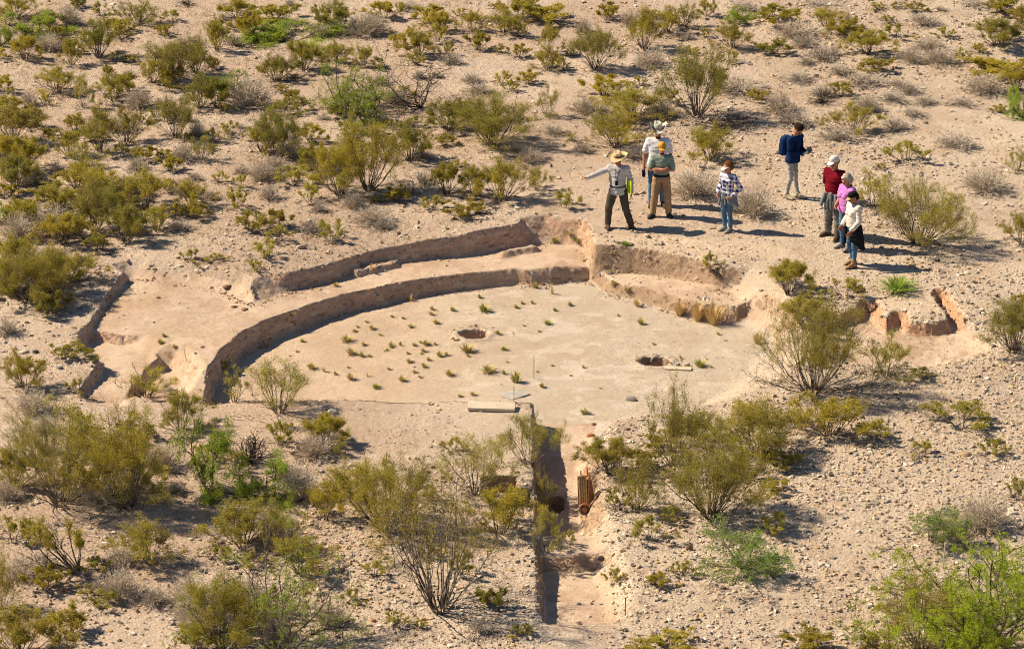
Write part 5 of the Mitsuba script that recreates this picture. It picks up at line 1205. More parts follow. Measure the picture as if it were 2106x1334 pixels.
["% stone on the far slope","stones on the far slope",[["tan",11.933,15.715,0.105,0.045,"95,17"],["tan",7.358,17.326,0.113,0.053,"77,14"],["pale",13.0,22.355,0.113,0.05,"96,5"],["tan",10.109,17.516,0.107,0.062,"87,13"],["pale",7.622,22.023,0.118,0.041,"77,6"],["tan",11.542,19.196,0.106,0.056,"92,11"],["pale",6.851,15.286,0.118,0.052,"76,18"],["white",8.588,17.455,0.093,0.044,"82,14"],["pale",12.569,17.286,0.085,0.05,"96,14"],["pale",8.478,15.513,0.099,0.043,"82,17"],["tan",7.087,17.688,0.11,0.048,"76,13"],["tan",7.444,12.272,0.082,0.037,"79,23"],["white",9.852,12.406,0.081,0.039,"88,23"],["pale",9.359,11.974,0.084,0.043,"86,24"],["white",9.008,13.803,0.116,0.058,"84,20"],["tan",7.877,17.727,0.121,0.049,"79,13"],["pale",10.513,15.191,0.124,0.064,"90,17"],["white",7.59,21.634,0.128,0.071,"77,6"],["white",10.95,22.204,0.134,0.051,"88,6"],["white",8.474,13.971,0.08,0.045,"82,20"],["white",8.793,19.283,0.097,0.034,"82,10"],["tan",8.837,20.619,0.13,0.074,"82,8"]]],
["% stone among the visitors","stones among the visitors",[["pale",5.035,9.485,0.096,0.043,"70,28"],["tan",7.259,8.441,0.108,0.063,"79,31"],["pale",7.309,8.624,0.076,0.028,"80,30"],["tan",5.204,9.544,0.13,0.059,"71,28"],["tan",3.741,8.4,0.127,0.045,"65,31"],["pale",6.877,7.414,0.077,0.044,"78,33"],["pale",3.992,7.721,0.1,0.042,"66,32"],["tan",6.801,8.197,0.088,0.036,"78,31"],["pale",6.282,9.183,0.099,0.037,"75,29"],["pale",3.362,8.056,0.112,0.051,"64,31"],["tan",3.569,9.144,0.109,0.044,"64,29"],["tan",4.733,8.059,0.117,0.043,"69,31"],["pale",5.409,9.15,0.092,0.044,"72,29"],["tan",5.281,9.224,0.072,0.036,"71,29"],["tan",4.835,7.56,0.123,0.061,"70,32"],["tan",2.634,9.151,0.102,0.045,"61,29"],["pale",7.546,9.528,0.11,0.037,"80,28"],["tan",7.333,9.064,0.121,0.054,"80,29"]]],
["% stone in the near corner","stones in the near corner",[["ochre",-5.087,-13.485,0.08,0.038,"23,96"],["pale",-7.344,-13.502,0.104,0.04,"11,96"],["tan",-6.778,-11.708,0.107,0.059,"15,88"],["pale",-8.656,-13.094,0.088,0.046,"4,94"],["ochre",-8.209,-12.126,0.091,0.05,"7,90"],["pale",-5.979,-12.724,0.097,0.049,"18,92"],["pale",-4.809,-12.223,0.076,0.04,"25,91"],["ochre",-6.624,-12.879,0.079,0.029,"15,93"],["ochre",-6.359,-13.146,0.105,0.055,"16,94"],["tan",-4.875,-13.091,0.063,0.022,"24,94"],["tan",-8.7,-13.741,0.067,0.038,"3,96"],["pale",-4.856,-12.918,0.078,0.027,"24,93"],["ochre",-5.254,-13.748,0.095,0.047,"22,97"],["pale",-5.589,-13.935,0.094,0.048,"20,97"],["ochre",-6.876,-13.034,0.114,0.049,"13,94"],["pale",-8.457,-12.644,0.068,0.03,"5,92"],["tan",-8.861,-11.816,0.074,0.032,"4,89"],["pale",-5.494,-12.01,0.084,0.033,"21,90"],["pale",-7.074,-12.902,0.084,0.035,"12,93"],["ochre",-6.588,-12.256,0.1,0.041,"15,91"]]],
["% stone on the trench side","stones on the trench side",[["tan",2.108,-12.336,0.123,0.056,"61,91"],["tan",1.307,-10.882,0.083,0.047,"57,89"],["pale",1.105,-12.651,0.133,0.057,"56,95"],["white",1.892,-11.765,0.124,0.065,"60,90"],["pale",2.099,-12.108,0.09,0.047,"61,91"],["pale",2.126,-12.474,0.102,0.045,"61,92"],["pale",2.051,-10.936,0.104,0.037,"61,86"],["white",1.85,-11.292,0.07,0.031,"60,88"],["white",1.422,-12.808,0.119,0.059,"58,95"],["tan",1.935,-13.459,0.125,0.07,"60,96"],["white",1.896,-10.724,0.1,0.04,"60,86"],["pale",1.877,-11.149,0.085,0.042,"60,88"],["pale",1.163,-11.037,0.095,0.041,"56,89"],["pale",1.876,-11.709,0.127,0.063,"60,90"],["tan",2.116,-11.647,0.097,0.046,"61,88"],["white",1.698,-10.596,0.102,0.046,"59,86"]]],
]
SPOT = {"plank": [-0.423, -4.188, -0.377], "slab": [0.072, -2.261, -0.853], "pin1": [0.473, -1.072, -0.857], "pin2": [0.041, -3.752, -0.365], "pin3": [2.071, -13.269, -0.789], "pin4": [9.212, 0.473, -0.411], "pin5": [8.077, -11.496, -0.635], "cart": [1.459, -8.018, -1.045], "board": [3.606, -0.542, -0.858], "pin6": [-7.042, -0.9, -0.507], "pin7": [1.421, 10.165, 0.105]}
PEOPLE = {"straw": [2.483, 6.363], "western": [3.469, 7.897], "mustard": [3.531, 7.112], "plaid": [5.042, 6.107], "navy": [6.74, 8.493], "maroon": [7.483, 5.709], "orchid": [7.718, 5.027], "cream": [7.786, 4.018]}

# ---------------------------------------------------------------- vegetation
def leaf_bsdf(name, a, b, dry, trans=1.0):
    def fn(p, n, uv):
        t = dnoise(p.x * .55 + 3, p.y * .55, 1.)
        c = mix(a, b, smoothstep(.25, .75, t))
        v = dnoise(p.x * .8 + 17, p.y * .8 + 5, 7.)
        c = mix(c, mi.Color3f(*[.72 * k for k in dry]), .45 * smoothstep(.55, .9, v)) * (.82 + .36 * dnoise(p.x * .7 + 31, p.y * .7, 3.))
        f = dnoise(p.x * 23, p.y * 23, p.z * 23)
        c = mix(c, mi.Color3f(*dry), .75 * smoothstep(.62, .85, f))
        return c * (.70 + .6 * dnoise(p.x * 47, p.y * 47, p.z * 47))
    scene[name] = {'type': 'principledthin', 'base_color': proc(fn), 'roughness': .55, 'diff_trans': trans}


def bark_bsdf(name, a, b):
    bsdf(name, lambda p, n, uv: mix(a, b, smoothstep(.35, .7, dfbm(p.x * 9, p.y * 9, p.z * 9, 3))))


leaf_bsdf('creosote_leaf', (.47, .405, .060), (.40, .365, .070), (.49, .38, .10))
leaf_bsdf('creosote_leaf_dark', (.37, .34, .065), (.32, .31, .070), (.40, .33, .09))
leaf_bsdf('creosote_leaf_yellow', (.50, .455, .095), (.44, .415, .105), (.49, .41, .15))
leaf_bsdf('mesquite_leaf', (.34, .45, .06), (.39, .49, .08), (.38, .40, .09), 1.0)
leaf_bsdf('lime_leaf', (.43, .51, .03), (.37, .47, .04), (.44, .44, .06), 1.0)
leaf_bsdf('green_leaf', (.28, .42, .09), (.32, .43, .09), (.34, .38, .11), .9)
bark_bsdf('creosote_bark', (.095, .076, .062), (.28, .245, .205))
bark_bsdf('mesquite_bark', (.075, .06, .05), (.15, .125, .105))
bark_bsdf('pale_bark', (.20, .175, .15), (.38, .35, .32))
bark_bsdf('dry_twig', (.46, .40, .32), (.56, .50, .41))
bark_bsdf('grey_twig', (.42, .37, .31), (.50, .45, .38))
bsdf('stubble', lambda p, n, uv: mix((.38, .30, .18), (.24, .18, .11), dnoise(p.x * 9, p.y * 9, p.z * 9)))
bsdf('straw', lambda p, n, uv: mix((.56, .41, .17), (.66, .52, .28), dnoise(p.x * 30, p.y * 30, p.z * 12)))
bsdf('gold_grass', lambda p, n, uv: mix((.54, .44, .16), (.47, .42, .20), dnoise(p.x * 30, p.y * 30, p.z * 12)))
bsdf('green_grass', lambda p, n, uv: mix((.38, .38, .10), (.46, .43, .15), dnoise(p.x * 30, p.y * 30, p.z * 12)))

UNITS_ = 'zero one two three four five six seven eight nine ten eleven twelve thirteen fourteen fifteen sixteen seventeen eighteen nineteen'.split()
TENS_ = 'x x twenty thirty forty fifty sixty seventy eighty ninety'.split()


def number_word(v):
    return UNITS_[v] if v < 20 else TENS_[v // 10] + ('-' + UNITS_[v % 10] if v % 10 else '')


def worded(label):
    """A label's closing place in the photo, written '@across,down' in percent."""
    if '@' not in label:
        return label
    head, a = label.split('@')
    a, b = (number_word(int(k)) for k in a.split(','))
    return f'{head}, {a} percent across, {b} percent down the photo'


SRC = {}      # (kind, size class) -> [(height, width, {part: group})]


def species(kind, cls, H, W, seeds, make, mats):
    for s in seeds:
        got = make(s, H, W)
        got = got if isinstance(got[0], tuple) else (got,)
        parts = {}
        for (nm, mat, sm), mesh in zip(mats, got):
            parts[nm] = source(f'source_{kind}_{cls}_{s}_{nm}', mesh, mat, sm)
        SRC.setdefault((kind, cls), []).append((H, W, parts))


def mats(leaf, bark='creosote_bark'):
    return [('stems', bark, True), ('foliage', leaf, False)]


for kind, leaf, dens, st, nv in (('c', 'creosote_leaf', 1.0, 1.0, (4, 4, 3)), ('k', 'creosote_leaf_dark', 1.1, 1.15, (3, 3, 2)), ('y', 'creosote_leaf_yellow', .7, .7, (3, 3, 3))):
    b = {'c': 100, 'k': 200, 'y': 300}[kind]
    species(kind, 2, 1.25, 1.6, range(b, b + nv[0]), lambda s, H, W: creosote(s, H, W, int((24 + 5 * (s % 3)) * st), (1.1 + .5 * (s % 2)) * dens, (.22, .36, .48)[s % 3], branch=7, r0=.0085, size=.0195), mats(leaf))
    species(kind, 1, .75, 1.0, range(b + 10, b + 10 + nv[1]), lambda s, H, W: creosote(s, H, W, int((17 + 4 * (s % 3)) * st), (1.1 + .55 * (s % 2)) * dens, (.20, .32, .45)[s % 3], branch=6, r0=.0068, size=.0185), mats(leaf))
    species(kind, 0, .42, .55, range(b + 20, b + 20 + nv[2]), lambda s, H, W: creosote(s, H, W, int(12 * st), 1.4 * dens, .2, branch=5, r0=.005, size=.0175), mats(leaf))
species('d', 1, .55, .9, range(400, 406), lambda s, H, W: brush(s, H, W, 150, .0036), [('twigs', 'dry_twig', False)])
species('d', 0, .32, .5, range(410, 414), lambda s, H, W: brush(s, H, W, 80, .003), [('twigs', 'grey_twig', False)])
species('b', 1, .6, .9, range(420, 423), lambda s, H, W: brush(s, H, W, 34, .0075, .4), [('twigs', 'mesquite_bark', False)])
species('m', 1, .75, 1.4, range(430, 434), lambda s, H, W: mesquite(s, H, W, 6, 1.0, .25, .016), mats('mesquite_leaf', 'mesquite_bark'))
species('n', 1, .9, 1.2, range(440, 442), lambda s, H, W: mesquite(s, H, W, 8, .6, .3, .012), mats('green_leaf', 'pale_bark'))
species('g', 1, .42, .7, range(450, 452), lambda s, H, W: blades(s, H, W, 240, .0075, .8), [('leaves', 'green_leaf', False)])

HERO = {
    'M': lambda s, H, W: mesquite(s, H * 1.3, W * 1.35, 14, 1.3, .25, .022),
    'N': lambda s, H, W: mesquite(s, H * 1.22, W * 1.6, 24, 1.5, .15, .024, size=.042),
    'B': lambda s, H, W: mesquite(s, H * 1.3, W * 1.4, 11, .1, .9, .020),
    'C': lambda s, H, W: creosote(s, H * 1.08, W * 1.42, 44, 1.7, .22, branch=8, r0=.0105, size=.020),
    'S': lambda s, H, W: creosote(s, H * 1.3, W * 1.3, 34, .8, .52, branch=5, r0=.013, flat=.25, size=.021, dead=.3),
    'L': lambda s, H, W: creosote(s, H, W * 1.1, 12, 1.7, .5, (-.45, -.1), .016, branch=6, size=.025, dead=.35),
    'P': lambda s, H, W: mesquite(s, H * 1.15, W * 1.3, 14, .8, .4, .022),
}
HERO_MATS = {'M': mats('mesquite_leaf', 'mesquite_bark'), 'N': mats('lime_leaf', 'mesquite_bark'), 'B': mats('mesquite_leaf', 'mesquite_bark'),
             'C': mats('creosote_leaf'), 'S': mats('creosote_leaf'), 'L': mats('creosote_leaf'), 'P': mats('mesquite_leaf', 'creosote_bark')}
NAME = {'c': 'creosote_bush', 'k': 'creosote_bush', 'y': 'creosote_bush', 'm': 'mesquite_bush', 'n': 'mesquite_bush', 'd': 'dry_brush', 'b': 'bare_bush', 'g': 'green_forb',
        'M': 'mesquite_bush', 'N': 'mesquite_bush', 'B': 'bare_bush', 'C': 'creosote_bush', 'S': 'creosote_bush', 'L': 'creosote_bush', 'P': 'mesquite_bush'}
CATEGORY = {'creosote_bush': 'bush', 'mesquite_bush': 'bush', 'dry_brush': 'brush', 'bare_bush': 'bush', 'green_forb': 'plant'}
GROUP = {'creosote_bush': 'creosote bushes on the desert ground', 'mesquite_bush': 'mesquite bushes on the desert ground', 'dry_brush': 'dry grey brush on the desert ground',
         'bare_bush': 'leafless bushes on the desert ground', 'green_forb': 'green forbs at the pit'}
prng = np.random.default_rng(7)
PX = np.array([[p[1], p[2]] for p in PLANTS])
PZ = terrain(PX[:, 0], PX[:, 1])
for n_, ((kind, x, y, w, h, label), z) in enumerate(zip(PLANTS, PZ)):
    name = numbered(NAME[kind])
    rot = prng.uniform(0, 360)
    if kind in HERO:
        got = HERO[kind](900 + n_, h, w)
        for (nm, mat, sm), mesh in zip(HERO_MATS[kind], got):
            to = T().translate([x, y, float(z)])
            scene[f'{name}__{nm}'] = {**mikit.ply(mesh, mat, smooth=sm), 'to_world': to}
    else:
        sizes = [c for k, c in SRC if k == kind]
        cls = min(sizes, key=lambda c: abs(math.log(SRC[kind, c][0][0] / h)))
        H0, W0, parts = SRC[kind, cls][int(prng.integers(len(SRC[kind, cls])))]
        to = place(x, y, z - .01, rot, 1.48 * w / W0, 1.48 * w / W0, 1.1 * h / H0)
        for nm, g in parts.items():
            copy_of(name if len(parts) == 1 else f'{name}__{nm}', g, to)
    tag(name, worded(label), CATEGORY[NAME[kind]], GROUP[NAME[kind]])

for s, (kind, mat) in enumerate((('y', 'gold_grass'), ('g', 'green_grass'), ('s', 'straw'), ('w', 'straw'))):
    H, W, n = {'y': (.16, .24, 110), 'g': (.16, .22, 90), 's': (.36, .36, 170), 'w': (.26, .24, 40)}[kind]
    for v in range(3):
        SRC.setdefault(('tuft', kind), []).append((H, W, source(f'source_tuft_{kind}_{v}', blades(600 + 10 * s + v, H, W, n, .005 if kind != 'g' else .006), mat)))
TN = {'y': 'dry_grass_tuft', 'g': 'green_grass_tuft', 's': 'straw_grass_clump', 'w': 'straw_grass_sprig'}
TZ = terrain(np.array([t[1] for t in TUFTS]), np.array([t[2] for t in TUFTS]))
for (kind, x, y, w, h, label), z in zip(TUFTS, TZ):
    name = numbered(TN[kind])
    H0, W0, g = SRC['tuft', kind][int(prng.integers(3))]
    copy_of(name, g, place(x, y, z, prng.uniform(0, 360), (1.35 if kind == 's' else 1.15) * w / W0, (1.35 if kind == 's' else 1.15) * w / W0, (1.5 if kind == 's' else 1.0) * h / H0))
    tag(name, worded(label), 'grass', 'grass tufts on the pit floor and bench')

# ---------------------------------------------------------------- stones, gravel, twigs and stubble
STONE_TONES = {'pale': ((.54, .44, .33), (.44, .35, .26)), 'white': (((.66, .60, .51)), (.55, .48, .40)), 'grey': ((.33, .31, .28), (.25, .235, .21)), 'tan': ((.44, .33, .225), (.36, .26, .17)),
               'brown': ((.26, .165, .105), (.20, .125, .08)), 'ochre': ((.46, .34, .16), (.38, .26, .12)), 'rust': ((.40, .20, .11), (.32, .15, .08)), 'dark': ((.13, .11, .095), (.09, .08, .07))}
for tone, (a, b) in STONE_TONES.items():
    bsdf(f'stone_{tone}', lambda p, n, uv, a=a, b=b: mix(a, b, smoothstep(.35, .7, dfbm(p.x * 11, p.y * 11, p.z * 11, 4))) * (.85 + .3 * dnoise(p.x * 70, p.y * 70, p.z * 70)))
    for v in range(3):
        source(f'source_rock_{tone}_{v}', rock(40 + v + 7 * len(tone)), f'stone_{tone}', smooth=35)
STONE_WORDS = {'pale': 'pale', 'white': 'whitish', 'grey': 'grey', 'tan': 'tan', 'brown': 'brown', 'ochre': 'ochre', 'rust': 'rusty', 'dark': 'dark'}
srng = np.random.default_rng(21)
ROCKS = ROCKS + [r[:5] + [lab.replace('%', STONE_WORDS[r[0]]) + '@' + r[5], grp] for lab, grp, rs in ROCK_SETS for r in rs]
RZ = terrain(np.array([r[1] for r in ROCKS]), np.array([r[2] for r in ROCKS]))
for (tone, x, y, w, h, label, group), z in zip(ROCKS, RZ):
    name = numbered('earth_clod' if 'clod' in label else 'rock')
    copy_of(name, f'source_rock_{tone}_{int(srng.integers(3))}', place(x, y, z - .012, srng.uniform(-25, 25), w, w * srng.uniform(.75, 1.0), h * 1.55))
    tag(name, worded(label), 'clod' if 'clod' in label else 'rock', group or None)


def S(x):
    return np.clip(x, 0, 1) ** 2 * (3 - 2 * np.clip(x, 0, 1))


def stoniness(x, y):
    """Stones of 2 cm and more per square metre."""
    d = 18 + 0 * x
    d = d + 480 * S((x - 1.3) / 1.2) * S((2.6 - y - .25 * np.maximum(x - 7, 0)) / 2.0)
    d = d + 360 * S((x + 6.5) / 2.5) * S((.6 - x) / .3) * S((-6.2 - y) / 2.5)
    d = d + 90 * S((-5.5 - x) / 2) * S((-5 - y) / 3)
    d = d + 150 * S((x - 6.5) / 2) * S((y + 3) / 3) * S((9 - y) / 4)
    d = d + 95 * S((x - 1.5) / 3) * S((y - 6) / 2)
    d = d + 55 * S((5 - np.abs(x + 3.5)) / 2) * S((y - 2.5) / 1.5) * S((9.5 - y) / 2)
    d = d + 110 * S((-6.2 - x) / .8) * S((5 - y) / 2) * S((y + 2.5) / 2)
    d = d + 90 * S((x - 1.7) / .5) * S((6.4 - x) / 1.5) * S((y - 1.8) / .8) * S((6.6 - y) / .8)
    d = d * (1 - .85 * np.exp(-((x - 8.9) / 1.2) ** 2 - ((y - 1.4) / 1.1) ** 2))
    patch = S((meshkit.fbm(np.stack([x * .7, y * .45, 0 * x], -1), 4, 5) - .34) / .28)
    wash = S((meshkit.fbm(np.stack([x * 1.6 + y * .5, y * .35 - x * .2, 0 * x + 9], -1), 3, 15) - .36) / .2)
    d = d * (.08 + 1.1 * patch + .55 * wash)
    return d * np.interp(y, [-16, 5, 12, 30], [1.15, 1, .8, .55])


def inside_view(x, y, m=.4):
    return (np.abs(x) < (y + 73) * .1505 + m) & (y > -17.6) & (y < 30.5)


N = 620000
X, Y = srng.uniform(-16, 16, N), srng.uniform(-17.5, 30, N)
k = inside_view(X, Y) & (srng.random(N) * N / (32 * 47.5) < stoniness(X, Y))
X, Y = X[k], Y[k]
Zs, b_, f_, t_, o_, l_, r_ = terrain(X, Y, True)
right_half = (X > 1.8) & (Y > 2)
dug = np.minimum(np.minimum(b_ + .0, f_), l_)
keep = np.where(dug < .9, srng.random(len(X)) < np.where(f_ < .3, .22, np.where(right_half, .5, .05)), True)
keep &= np.where(t_ < .3, srng.random(len(X)) < np.where(Y < -8.8, .55, .05), True) & (o_ > .9) & np.where(r_ < .6, srng.random(len(X)) < .08, True)
X, Y, Zs = X[keep], Y[keep], Zs[keep]
size = np.clip(.025 * np.exp(srng.normal(size=len(X)) * .68), .014, .13)
size = np.where((f_[keep] < .3), np.minimum(size * .7, .035), size)
size *= np.interp(Y, [-16, 8, 30], [1, 1.1, 1.35])
# crumbs of earth and small stones at the foot of the cut faces
foot = []
for outline, n_ in ((FLOOR[:29], 2600), (BENCH[8:46], 2600), (RIGHT_CUT[:12], 350)):
    o = np.array(outline)[:, :2]
    c_ = np.concatenate([[0], np.cumsum(np.linalg.norm(np.diff(o, axis=0), axis=1))])
    u = srng.uniform(0, c_[-1], n_)
    foot.append(np.stack([np.interp(u, c_, o[:, 0]), np.interp(u, c_, o[:, 1])], 1) + srng.normal(size=(n_, 2)) * .08 - [0, .08])
foot = np.concatenate(foot)
for hx, hy, *_h in HOLES[:2]:
    a_, r_ = srng.uniform(0, 2 * np.pi, 260), srng.uniform(.17, .62, 260)
    foot = np.concatenate([foot, np.stack([hx + r_ * np.cos(a_), hy + .12 + r_ * np.sin(a_)], 1)])
foot = foot[meshkit.fbm(np.column_stack([foot * 1.3, foot[:, 0] * 0]), 3, 3) > .46]
n0 = len(X)
X, Y = np.concatenate([X, foot[:, 0]]), np.concatenate([Y, foot[:, 1]])
Zs = np.concatenate([Zs, terrain(foot[:, 0], foot[:, 1])])
size = np.concatenate([size, np.clip(.022 * np.exp(srng.normal(size=len(foot)) * .6), .012, .09)])
# stones and clods showing in the cut faces
pick = srng.choice(len(CUT_AREA), 2600, p=CUT_AREA / CUT_AREA.sum())
wp = (CUT_FACES[pick] * srng.dirichlet([1, 1, 1], len(pick))[..., None]).sum(1)
X, Y, Zs = np.concatenate([X, wp[:, 0]]), np.concatenate([Y, wp[:, 1]]), np.concatenate([Zs, wp[:, 2]])
size = np.concatenate([size, np.clip(.026 * np.exp(srng.normal(size=len(wp)) * .5), .014, .075)])
crumb = np.arange(len(X)) >= n0
order = np.argsort(size)
X, Y, Zs, size, crumb = X[order], Y[order], Zs[order], size[order], crumb[order]
pal = np.array([(.55, .465, .36), (.48, .39, .29), (.38, .35, .315), (.52, .385, .29), (.70, .63, .53), (.20, .165, .135), (.55, .42, .23), (.42, .385, .34), (.61, .53, .41)])
col = pal[srng.choice(len(pal), len(X), p=[.17, .16, .14, .12, .12, .09, .06, .06, .08])] * srng.uniform(.78, 1.12, (len(X), 1))
col = np.where(crumb[:, None] & (srng.random(len(X)) < .7)[:, None], np.array([.37, .25, .165]) * srng.uniform(.75, 1.2, (len(X), 1)), col)
scene['gravel_bsdf'] = {'type': 'twosided', 'bsdf': {'type': 'diffuse', 'reflectance': {'type': 'mesh_attribute', 'name': 'vertex_color'}}}
vs, fs, cs, at = [], [], [], 0
for solid, k in ((trimesh.Trimesh([[1, 0, 0], [-1, 0, 0], [0, 1, 0], [0, -1, 0], [0, 0, 1], [0, 0, -1]], [[0, 2, 4], [2, 1, 4], [1, 3, 4], [3, 0, 4], [2, 0, 5], [1, 2, 5], [3, 1, 5], [0, 3, 5]], process=False), size < .05), (trimesh.creation.icosahedron(), size >= .05)):
    bf, m = np.array(solid.faces), len(solid.vertices)
    base = np.array([unit(np.array(solid.vertices) + .38 * np.random.default_rng(v).normal(size=(m, 3))) * np.random.default_rng(50 + v).uniform(.75, 1.15, (m, 1)) * [.55, .46, .33] for v in range(14)])
    n_ = int(k.sum())
    bv, a = base[srng.integers(0, 14, n_)], srng.uniform(0, 2 * np.pi, n_)
    ca, sa = np.cos(a)[:, None], np.sin(a)[:, None]
    v = np.stack([bv[..., 0] * ca - bv[..., 1] * sa, bv[..., 0] * sa + bv[..., 1] * ca, bv[..., 2]], -1) * size[k][:, None, None]
    v += np.stack([X[k], Y[k], Zs[k] + size[k] * .12], 1)[:, None]
    vs.append(v.reshape(-1, 3))
    fs.append((bf[None] + at + m * np.arange(n_)[:, None, None]).reshape(-1, 3))
    cs.append(np.repeat(col[k], m, 0))
    at += n_ * m
scene['gravel'] = mikit.ply((np.concatenate(vs), np.concatenate(fs)), 'gravel_bsdf', smooth=False, color=np.concatenate(cs))
labels['gravel'] = {'kind': 'stuff', 'label': 'loose mixed gravel and small cobbles strewn over the desert ground'}

# fallen twigs under and beside the bushes
cx, cy, cw = PX[:, 0], PX[:, 1], np.array([p[3] for p in PLANTS])
cnt = np.minimum((cw * 60).astype(int) + 5, 150)
cx, cy, cw = np.repeat(cx, cnt), np.repeat(cy, cnt), np.repeat(cw, cnt)
r, a = cw * .75 * np.sqrt(srng.random(len(cx))), srng.uniform(0, 2 * np.pi, len(cx))
cx, cy = cx + r * np.cos(a), cy + r * np.sin(a)
n_, (zz, b_, f_, t_, *_r) = len(cx), terrain(cx, cy, True)
ok = (b_ > .98) & (f_ > .98) & (t_ > .98)
cx, cy, zz, n_ = cx[ok], cy[ok], zz[ok], int(ok.sum())
L, a = srng.uniform(.05, .30, n_), srng.uniform(0, 2 * np.pi, n_)
d = np.stack([np.cos(a), np.sin(a), srng.normal(size=n_) * .12], 1) * L[:, None]
O = np.stack([cx, cy, zz + .012], 1)
Pm = np.stack([O - d / 2, O + srng.normal(size=(n_, 3)) * (L * .10)[:, None] * [1, 1, .4], O + d / 2], 1)
Pm[..., 2] = np.maximum(Pm[..., 2], zz[:, None] + .002)
scene['twig_litter'] = mikit.ply(tubes(Pm, np.repeat(srng.uniform(.002, .005, (n_, 1)), 3, 1), 3), 'mesquite_bark')
labels['twig_litter'] = {'kind': 'stuff', 'label': 'dark fallen twigs scattered on the soil under the bushes'}

# short dry stubble
N = 40000
X, Y = srng.uniform(-16, 16, N), srng.uniform(-17.5, 30, N)
left = S((1.5 - X) / 5) * S((Y + 1) / 4) + S((-3 - X) / 3) * .8
k = inside_view(X, Y) & (srng.random(N) < (.25 + .75 * np.clip(left, 0, 1)) * S((meshkit.fbm(np.stack([X * .5, Y * .5, 0 * X + 3], -1), 3, 9) - .36) / .25))
X, Y = X[k], Y[k]
Zs, b_, f_, t_, *_r = terrain(X, Y, True)
k = (b_ > .98) & (f_ > .98) & (t_ > .98)
X, Y, Zs = X[k], Y[k], Zs[k]
m = 7
az, ln = srng.uniform(0, 2 * np.pi, (len(X), m)), srng.uniform(.05, .17, (len(X), m))
tip = np.stack([np.cos(az) * ln * .7, np.sin(az) * ln * .7, ln * .8], -1)
foot = np.stack([X, Y, Zs - .005], 1)[:, None] + srng.normal(size=(len(X), m, 3)) * [.025, .025, 0]
side = np.stack([-np.sin(az), np.cos(az), 0 * az], -1) * .0035
v = np.stack([foot - side, foot + side, foot + tip], 2).reshape(-1, 3)
scene['dry_stubble'] = mikit.ply((v, np.arange(len(v)).reshape(-1, 3)), 'stubble')
labels['dry_stubble'] = {'kind': 'stuff', 'label': 'thin short dry stubble scattered over the desert soil'}

# ---------------------------------------------------------------- people
def ball(p, r, sc=(1, 1, 1), seg=20):
    return m3.Manifold.sphere(1.0, seg).scale([r * sc[0], r * sc[1], r * sc[2]]).translate([float(a) for a in p])


def bone(a, b, ra, rb, sa=(1, 1, 1), sb=(1, 1, 1)):
    return m3.Manifold.batch_hull([ball(a, ra, sa), ball(b, rb, sb)])


def flesh(parts, length=.022, smooth=8, wrinkle=0., seed=1):
    m = m3.Manifold.batch_boolean(parts, m3.OpType.Add).refine_to_length(length * 1.3)
    g = m.to_mesh()
    t = trimesh.Trimesh(g.vert_properties[:, :3], g.tri_verts, process=True)
    trimesh.smoothing.filter_taubin(t, lamb=.5, nu=.53, iterations=smooth)
    if wrinkle:
        v = t.vertices
        f = meshkit.fbm(v * [9, 9, 19] + seed, 3, seed) - .5 + .6 * (meshkit.noise(v * [4, 4, 24] + 3.1 * seed, seed + 5) - .5)
        t.vertices = v + t.vertex_normals * (f * wrinkle)[:, None]
    return t


def lerp(a, b, t):
    return np.asarray(a) * (1 - t) + np.asarray(b) * t


def hand_parts(w, d, palm, curl=.6, spread=.10, side=1):
    """Palm and five separate fingers: w the wrist, d the way the hand points, palm the way the palm faces, side +1/-1 for the thumb's side."""
    d, palm = unit(np.asarray(d, float)), np.asarray(palm, float)
    palm = unit(palm - d * (palm @ d))
    s = np.cross(palm, d) * side
    out = [m3.Manifold.batch_hull([ball(w, .027), ball(w + d * .085 + s * .028, .013), ball(w + d * .085 - s * .028, .013), ball(w + d * .03 + s * .03, .015)])]
    for k, ln in enumerate((.072, .082, .076, .060)):
        o = w + d * (.088 - .004 * abs(k - 1.2)) + s * (.030 - .020 * k)
        dd, at = unit(d + s * spread * (1.4 - k)), o
        for j, seg in enumerate((.45, .32, .26)):
            dd = unit(dd + palm * curl * (.35 + .35 * j))
            nx_ = at + dd * ln * seg
            out.append(bone(at, nx_, .0095 - .0008 * j, .0088 - .0009 * j))
            at = nx_
    o = w + d * .028 + s * .028
    dd = unit(d * .6 + s * .8 + palm * .3)
    for ln in (.036, .030):
        out.append(bone(o, o + dd * ln, .0115, .0098))
        o = o + dd * ln
        dd = unit(dd + d * .5 + palm * curl * .4)
    return out


def rot_z(a):
    c, s = math.cos(math.radians(a)), math.sin(math.radians(a))
    return np.array([[c, -s, 0], [s, c, 0], [0, 0, 1]])


def rot_x(a):
    c, s = math.cos(math.radians(a)), math.sin(math.radians(a))
    return np.array([[1, 0, 0], [0, c, -s], [0, s, c]])


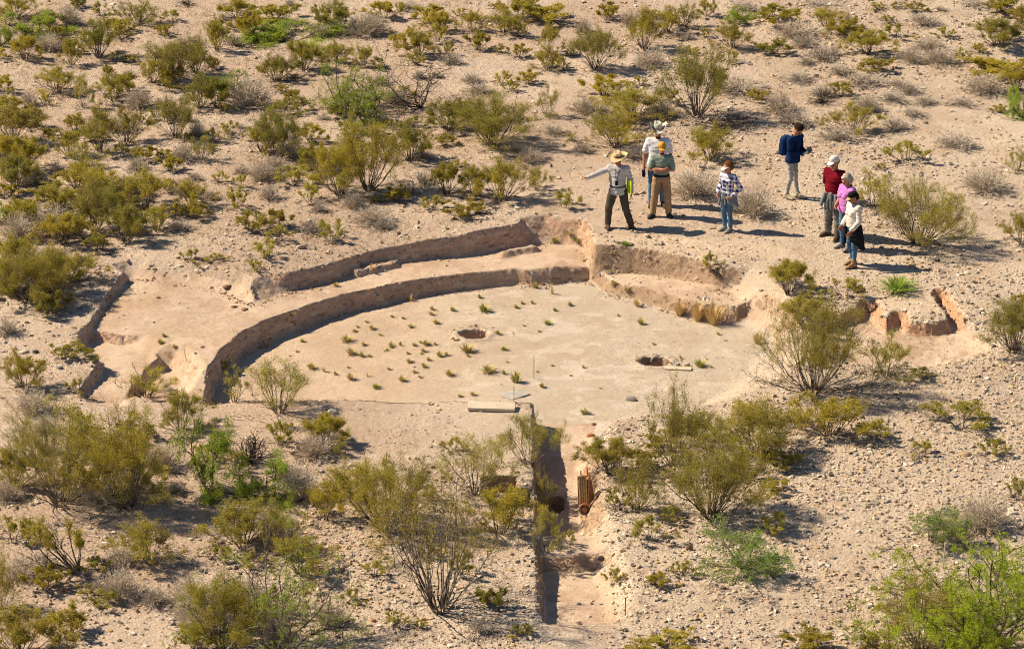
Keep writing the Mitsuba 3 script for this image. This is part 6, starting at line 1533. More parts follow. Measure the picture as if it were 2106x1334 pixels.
class Figure:
    """A standing figure that faces -y, its joints in metres; yaw turns it, s scales it."""

    def __init__(self, label, x, y, yaw, stature, joints, head_turn=0, nod=15, stout=1.0, skin='skin', female=False, stoop=0.0):
        self.key = numbered('person')
        tag(self.key, label, 'person', None)
        self.s = stature / 1.75
        self.to = T().translate([x, y, float(terrain(np.array([x]), np.array([y]))[0]) - .004]).rotate([0, 0, 1], yaw).scale(self.s)
        w = .165 if female else .185
        J = dict(neck=(0, .015, 1.475), chest=(0, .01, 1.29), waist=(0, .0, 1.08), pelvis=(0, .01, .96), shl=(w, .01, 1.405), shr=(-w, .01, 1.405), ell=(.25, .04, 1.12), elr=(-.25, .04, 1.12),
                 wrl=(.27, -.05, .88), wrr=(-.27, -.05, .88), hipl=(.09, .01, .92), hipr=(-.09, .01, .92), knl=(.11, -.015, .50), knr=(-.11, -.015, .50), anl=(.12, .02, .09), anr=(-.12, .02, .09),
                 tol=(.15, -.15, .035), tor=(-.15, -.15, .035), hdl=(0, -.2, -1), hdr=(0, -.2, -1), pml=(-1, 0, 0), pmr=(1, 0, 0))
        J.update(joints)
        self.J = {k: np.array(v, float) for k, v in J.items()}
        if stoop:
            for k in ('neck', 'chest', 'shl', 'shr'):
                self.J[k][1] -= stoop * (self.J[k][2] - 1.0)
        self.stout, self.female, self.skin = stout, female, skin
        self.hc = self.J['neck'] + np.array([0, -.012 - .0013 * nod, .158])
        self.HR = rot_z(head_turn) @ rot_x(nod)
        self.body()

    def add(self, part, mesh, mat, smooth=55, label=None, under=None):
        key = numbered(f'{under or self.key}__{part}')
        scene[key] = {**mikit.ply(mesh, mat, smooth=smooth), 'to_world': self.to}
        if label:
            labels[key] = {'label': label}
        return key

    def head_at(self, m):
        g = m.copy()
        g.vertices = 1.1 * g.vertices @ self.HR.T + self.hc
        return g

    def h(self, p):
        return 1.1 * self.HR @ np.asarray(p, float) + self.hc

    def torso(self, grow=0.0, low=.90):
        J, f = self.J, self.stout
        cw, ww, pw = (.140, .118, .140) if self.female else (.158, .135, .140)
        c, wst, pv = J['chest'], J['waist'], J['pelvis']
        out = [m3.Manifold.batch_hull([ball(c, 1, (cw * f + grow, .108 * f + grow, .13)), ball(J['shl'], .062 + grow), ball(J['shr'], .062 + grow), ball(c + [0, 0, .10], 1, (.12 + grow, .085 + grow, .07))]),
               m3.Manifold.batch_hull([ball(c, 1, (cw * f + grow, .110 * f + grow, .10)), ball(wst, 1, (ww * f + grow, .104 * f ** 1.6 + grow, .09))]),
               m3.Manifold.batch_hull([ball(wst, 1, (ww * f + grow, .104 * f ** 1.6 + grow, .09)), ball(pv + [0, 0, low - .96 + .05], 1, (pw * f + grow, .112 * f + grow, .07))])]
        if self.female:
            for sx in (-1, 1):
                out.append(ball(c + [sx * .068, -.085 * f, -.005], .062 + grow * .6))
        return out

    def arm(self, side, grow=0.0, upto=2.0, r=(.052, .042, .030)):
        J = self.J
        a, b, c_ = J['sh' + side], J['el' + side], J['wr' + side]
        out = [bone(a, lerp(a, b, min(upto, 1)), r[0] + grow, lerp(r[0], r[1], min(upto, 1)) + grow)]
        if upto > 1:
            out.append(bone(b, lerp(b, c_, upto - 1), r[1] + grow, lerp(r[1], r[2], upto - 1) + grow))
        return out

    def leg(self, side, grow=0.0, upto=2.0, r=(.078, .050, .037)):
        J = self.J
        a, b, c_ = J['hip' + side], J['kn' + side], J['an' + side]
        f = .5 + .5 * self.stout
        calf = lerp(b, c_, .3) + [0, .018, 0]
        return [bone(a, b, r[0] * f + grow, r[1] + grow), m3.Manifold.batch_hull([ball(b, r[1] + grow), ball(calf, r[1] * .92 + grow)]), bone(calf, lerp(b, c_, upto - 1), r[1] * .92 + grow, r[2] + grow)]

    def body(self):
        J = self.J
        hp = lambda p, r, sc=(1, 1, 1): m3.Manifold.sphere(1.0, 20).scale([1.1 * r * sc[0], 1.1 * r * sc[1], 1.1 * r * sc[2]]).transform(np.hstack([self.HR, self.h(p)[:, None]]))  # noqa: E731
        skull = [m3.Manifold.batch_hull([hp((0, .012, .030), .088, (.86, 1.08, 1.0)), hp((0, -.045, -.062), .050, (1.0, .85, .8)), hp((0, -.068, -.095), .022, (1.2, 1, .8))]),
                 m3.Manifold.batch_hull([hp((0, -.090, .012), .009), hp((0, -.112, -.028), .0125, (1.2, 1, .9)), hp((.014, -.096, -.030), .008), hp((-.014, -.096, -.030), .008)]),
                 m3.Manifold.batch_hull([hp((-.034, -.084, .018), .011), hp((.034, -.084, .018), .011)]),
                 m3.Manifold.batch_hull([hp((-.018, -.090, -.060), .008), hp((.018, -.090, -.060), .008)])]
        for sx in (-1, 1):
            skull.append(m3.Manifold.batch_hull([hp((sx * .079, .012, .018), .016, (.4, 1, 1.3)), hp((sx * .075, .006, -.018), .011, (.45, 1, 1))]))
        parts = skull + [bone(J['neck'] - [0, 0, .04], self.hc + self.HR @ np.array([0, .02, -.05]), .056 * (.5 + .5 * self.stout), .052)] + self.torso(-.004)
        for sd in 'lr':
            parts += self.arm(sd) + self.leg(sd, -.004) + hand_parts(J['wr' + sd], J['hd' + sd], J['pm' + sd], side=1 if sd == 'r' else -1)
            parts.append(m3.Manifold.batch_hull([ball(J['an' + sd], .04), ball(J['to' + sd], .03), ball(J['an' + sd] + [0, .03, -.05], .03)]))
        self.add('body', flesh(parts, .016, 4), self.skin)
        for sx in (-1, 1):
            e = trimesh.creation.icosphere(2, .0125)
            e.apply_translation([sx * .033, -.078, .002])
            self.add('eye', self.head_at(e), 'eye_dark', True)

    def shirt(self, mat, sleeve=1.95, hem=.86, grow=.016, label=None, part='shirt', collar=True, cuff=.012):
        parts = self.torso(grow, hem)
        for sd in 'lr':
            parts += self.arm(sd, cuff, sleeve, (.060, .048, .036))
        if hem < .9:
            f = self.stout
            parts.append(m3.Manifold.batch_hull([ball(self.J['waist'] + [0, 0, -.03], 1, (.142 * f + grow, .112 * f + grow, .03)), ball([0, .005, hem + .03], 1, (.168 * f + grow, .135 * f + grow, .03))]))
        if collar:
            n = self.J['neck']
            parts.append(m3.Manifold.batch_hull([ball(n - [0, .0, .045], 1, (.082, .075, .02)), ball(n + [0, .012, .0], 1, (.064, .060, .012))]))
        return self.add(part, flesh(parts, .017, 4, .026, 11), mat, label=label)

    def trousers(self, mat, label=None, grow=.016, upto=1.93, top=1.03, r=(.096, .072, .058)):
        J = self.J
        f = self.stout
        parts = [m3.Manifold.batch_hull([ball(J['pelvis'] + [0, 0, top - .99], 1, (.135 * f + .008, .105 * f + .008, .03)), ball(J['pelvis'] + [0, 0, -.05], 1, (.142 * f + .008, .115 * f + .008, .07))])]
        for sd in 'lr':
            parts += self.leg(sd, grow - .008, upto, r)
        return self.add('trousers', flesh(parts, .018, 4, .026, 23), mat, label=label)

    def shoes(self, mat, label=None, boot=False):
        for sd in 'lr':
            a, t = self.J['an' + sd], self.J['to' + sd]
            back = a + unit(np.array([a[0] - t[0], a[1] - t[1], 0])) * .05
            parts = [m3.Manifold.batch_hull([ball([back[0], back[1], .045], .040), ball([t[0], t[1], .035], 1, (.042, .05, .030)), ball([a[0], a[1] - .02, .085], .046)]),
                     bone(a, a + [0, 0, .10 if boot else .02], .052, .054)]
            m = flesh(parts, .014, 3)
            m.vertices[:, 2] = np.maximum(m.vertices[:, 2], 0.004)
            self.add('shoe', m, mat, label=label)
            sole = m3.Manifold.batch_hull([ball([back[0], back[1], .012], 1, (.043, .043, .014)), ball([t[0], t[1] - .008, .012], 1, (.045, .052, .014))])
            self.add('sole', flesh([sole], .02, 2), 'sole_rubber')

    def hair(self, mat, parts, seed=3, rough=.016, label=None):
        m = [ball(self.h(p), 1.1 * r, sc) for p, r, sc in parts]
        t = flesh(m, .011, 2)
        v = t.vertices
        t.vertices = v + t.vertex_normals * ((meshkit.fbm(v * 38, 3, seed) - .5) * rough * 2)[:, None]
        return self.add('hair', t, mat, label=label)

    def brim_hat(self, mat, brim=.20, crown=.105, tall=.12, curl=.05, tilt=0, band=None, label=None, pinch=.02):
        n = 48
        a = np.arange(n) * 2 * np.pi / n
        prof = [(brim, 0.0), (brim * .86, -.012), (brim * .66, -.012), (crown * 1.05, 0), (crown, tall * .45), (crown * .88, tall * .86), (crown * .6, tall), (.03, tall * .93)]
        rows = []
        for r, z in prof:
            up = curl * max(0, (r - crown) / (brim - crown)) ** 1.5
            x, y = r * np.cos(a) * .93, r * np.sin(a) * 1.06
            zz = z + up * np.cos(a) ** 2 * 1.3 - up * .35 * np.sin(a) ** 2 - (pinch * np.exp(-(np.sin(a) + .8) ** 2 / .1) if z > tall * .8 else 0)
            rows.append(np.stack([x, y, zz], 1))
        inner = [r_ - [0, 0, .006] for r_ in rows[:4]][::-1]
        ring = np.array(rows[::-1] + [rows[0] - [0, 0, .003]] + inner[::-1])
        m_ = len(ring)
        idx = np.arange(m_ * n).reshape(m_, n)
        A, B = idx[:-1], idx[1:]
        f = np.concatenate([np.stack([A, B, np.roll(B, -1, 1)], -1).reshape(-1, 3), np.stack([A, np.roll(B, -1, 1), np.roll(A, -1, 1)], -1).reshape(-1, 3)])
        v = np.vstack([ring.reshape(-1, 3), [[0, 0, tall * .9]]])
        f = np.vstack([f, np.stack([np.roll(idx[0], -1), np.full(n, len(v) - 1), idx[0]], 1)])
        hat = trimesh.Trimesh(v, f, process=False)
        hat.fix_normals()
        hat.vertices = hat.vertices @ rot_x(tilt).T + [0, .010, .068]
        key = self.add('hat', self.head_at(hat), mat, 35, label)
        if band:
            t = np.array([[(crown * 1.045) * np.cos(x) * .93, (crown * 1.045) * np.sin(x) * 1.06, z] for z in (.006, .034) for x in a])
            i_ = np.arange(n)
            f = np.vstack([np.stack([i_, (i_ + 1) % n, n + (i_ + 1) % n], 1), np.stack([i_, n + (i_ + 1) % n, n + i_], 1)])
            bm = trimesh.Trimesh(t @ rot_x(tilt).T + [0, .010, .068], f, process=False)
            self.add('hat_band', self.head_at(bm), band, True, under=key)
        return key

    def cap(self, mat, bill=None, label=None, dome=True, patch=None):
        hp = lambda p, r, sc=(1, 1, 1): ball(p, r, sc)  # noqa: E731
        if dome:
            d = m3.Manifold.batch_hull([hp((0, .012, .050), .094, (.90, 1.12, .95)), hp((0, -.02, .085), .07, (1, 1.1, .9))]).trim_by_plane([0, 0.10, 1], .036)
        else:
            d = hp((0, .012, .040), .094, (.92, 1.12, .9)).trim_by_plane([0, .1, 1], .020).trim_by_plane([0, .1, -1], -.052)
        key = self.add('cap', self.head_at(flesh([d], .012, 2)), mat, label=label)
        b = m3.Manifold.batch_hull([hp((0, -.085, .040), 1, (.072, .02, .006)), hp((0, -.150, .026), 1, (.048, .022, .005)), hp((.045, -.10, .032), 1, (.022, .03, .005)), hp((-.045, -.10, .032), 1, (.022, .03, .005))])
        self.add('bill', self.head_at(flesh([b], .012, 2)), bill or mat, under=key)
        if patch:
            p = hp((0, -.098, .083), 1, (.026, .006, .019))
            self.add('badge', self.head_at(flesh([p], .01, 1)), patch, under=key)

    def belt(self, mat, z, grow=.022, tall=.04, part='belt', label=None):
        f = self.stout
        ring = m3.Manifold.cylinder(tall, 1, 1, 40).scale([.138 * f + grow, .108 * f ** 1.3 + grow, 1]) - m3.Manifold.cylinder(tall * 3, 1, 1, 40).scale([.126 * f, .096 * f ** 1.3, 1]).translate([0, 0, -tall])
        g = ring.translate([self.J['waist'][0], self.J['waist'][1] + .004, z]).to_mesh()
        self.add(part, trimesh.Trimesh(g.vert_properties[:, :3], g.tri_verts), mat, 30, label)

    def tied_jacket(self, mat, z=.98, drop=.45, side=1, label=None, sleeves=True):
        """A jacket knotted round the waist: a wrap, the hanging body behind and over the hips, two sleeves in front."""
        f = self.stout
        wrap = [m3.Manifold.batch_hull([ball((0, .0, z), 1, (.150 * f + .012, .120 * f + .014, .035)), ball((0, .03, z - .06), 1, (.158 * f + .012, .12 * f + .014, .04))])]
        hang = []
        for ang in (-55, -25, 10, 40, 70, 100, 130, 160, 190, 220):
            c, s = math.cos(math.radians(ang)), math.sin(math.radians(ang))
            low = z - drop * (.78 + .22 * math.sin(math.radians(ang * 1.7 + 20)))
            hang.append((ball((.165 * f * c, .13 * f * s + .01, z - .03), .038), ball((.235 * f * c, .20 * f * s + .03, low), .034)))
        for (a1, a2), (b1, b2) in zip(hang[:-1], hang[1:]):
            wrap.append(m3.Manifold.batch_hull([a1, a2, b1, b2]))
        if sleeves:
            wrap += [ball((.03 * side, -.125 * f, z), .042), bone((.03 * side, -.13 * f, z), (.07 * side, -.16 * f, z - .32), .032, .026), bone((.0, -.13 * f, z), (-.045 * side, -.15 * f, z - .26), .03, .025)]
        self.add('tied_jacket', flesh(wrap, .02, 3, .024, 31), mat, label=label)

    def slab(self, part, centre, size, turn, mat, tilt=0, label=None, r=.2):
        b = m3.Manifold.batch_hull([ball((sx * (size[0] / 2 - r * min(size)), sy * (size[1] / 2 - r * min(size)), sz * (size[2] / 2 - r * min(size))), r * min(size), seg=8) for sx in (-1, 1) for sy in (-1, 1) for sz in (-1, 1)]).to_mesh()
        t = trimesh.Trimesh(b.vert_properties[:, :3], b.tri_verts)
        t.vertices = t.vertices @ rot_x(tilt).T @ rot_z(turn).T + centre
        return self.add(part, t, mat, 30, label)

    def strap(self, part, pts, r, mat, label=None):
        v, f = tubes(np.array([pts], float), np.full((1, len(pts)), r), 6)
        return self.add(part, trimesh.Trimesh(v, f, process=False), mat, True, label)

    def held(self, name, label, category, mesh, mat):
        key = numbered(name)
        scene[key] = {**mikit.ply(mesh, mat, smooth=30), 'to_world': self.to}
        tag(key, label, category)
        return key


def cloth(name, a, b=None, s=1.0):
    b = b or tuple(.72 * v for v in a)
    bsdf(name, lambda p, n, uv: mix(a, b, smoothstep(.3, .75, dfbm(p.x * 7, p.y * 7, p.z * 5, 3))) * (.92 + .16 * dnoise(p.x * 150, p.y * 150, p.z * 150)))


cloth('skin', (.50, .27, .185), (.44, .215, .145))
cloth('skin_tan', (.40, .205, .135), (.34, .165, .11))
bsdf('eye_dark', (.02, .016, .013), rough=.25)
cloth('sole_rubber', (.06, .055, .05))
cloth('grey_shirt', (.50, .51, .53), (.42, .43, .46))
cloth('olive_trousers', (.088, .080, .062), (.065, .062, .048))
cloth('brown_boots', (.10, .075, .055))
cloth('straw_hat', (.64, .49, .29), (.54, .40, .22))
cloth('dark_band', (.045, .045, .035))
cloth('lime_card', (.42, .60, .03), (.40, .56, .03))
cloth('black_cloth', (.016, .016, .019), (.026, .025, .029))
cloth('white_tee', (.74, .75, .80), (.68, .69, .76))
cloth('felt_hat', (.52, .53, .47), (.45, .46, .40))
cloth('jeans', (.10, .19, .31), (.065, .13, .24))
cloth('dark_jeans', (.045, .075, .13), (.03, .05, .10))
cloth('sage_shirt', (.26, .33, .285), (.21, .28, .24))
cloth('tan_trousers', (.40, .27, .165), (.33, .215, .125))
cloth('mustard', (.62, .36, .045), (.55, .30, .035))
cloth('blue_badge', (.22, .36, .40), (.5, .5, .36))
cloth('black_shoes', (.05, .052, .055))
cloth('grey_shoes', (.34, .34, .34))
cloth('white_cap', (.72, .72, .70), (.64, .64, .63))
cloth('auburn_hair', (.20, .095, .035), (.12, .05, .02))
cloth('grey_hair', (.46, .42, .36), (.30, .27, .23))
cloth('brown_hair', (.035, .020, .014), (.02, .012, .01))
cloth('navy_jacket', (.014, .034, .115), (.010, .022, .075))
cloth('navy_pack', (.016, .045, .15), (.012, .028, .09))
cloth('pale_trousers', (.40, .41, .40), (.33, .335, .33))
cloth('beige_shoes', (.50, .44, .34))
cloth('maroon', (.185, .012, .022), (.13, .008, .016))
cloth('grey_trousers', (.10, .10, .10), (.20, .20, .195))
cloth('grey_jacket', (.20, .235, .26), (.14, .165, .19))
cloth('orchid', (.58, .23, .60), (.52, .19, .54))
cloth('cream_sweater', (.70, .66, .61), (.62, .575, .53))
cloth('tan_cloth', (.40, .32, .20))
cloth('tan_shoes', (.36, .22, .12))
cloth('red_trim', (.45, .05, .05))
cloth('pack_grey', (.13, .135, .15))
cloth('controller_grey', (.13, .14, .14), (.22, .23, .22))


def plaid(p, n, uv):
    u, v = p.x * .8 + p.y * .6, p.z
    a = mi.Float(dr.select(u * 11 - dr.floor(u * 11) < .5, 1., 0.))
    b = mi.Float(dr.select(v * 10 - dr.floor(v * 10) < .5, 1., 0.))
    return mix(mix((.72, .73, .78), (.13, .16, .36), a * .5 + b * .5), mi.Color3f(.02, .028, .12), a * b)


bsdf('plaid', plaid)

# the guide who points along the trench
P = PEOPLE['straw']
f1 = Figure('man in wide straw hat pointing with outstretched arm, lime folder under the other', P[0], P[1], -12, 1.83,
            dict(elr=(-.43, -.06, 1.30), wrr=(-.645, -.20, 1.215), hdr=(-.95, -.3, -.05), pmr=(.1, -.3, -1), ell=(.285, .05, 1.12), wrl=(.31, -.03, .87), hdl=(.1, -.3, -1), pml=(-1, -.2, 0),
                 hipl=(.10, .01, .90), hipr=(-.10, .01, .90), knl=(.19, -.04, .48), knr=(-.20, -.04, .48), anl=(.30, .05, .09), anr=(-.22, -.02, .09), tol=(.40, -.07, .035), tor=(-.17, -.18, .035)), head_turn=-14, nod=20, skin='skin_tan')
f1.shirt('grey_shirt', 1.96, .80, .030, 'grey long sleeved field shirt worn loose')
f1.trousers('olive_trousers', 'dark olive work trousers', .022)
f1.shoes('brown_boots', 'worn brown boots', True)
f1.hair('brown_hair', [((0, .035, .035), .088, (.95, 1, .95))])
f1.brim_hat('straw_hat', .212, .088, .115, .040, -6, 'dark_band', 'wide brimmed straw hat with dark band')
f1.belt('black_cloth', .995, .050, .028, 'hip_belt')
f1.strap('lanyard', [(-.055, -.03, 1.47), (-.05, -.115, 1.40), (-.02, -.17, 1.26), (-.0, -.18, 1.18), (.02, -.17, 1.26), (.05, -.115, 1.40), (.055, -.03, 1.47)], .006, 'navy_jacket')
f1.slab('radio', (0, -.185, 1.12), (.06, .03, .11), 0, 'black_cloth', 0, 'black device hanging from a lanyard')
pk = f1.slab('backpack', (-.07, .22, 1.20), (.34, .18, .46), 0, 'pack_grey', 0, 'grey backpack with red trim', .35)
folder = trimesh.creation.box((.012, .235, .31))
folder.vertices = folder.vertices @ rot_z(35).T + [.268, -.075, 1.02]
f1.held('clipboard', 'lime green folder under the arm of the man in the straw hat', 'folder', folder, 'lime_card')

# the man in the pale western hat stands behind the one with crossed arms
P = PEOPLE['western']
f2 = Figure('bearded man in pale western hat and white tee standing behind the crossed arms', P[0], P[1], 0, 2.0,
            dict(elr=(-.27, .05, 1.12), wrr=(-.285, -.04, .87), ell=(.27, .06, 1.13), wrl=(.24, -.02, .90), anl=(.13, .02, .09), tol=(.17, -.15, .035)), nod=14, stout=1.25, skin='skin_tan')
f2.shirt('white_tee', .72, .88, .022, 'white short sleeved tee', collar=False, cuff=.022)
f2.trousers('jeans', 'blue jeans')
f2.shoes('brown_boots', None, True)
f2.hair('brown_hair', [((0, .035, .03), .088, (.96, 1, .95)), ((0, -.062, -.078), .044, (1.1, .85, .9))], label='dark hair and beard')
f2.brim_hat('felt_hat', .172, .090, .125, .095, -4, 'tan_cloth', 'pale felt western hat with curled brim')
bt = trimesh.creation.cylinder(.034, .15, sections=20)
bt.apply_translation([-.29, -.075, .74])
f2.held('flask', 'dark flask held by the man in the pale western hat', 'flask', bt, 'black_cloth')

P = PEOPLE['mustard']
f3 = Figure('man with folded arms in mustard cap, sage shirt and tan trousers', P[0], P[1], 0, 1.83,
            dict(elr=(-.26, -.05, 1.15), wrr=(.02, -.205, 1.19), hdr=(1, -.05, .05), pmr=(0, 1, 0), ell=(.26, -.05, 1.14), wrl=(-.03, -.175, 1.16), hdl=(-1, .02, .05), pml=(0, 1, 0),
                 knl=(.145, -.02, .50), knr=(-.145, -.02, .50), anl=(.18, .03, .09), anr=(-.185, .01, .09), tol=(.24, -.13, .035), tor=(-.27, -.13, .035)), nod=8, stout=1.10)
f3.shirt('sage_shirt', .80, .93, .018, 'sage green short sleeved shirt tucked in', cuff=.020)
f3.trousers('tan_trousers', 'tan field trousers', .024, top=1.04)
f3.belt('black_cloth', .985, .036, .045)
f3.shoes('black_shoes')
f3.hair('brown_hair', [((0, .035, .02), .086, (.96, 1, .9)), ((0, -.060, -.08), .04, (1.0, .8, .7))])
f3.cap('mustard', None, 'mustard yellow cap with a small badge', patch='blue_badge')
f3.strap('watch', [(-.012 + .034 * math.cos(a), -.172 + .0, 1.163 + .036 * math.sin(a)) for a in np.linspace(0, 6.28, 14)], .008, 'black_cloth')

P = PEOPLE['plaid']
f4 = Figure('woman in blue and white checked shirt and white visor, hands at her waist', P[0], P[1], -40, 1.68,
            dict(elr=(-.27, .09, 1.14), wrr=(-.20, -.14, .98), hdr=(.3, -.6, -.6), pmr=(1, .3, 0), ell=(.32, .10, 1.13), wrl=(.19, -.08, .96), hdl=(-.5, -.6, -.5), pml=(-1, .3, 0),
                 knl=(.09, -.03, .50), knr=(-.09, -.03, .50), anl=(.085, .02, .09), anr=(-.085, .02, .09), tol=(.09, -.15, .035), tor=(-.11, -.15, .035)), head_turn=-18, nod=20, female=True)
f4.shirt('plaid', 1.92, .86, .024, 'blue and white checked shirt')
f4.trousers('jeans', 'blue jeans', .012, r=(.09, .062, .048))
f4.shoes('grey_shoes')
f4.hair('auburn_hair', [((0, .045, .045), .102, (1.02, .95, .98)), ((.05, .055, -.01), .062, (1, 1, 1.1)), ((-.05, .055, -.01), .062, (1, 1, 1.1)), ((0, .02, .095), .07, (1, 1, .7))], 5, .02, 'short curly auburn hair')
f4.cap('white_cap', None, 'white sun visor', dome=False)
f4.tied_jacket('grey_jacket', 1.0, .36, -1, 'grey jacket tied round the waist')

P = PEOPLE['navy']
f5 = Figure('young man in navy jacket looking down at a controller in his hands', P[0], P[1], 52, 1.88,
            dict(elr=(-.22, -.06, 1.13), wrr=(-.06, -.30, 1.13), hdr=(.25, -.9, .05), pmr=(.5, 0, 1), ell=(.22, -.06, 1.13), wrl=(.06, -.30, 1.13), hdl=(-.25, -.9, .05), pml=(-.5, 0, 1),
                 knl=(.085, -.03, .50), knr=(-.085, -.03, .50), anl=(.10, -.10, .09), anr=(-.10, .07, .09), tol=(.12, -.28, .035), tor=(-.13, -.10, .035)), head_turn=4, nod=52, stoop=.13)
f5.shirt('navy_jacket', 1.94, .84, .030, 'navy blue jacket', part='jacket')
f5.trousers('pale_trousers', 'slim pale grey trousers', .006, r=(.085, .058, .045))
f5.shoes('beige_shoes')
f5.hair('brown_hair', [((0, .022, .038), .093, (.94, 1.08, 1.0))], label='short dark brown hair')
f5.slab('backpack', (0, .215, 1.20), (.30, .20, .46), 0, 'navy_pack', 6, 'blue backpack', .38)
f5.strap('shoulder_strap', [(-.12, .12, 1.43), (-.12, -.06, 1.45), (-.125, -.17, 1.34), (-.15, -.16, 1.2), (-.17, .05, 1.08)], .016, 'black_cloth')
f5.strap('shoulder_strap', [(.12, .12, 1.43), (.12, -.06, 1.45), (.125, -.17, 1.34), (.15, -.16, 1.2), (.17, .05, 1.08)], .016, 'black_cloth')
ct = m3.Manifold.batch_hull([ball((sx * .07, -.40 + sy * .03, 1.15), .022, seg=12) for sx in (-1, 1) for sy in (-1, 1)])
ct = m3.Manifold.batch_boolean([ct] + [bone((sx * .08, -.38, 1.15), (sx * .095, -.33, 1.13), .022, .018) for sx in (-1, 1)] + [m3.Manifold.cube([.19, .012, .12], True).rotate([-30, 0, 0]).translate([0, -.435, 1.22])], m3.OpType.Add)
f5.held('controller', 'grey handheld controller with a screen held by the young man', 'controller', flesh([ct], .02, 1), 'controller_grey')

P = PEOPLE['maroon']
f6 = Figure('man in maroon pullover, white cap and sunglasses with arms behind his back', P[0], P[1], -38, 1.97,
            dict(elr=(-.29, .12, 1.14), wrr=(-.10, .20, 1.0), hdr=(.8, .1, -.5), pmr=(0, 1, 0), ell=(.29, .12, 1.14), wrl=(.10, .20, 1.0), hdl=(-.8, .1, -.5), pml=(0, 1, 0),
                 anl=(.13, .0, .09), anr=(-.15, .06, .09), tol=(.17, -.16, .035), tor=(-.21, -.10, .035)), head_turn=-8, nod=14, stout=1.22)
f6.shirt('maroon', 1.96, .92, .024, 'maroon pullover', part='pullover')
f6.trousers('grey_trousers', 'mottled dark grey trousers', .022, r=(.095, .074, .060))
f6.shoes('brown_boots')
f6.hair('grey_hair', [((0, .035, .01), .086, (.97, 1, .8))])
f6.cap('white_cap', None, 'white cap')
f6.slab('sunglasses', f6.h((0, -.092, .006)), (.135, .02, .036), -8, 'black_cloth', 10, None, .3)
f6.tied_jacket('grey_jacket', .99, .32, 1, 'grey jacket tied round the waist')

P = PEOPLE['orchid']
f7 = Figure('grey haired woman in orchid pink tee with a hand in her pocket', P[0], P[1], -52, 1.80,
            dict(elr=(-.22, -.02, 1.13), wrr=(-.12, -.21, 1.06), hdr=(.4, -.7, -.3), pmr=(1, .2, 0), ell=(.24, .07, 1.12), wrl=(.20, -.10, .97), hdl=(-.1, -.4, -.9), pml=(-1, 0, 0)), head_turn=-6, nod=24, female=True, stout=1.20)
f7.shirt('orchid', .78, .88, .026, 'orchid pink short sleeved tee', collar=False, cuff=.024)
f7.trousers('jeans', 'blue jeans', .012, r=(.094, .066, .05))
f7.shoes('grey_shoes')
f7.hair('grey_hair', [((0, .035, .045), .098, (.98, 1.02, .98)), ((0, .075, -.045), .075, (1.1, .8, 1.15)), ((.062, .03, -.045), .042, (.8, 1, 1.6)), ((-.062, .03, -.045), .042, (.8, 1, 1.6)), ((0, -.045, .075), .05, (1.3, .9, .7))], 7, .014, 'shoulder length grey hair')

P = PEOPLE['cream']
f8 = Figure('woman in cream sweatshirt and dark cap with a black jacket round her waist', P[0], P[1], -62, 1.77,
            dict(elr=(-.24, .0, 1.14), wrr=(-.17, -.19, .97), hdr=(.1, -.7, -.7), pmr=(1, 0, 0), ell=(.25, -.02, 1.12), wrl=(.20, -.20, .93), hdl=(0, -.6, -.8), pml=(-1, 0, 0),
                 knl=(.10, -.03, .50), knr=(-.10, -.03, .50), anl=(.11, -.03, .09), anr=(-.11, .10, .09), tol=(.12, -.20, .035), tor=(-.12, -.07, .035)), head_turn=-8, nod=22, female=True, stout=1.08, skin='skin_tan')
f8.shirt('cream_sweater', 1.90, .92, .034, 'cream sweatshirt', part='sweatshirt')
f8.trousers('jeans', 'blue jeans', .010, r=(.09, .062, .048))
f8.shoes('tan_shoes', None, True)
f8.hair('brown_hair', [((0, .045, .01), .088, (.95, 1, .9)), ((0, .085, -.03), .045, (1, .8, 1.2))])
f8.cap('black_cloth', 'tan_cloth', 'dark cap with tan front')
f8.tied_jacket('black_cloth', 1.00, .56, 1, 'black jacket tied round the waist', False)

# ---------------------------------------------------------------- boards, marker pins, handcart
def rbox(size, r=.006):
    h = [max(a / 2 - r, .001) for a in size]
    g = m3.Manifold.batch_hull([ball((sx * h[0], sy * h[1], sz * h[2]), r, seg=8) for sx in (-1, 1) for sy in (-1, 1) for sz in (-1, 1)]).to_mesh()
    return trimesh.Trimesh(g.vert_properties[:, :3], g.tri_verts)


def moved(m, at=(0, 0, 0), rx=0, rz=0, ry=0):
    m = m.copy()
    a = math.radians(ry)
    Ry = np.array([[math.cos(a), 0, math.sin(a)], [0, 1, 0], [-math.sin(a), 0, math.cos(a)]])
    m.vertices = m.vertices @ Ry.T @ rot_x(rx).T @ rot_z(rz).T + at
    return m


def wood(name, a, b, run):
    bsdf(name, lambda p, n, uv: mix(a, b, smoothstep(.3, .7, dfbm(p.x * (4 if run == 0 else 60), p.y * (4 if run == 1 else 60), p.z * (6 if run == 2 else 60), 3))))


wood('old_board', (.62, .56, .45), (.46, .40, .32), 0)
wood('cart_slat', (.62, .47, .26), (.50, .34, .17), 2)
bsdf('orange_paint', lambda p, n, uv: mix((.50, .17, .06), (.33, .15, .08), smoothstep(.42, .62, dfbm(p.x * 18, p.y * 18, p.z * 18, 4))), rough=.5)
bsdf('dark_tray', lambda p, n, uv: mix((.22, .12, .07), (.30, .17, .10), dfbm(p.x * 12, p.y * 12, p.z * 12, 3)), rough=.7)
bsdf('rubber', (.10, .07, .055), rough=.8)
bsdf('steel_pin', (.12, .115, .10), rough=.5)
bsdf('pale_pin', (.55, .50, .42))
bsdf('blue_stone', lambda p, n, uv: mix((.37, .37, .35), (.46, .42, .36), smoothstep(.4, .6, dfbm(p.x * 6, p.y * 6, 1., 4))))

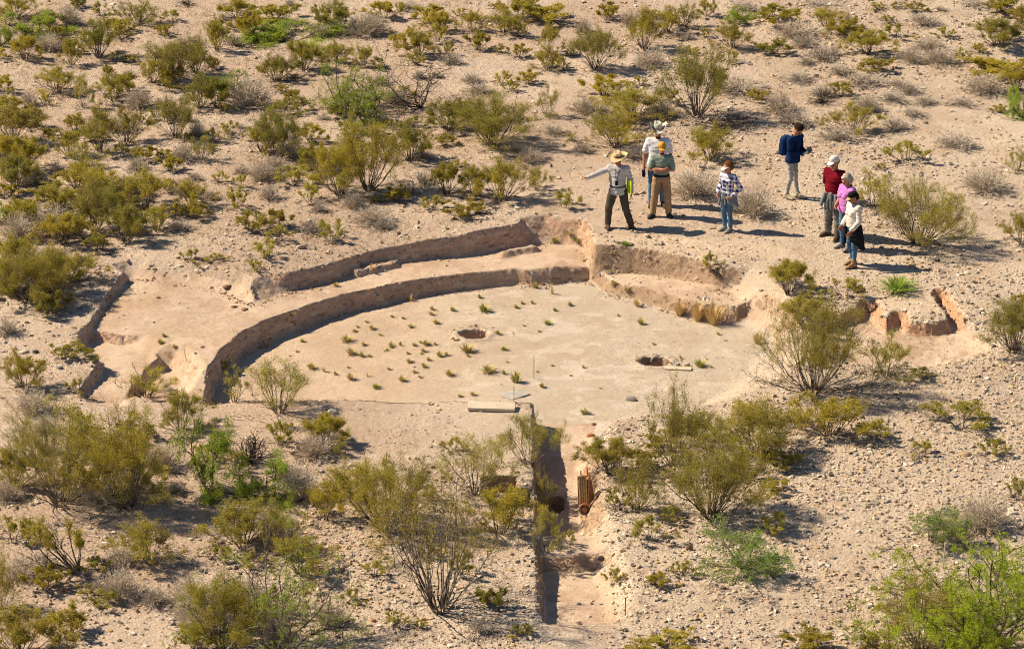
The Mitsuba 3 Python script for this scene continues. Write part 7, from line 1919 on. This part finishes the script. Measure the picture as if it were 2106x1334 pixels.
x, y, z = SPOT['plank']
scene['weathered_plank'] = mikit.ply(moved(rbox((.98, .30, .07)), (x, y + .12, z + .07), 9, -3, 1), 'old_board', smooth=30)
tag('weathered_plank', 'long weathered grey board lying on the soil at the near edge of the pit', 'plank')
x, y, z = SPOT['board']
scene['weathered_plank_001'] = mikit.ply(moved(rbox((.60, .16, .03)), (x, y + .06, z + .025), 4, -7), 'old_board', smooth=30)
tag('weathered_plank_001', 'short weathered board beside the hole in the pit floor', 'plank')
x, y, z = SPOT['slab']
g = rock(77, 2)
g.vertices = g.vertices * [.72, .95, .055]
scene['flat_stone'] = mikit.ply(moved(g, (x, y + .25, z + .0), 0, 12), 'blue_stone', smooth=35)
tag('flat_stone', 'flat bluish grey slab set in the pit floor near the trench head', 'stone slab')
PINS = [('pin1', .52, .006, 'steel_pin', 0, 'thin dark marker pin standing on the open pit floor'), ('pin2', .36, .006, 'steel_pin', 0, 'thin marker pin at the near edge of the pit beside the bluish slab'),
        ('pin3', .36, .010, 'steel_pin', 0, 'dark steel marker pin on the gravel beside the trench end'), ('pin4', .15, .006, 'pale_pin', 0, 'short pale pin before the reddish cut block'),
        ('pin5', .52, .012, 'pale_pin', 3, 'pale grey stake beside the lime green mesquite'), ('pin6', .26, .006, 'steel_pin', -8, 'thin dark pin at the near end of the earth bench'),
        ('pin7', .22, .006, 'steel_pin', 2, 'little dark pin on the soil beyond the pointing hand')]
for spot, tall, r, mat, lean, label in PINS:
    x, y, z = SPOT[spot]
    n = numbered('marker_pin')
    g = m3.Manifold.batch_hull([ball((0, 0, -.05), r, seg=10), ball((0, 0, tall), r * .9, seg=10)]) + m3.Manifold.cylinder(.012, r * 1.7, r * 1.7, 12).translate([0, 0, tall - .004])
    g = g.to_mesh()
    scene[n] = mikit.ply(moved(trimesh.Trimesh(g.vert_properties[:, :3], g.tri_verts), (x, y, z), 0, 0, lean), mat, smooth=40)
    tag(n, label, 'pin')

# the handcart stands on end against the trench side: slatted bed towards the sun, open tray towards the pit
x, y, z = SPOT['cart']
K = 'handcart'
tag(K, 'orange handcart with pale wooden slats propped on end in the trench', 'handcart')
to = T().translate([x, y + .05, z]).rotate([0, 0, 1], 14).rotate([1, 0, 0], -8)


def cart(part, m, mat, smooth=30):
    k_ = numbered(f'{K}__{part}')
    scene[k_] = {**mikit.ply(m, mat, smooth=smooth), 'to_world': to}


for q in range(4):
    cart('slat', moved(rbox((.032, .016, .58 - .01 * q)), (-.115 + .040 * q, -.02 - .012 * q, .46)), 'cart_slat')
cart('bed', moved(rbox((.19, .012, .60)), (-.055, .010, .46)), 'dark_tray')
cart('end_board', moved(rbox((.20, .05, .04)), (-.06, -.015, .775)), 'cart_slat')
cart('rail', moved(rbox((.028, .04, .80)), (.050, -.05, .46), 2, 0, 3), 'orange_paint')
cart('rail', moved(rbox((.016, .03, .66)), (.185, .0, .40), 0, 0, -7), 'cart_slat')
cart('tray', moved(rbox((.15, .012, .62)), (.12, .05, .38), 0, 0, -4), 'dark_tray')
cart('tray_floor', moved(rbox((.15, .14, .012)), (.125, .0, .055)), 'dark_tray')
for sx, hh in ((-.075, .88), (.055, .95)):
    g = m3.Manifold.batch_hull([ball((sx, -.01, .76), .018, seg=12), ball((sx - .005, .0, hh), .014, seg=12)]).to_mesh()
    cart('handle', trimesh.Trimesh(g.vert_properties[:, :3], g.tri_verts), 'orange_paint', 40)
tor = trimesh.creation.torus(.075, .030, major_sections=32, minor_sections=14)
cart('wheel', moved(tor, (-.05, -.085, .105), 78, 6), 'rubber', True)
hub = trimesh.creation.cylinder(.052, .03, sections=28)
cart('wheel__hub', moved(hub, (-.05, -.085, .105), 78, 6), 'orange_paint')
arc = tubes(np.array([[(-.05 + .118 * math.cos(t), -.085, .105 + .118 * math.sin(t)) for t in np.linspace(.35, 2.9, 14)]]), np.full((1, 14), .022), 8)
cart('mudguard', trimesh.Trimesh(*arc, process=False), 'orange_paint', True)
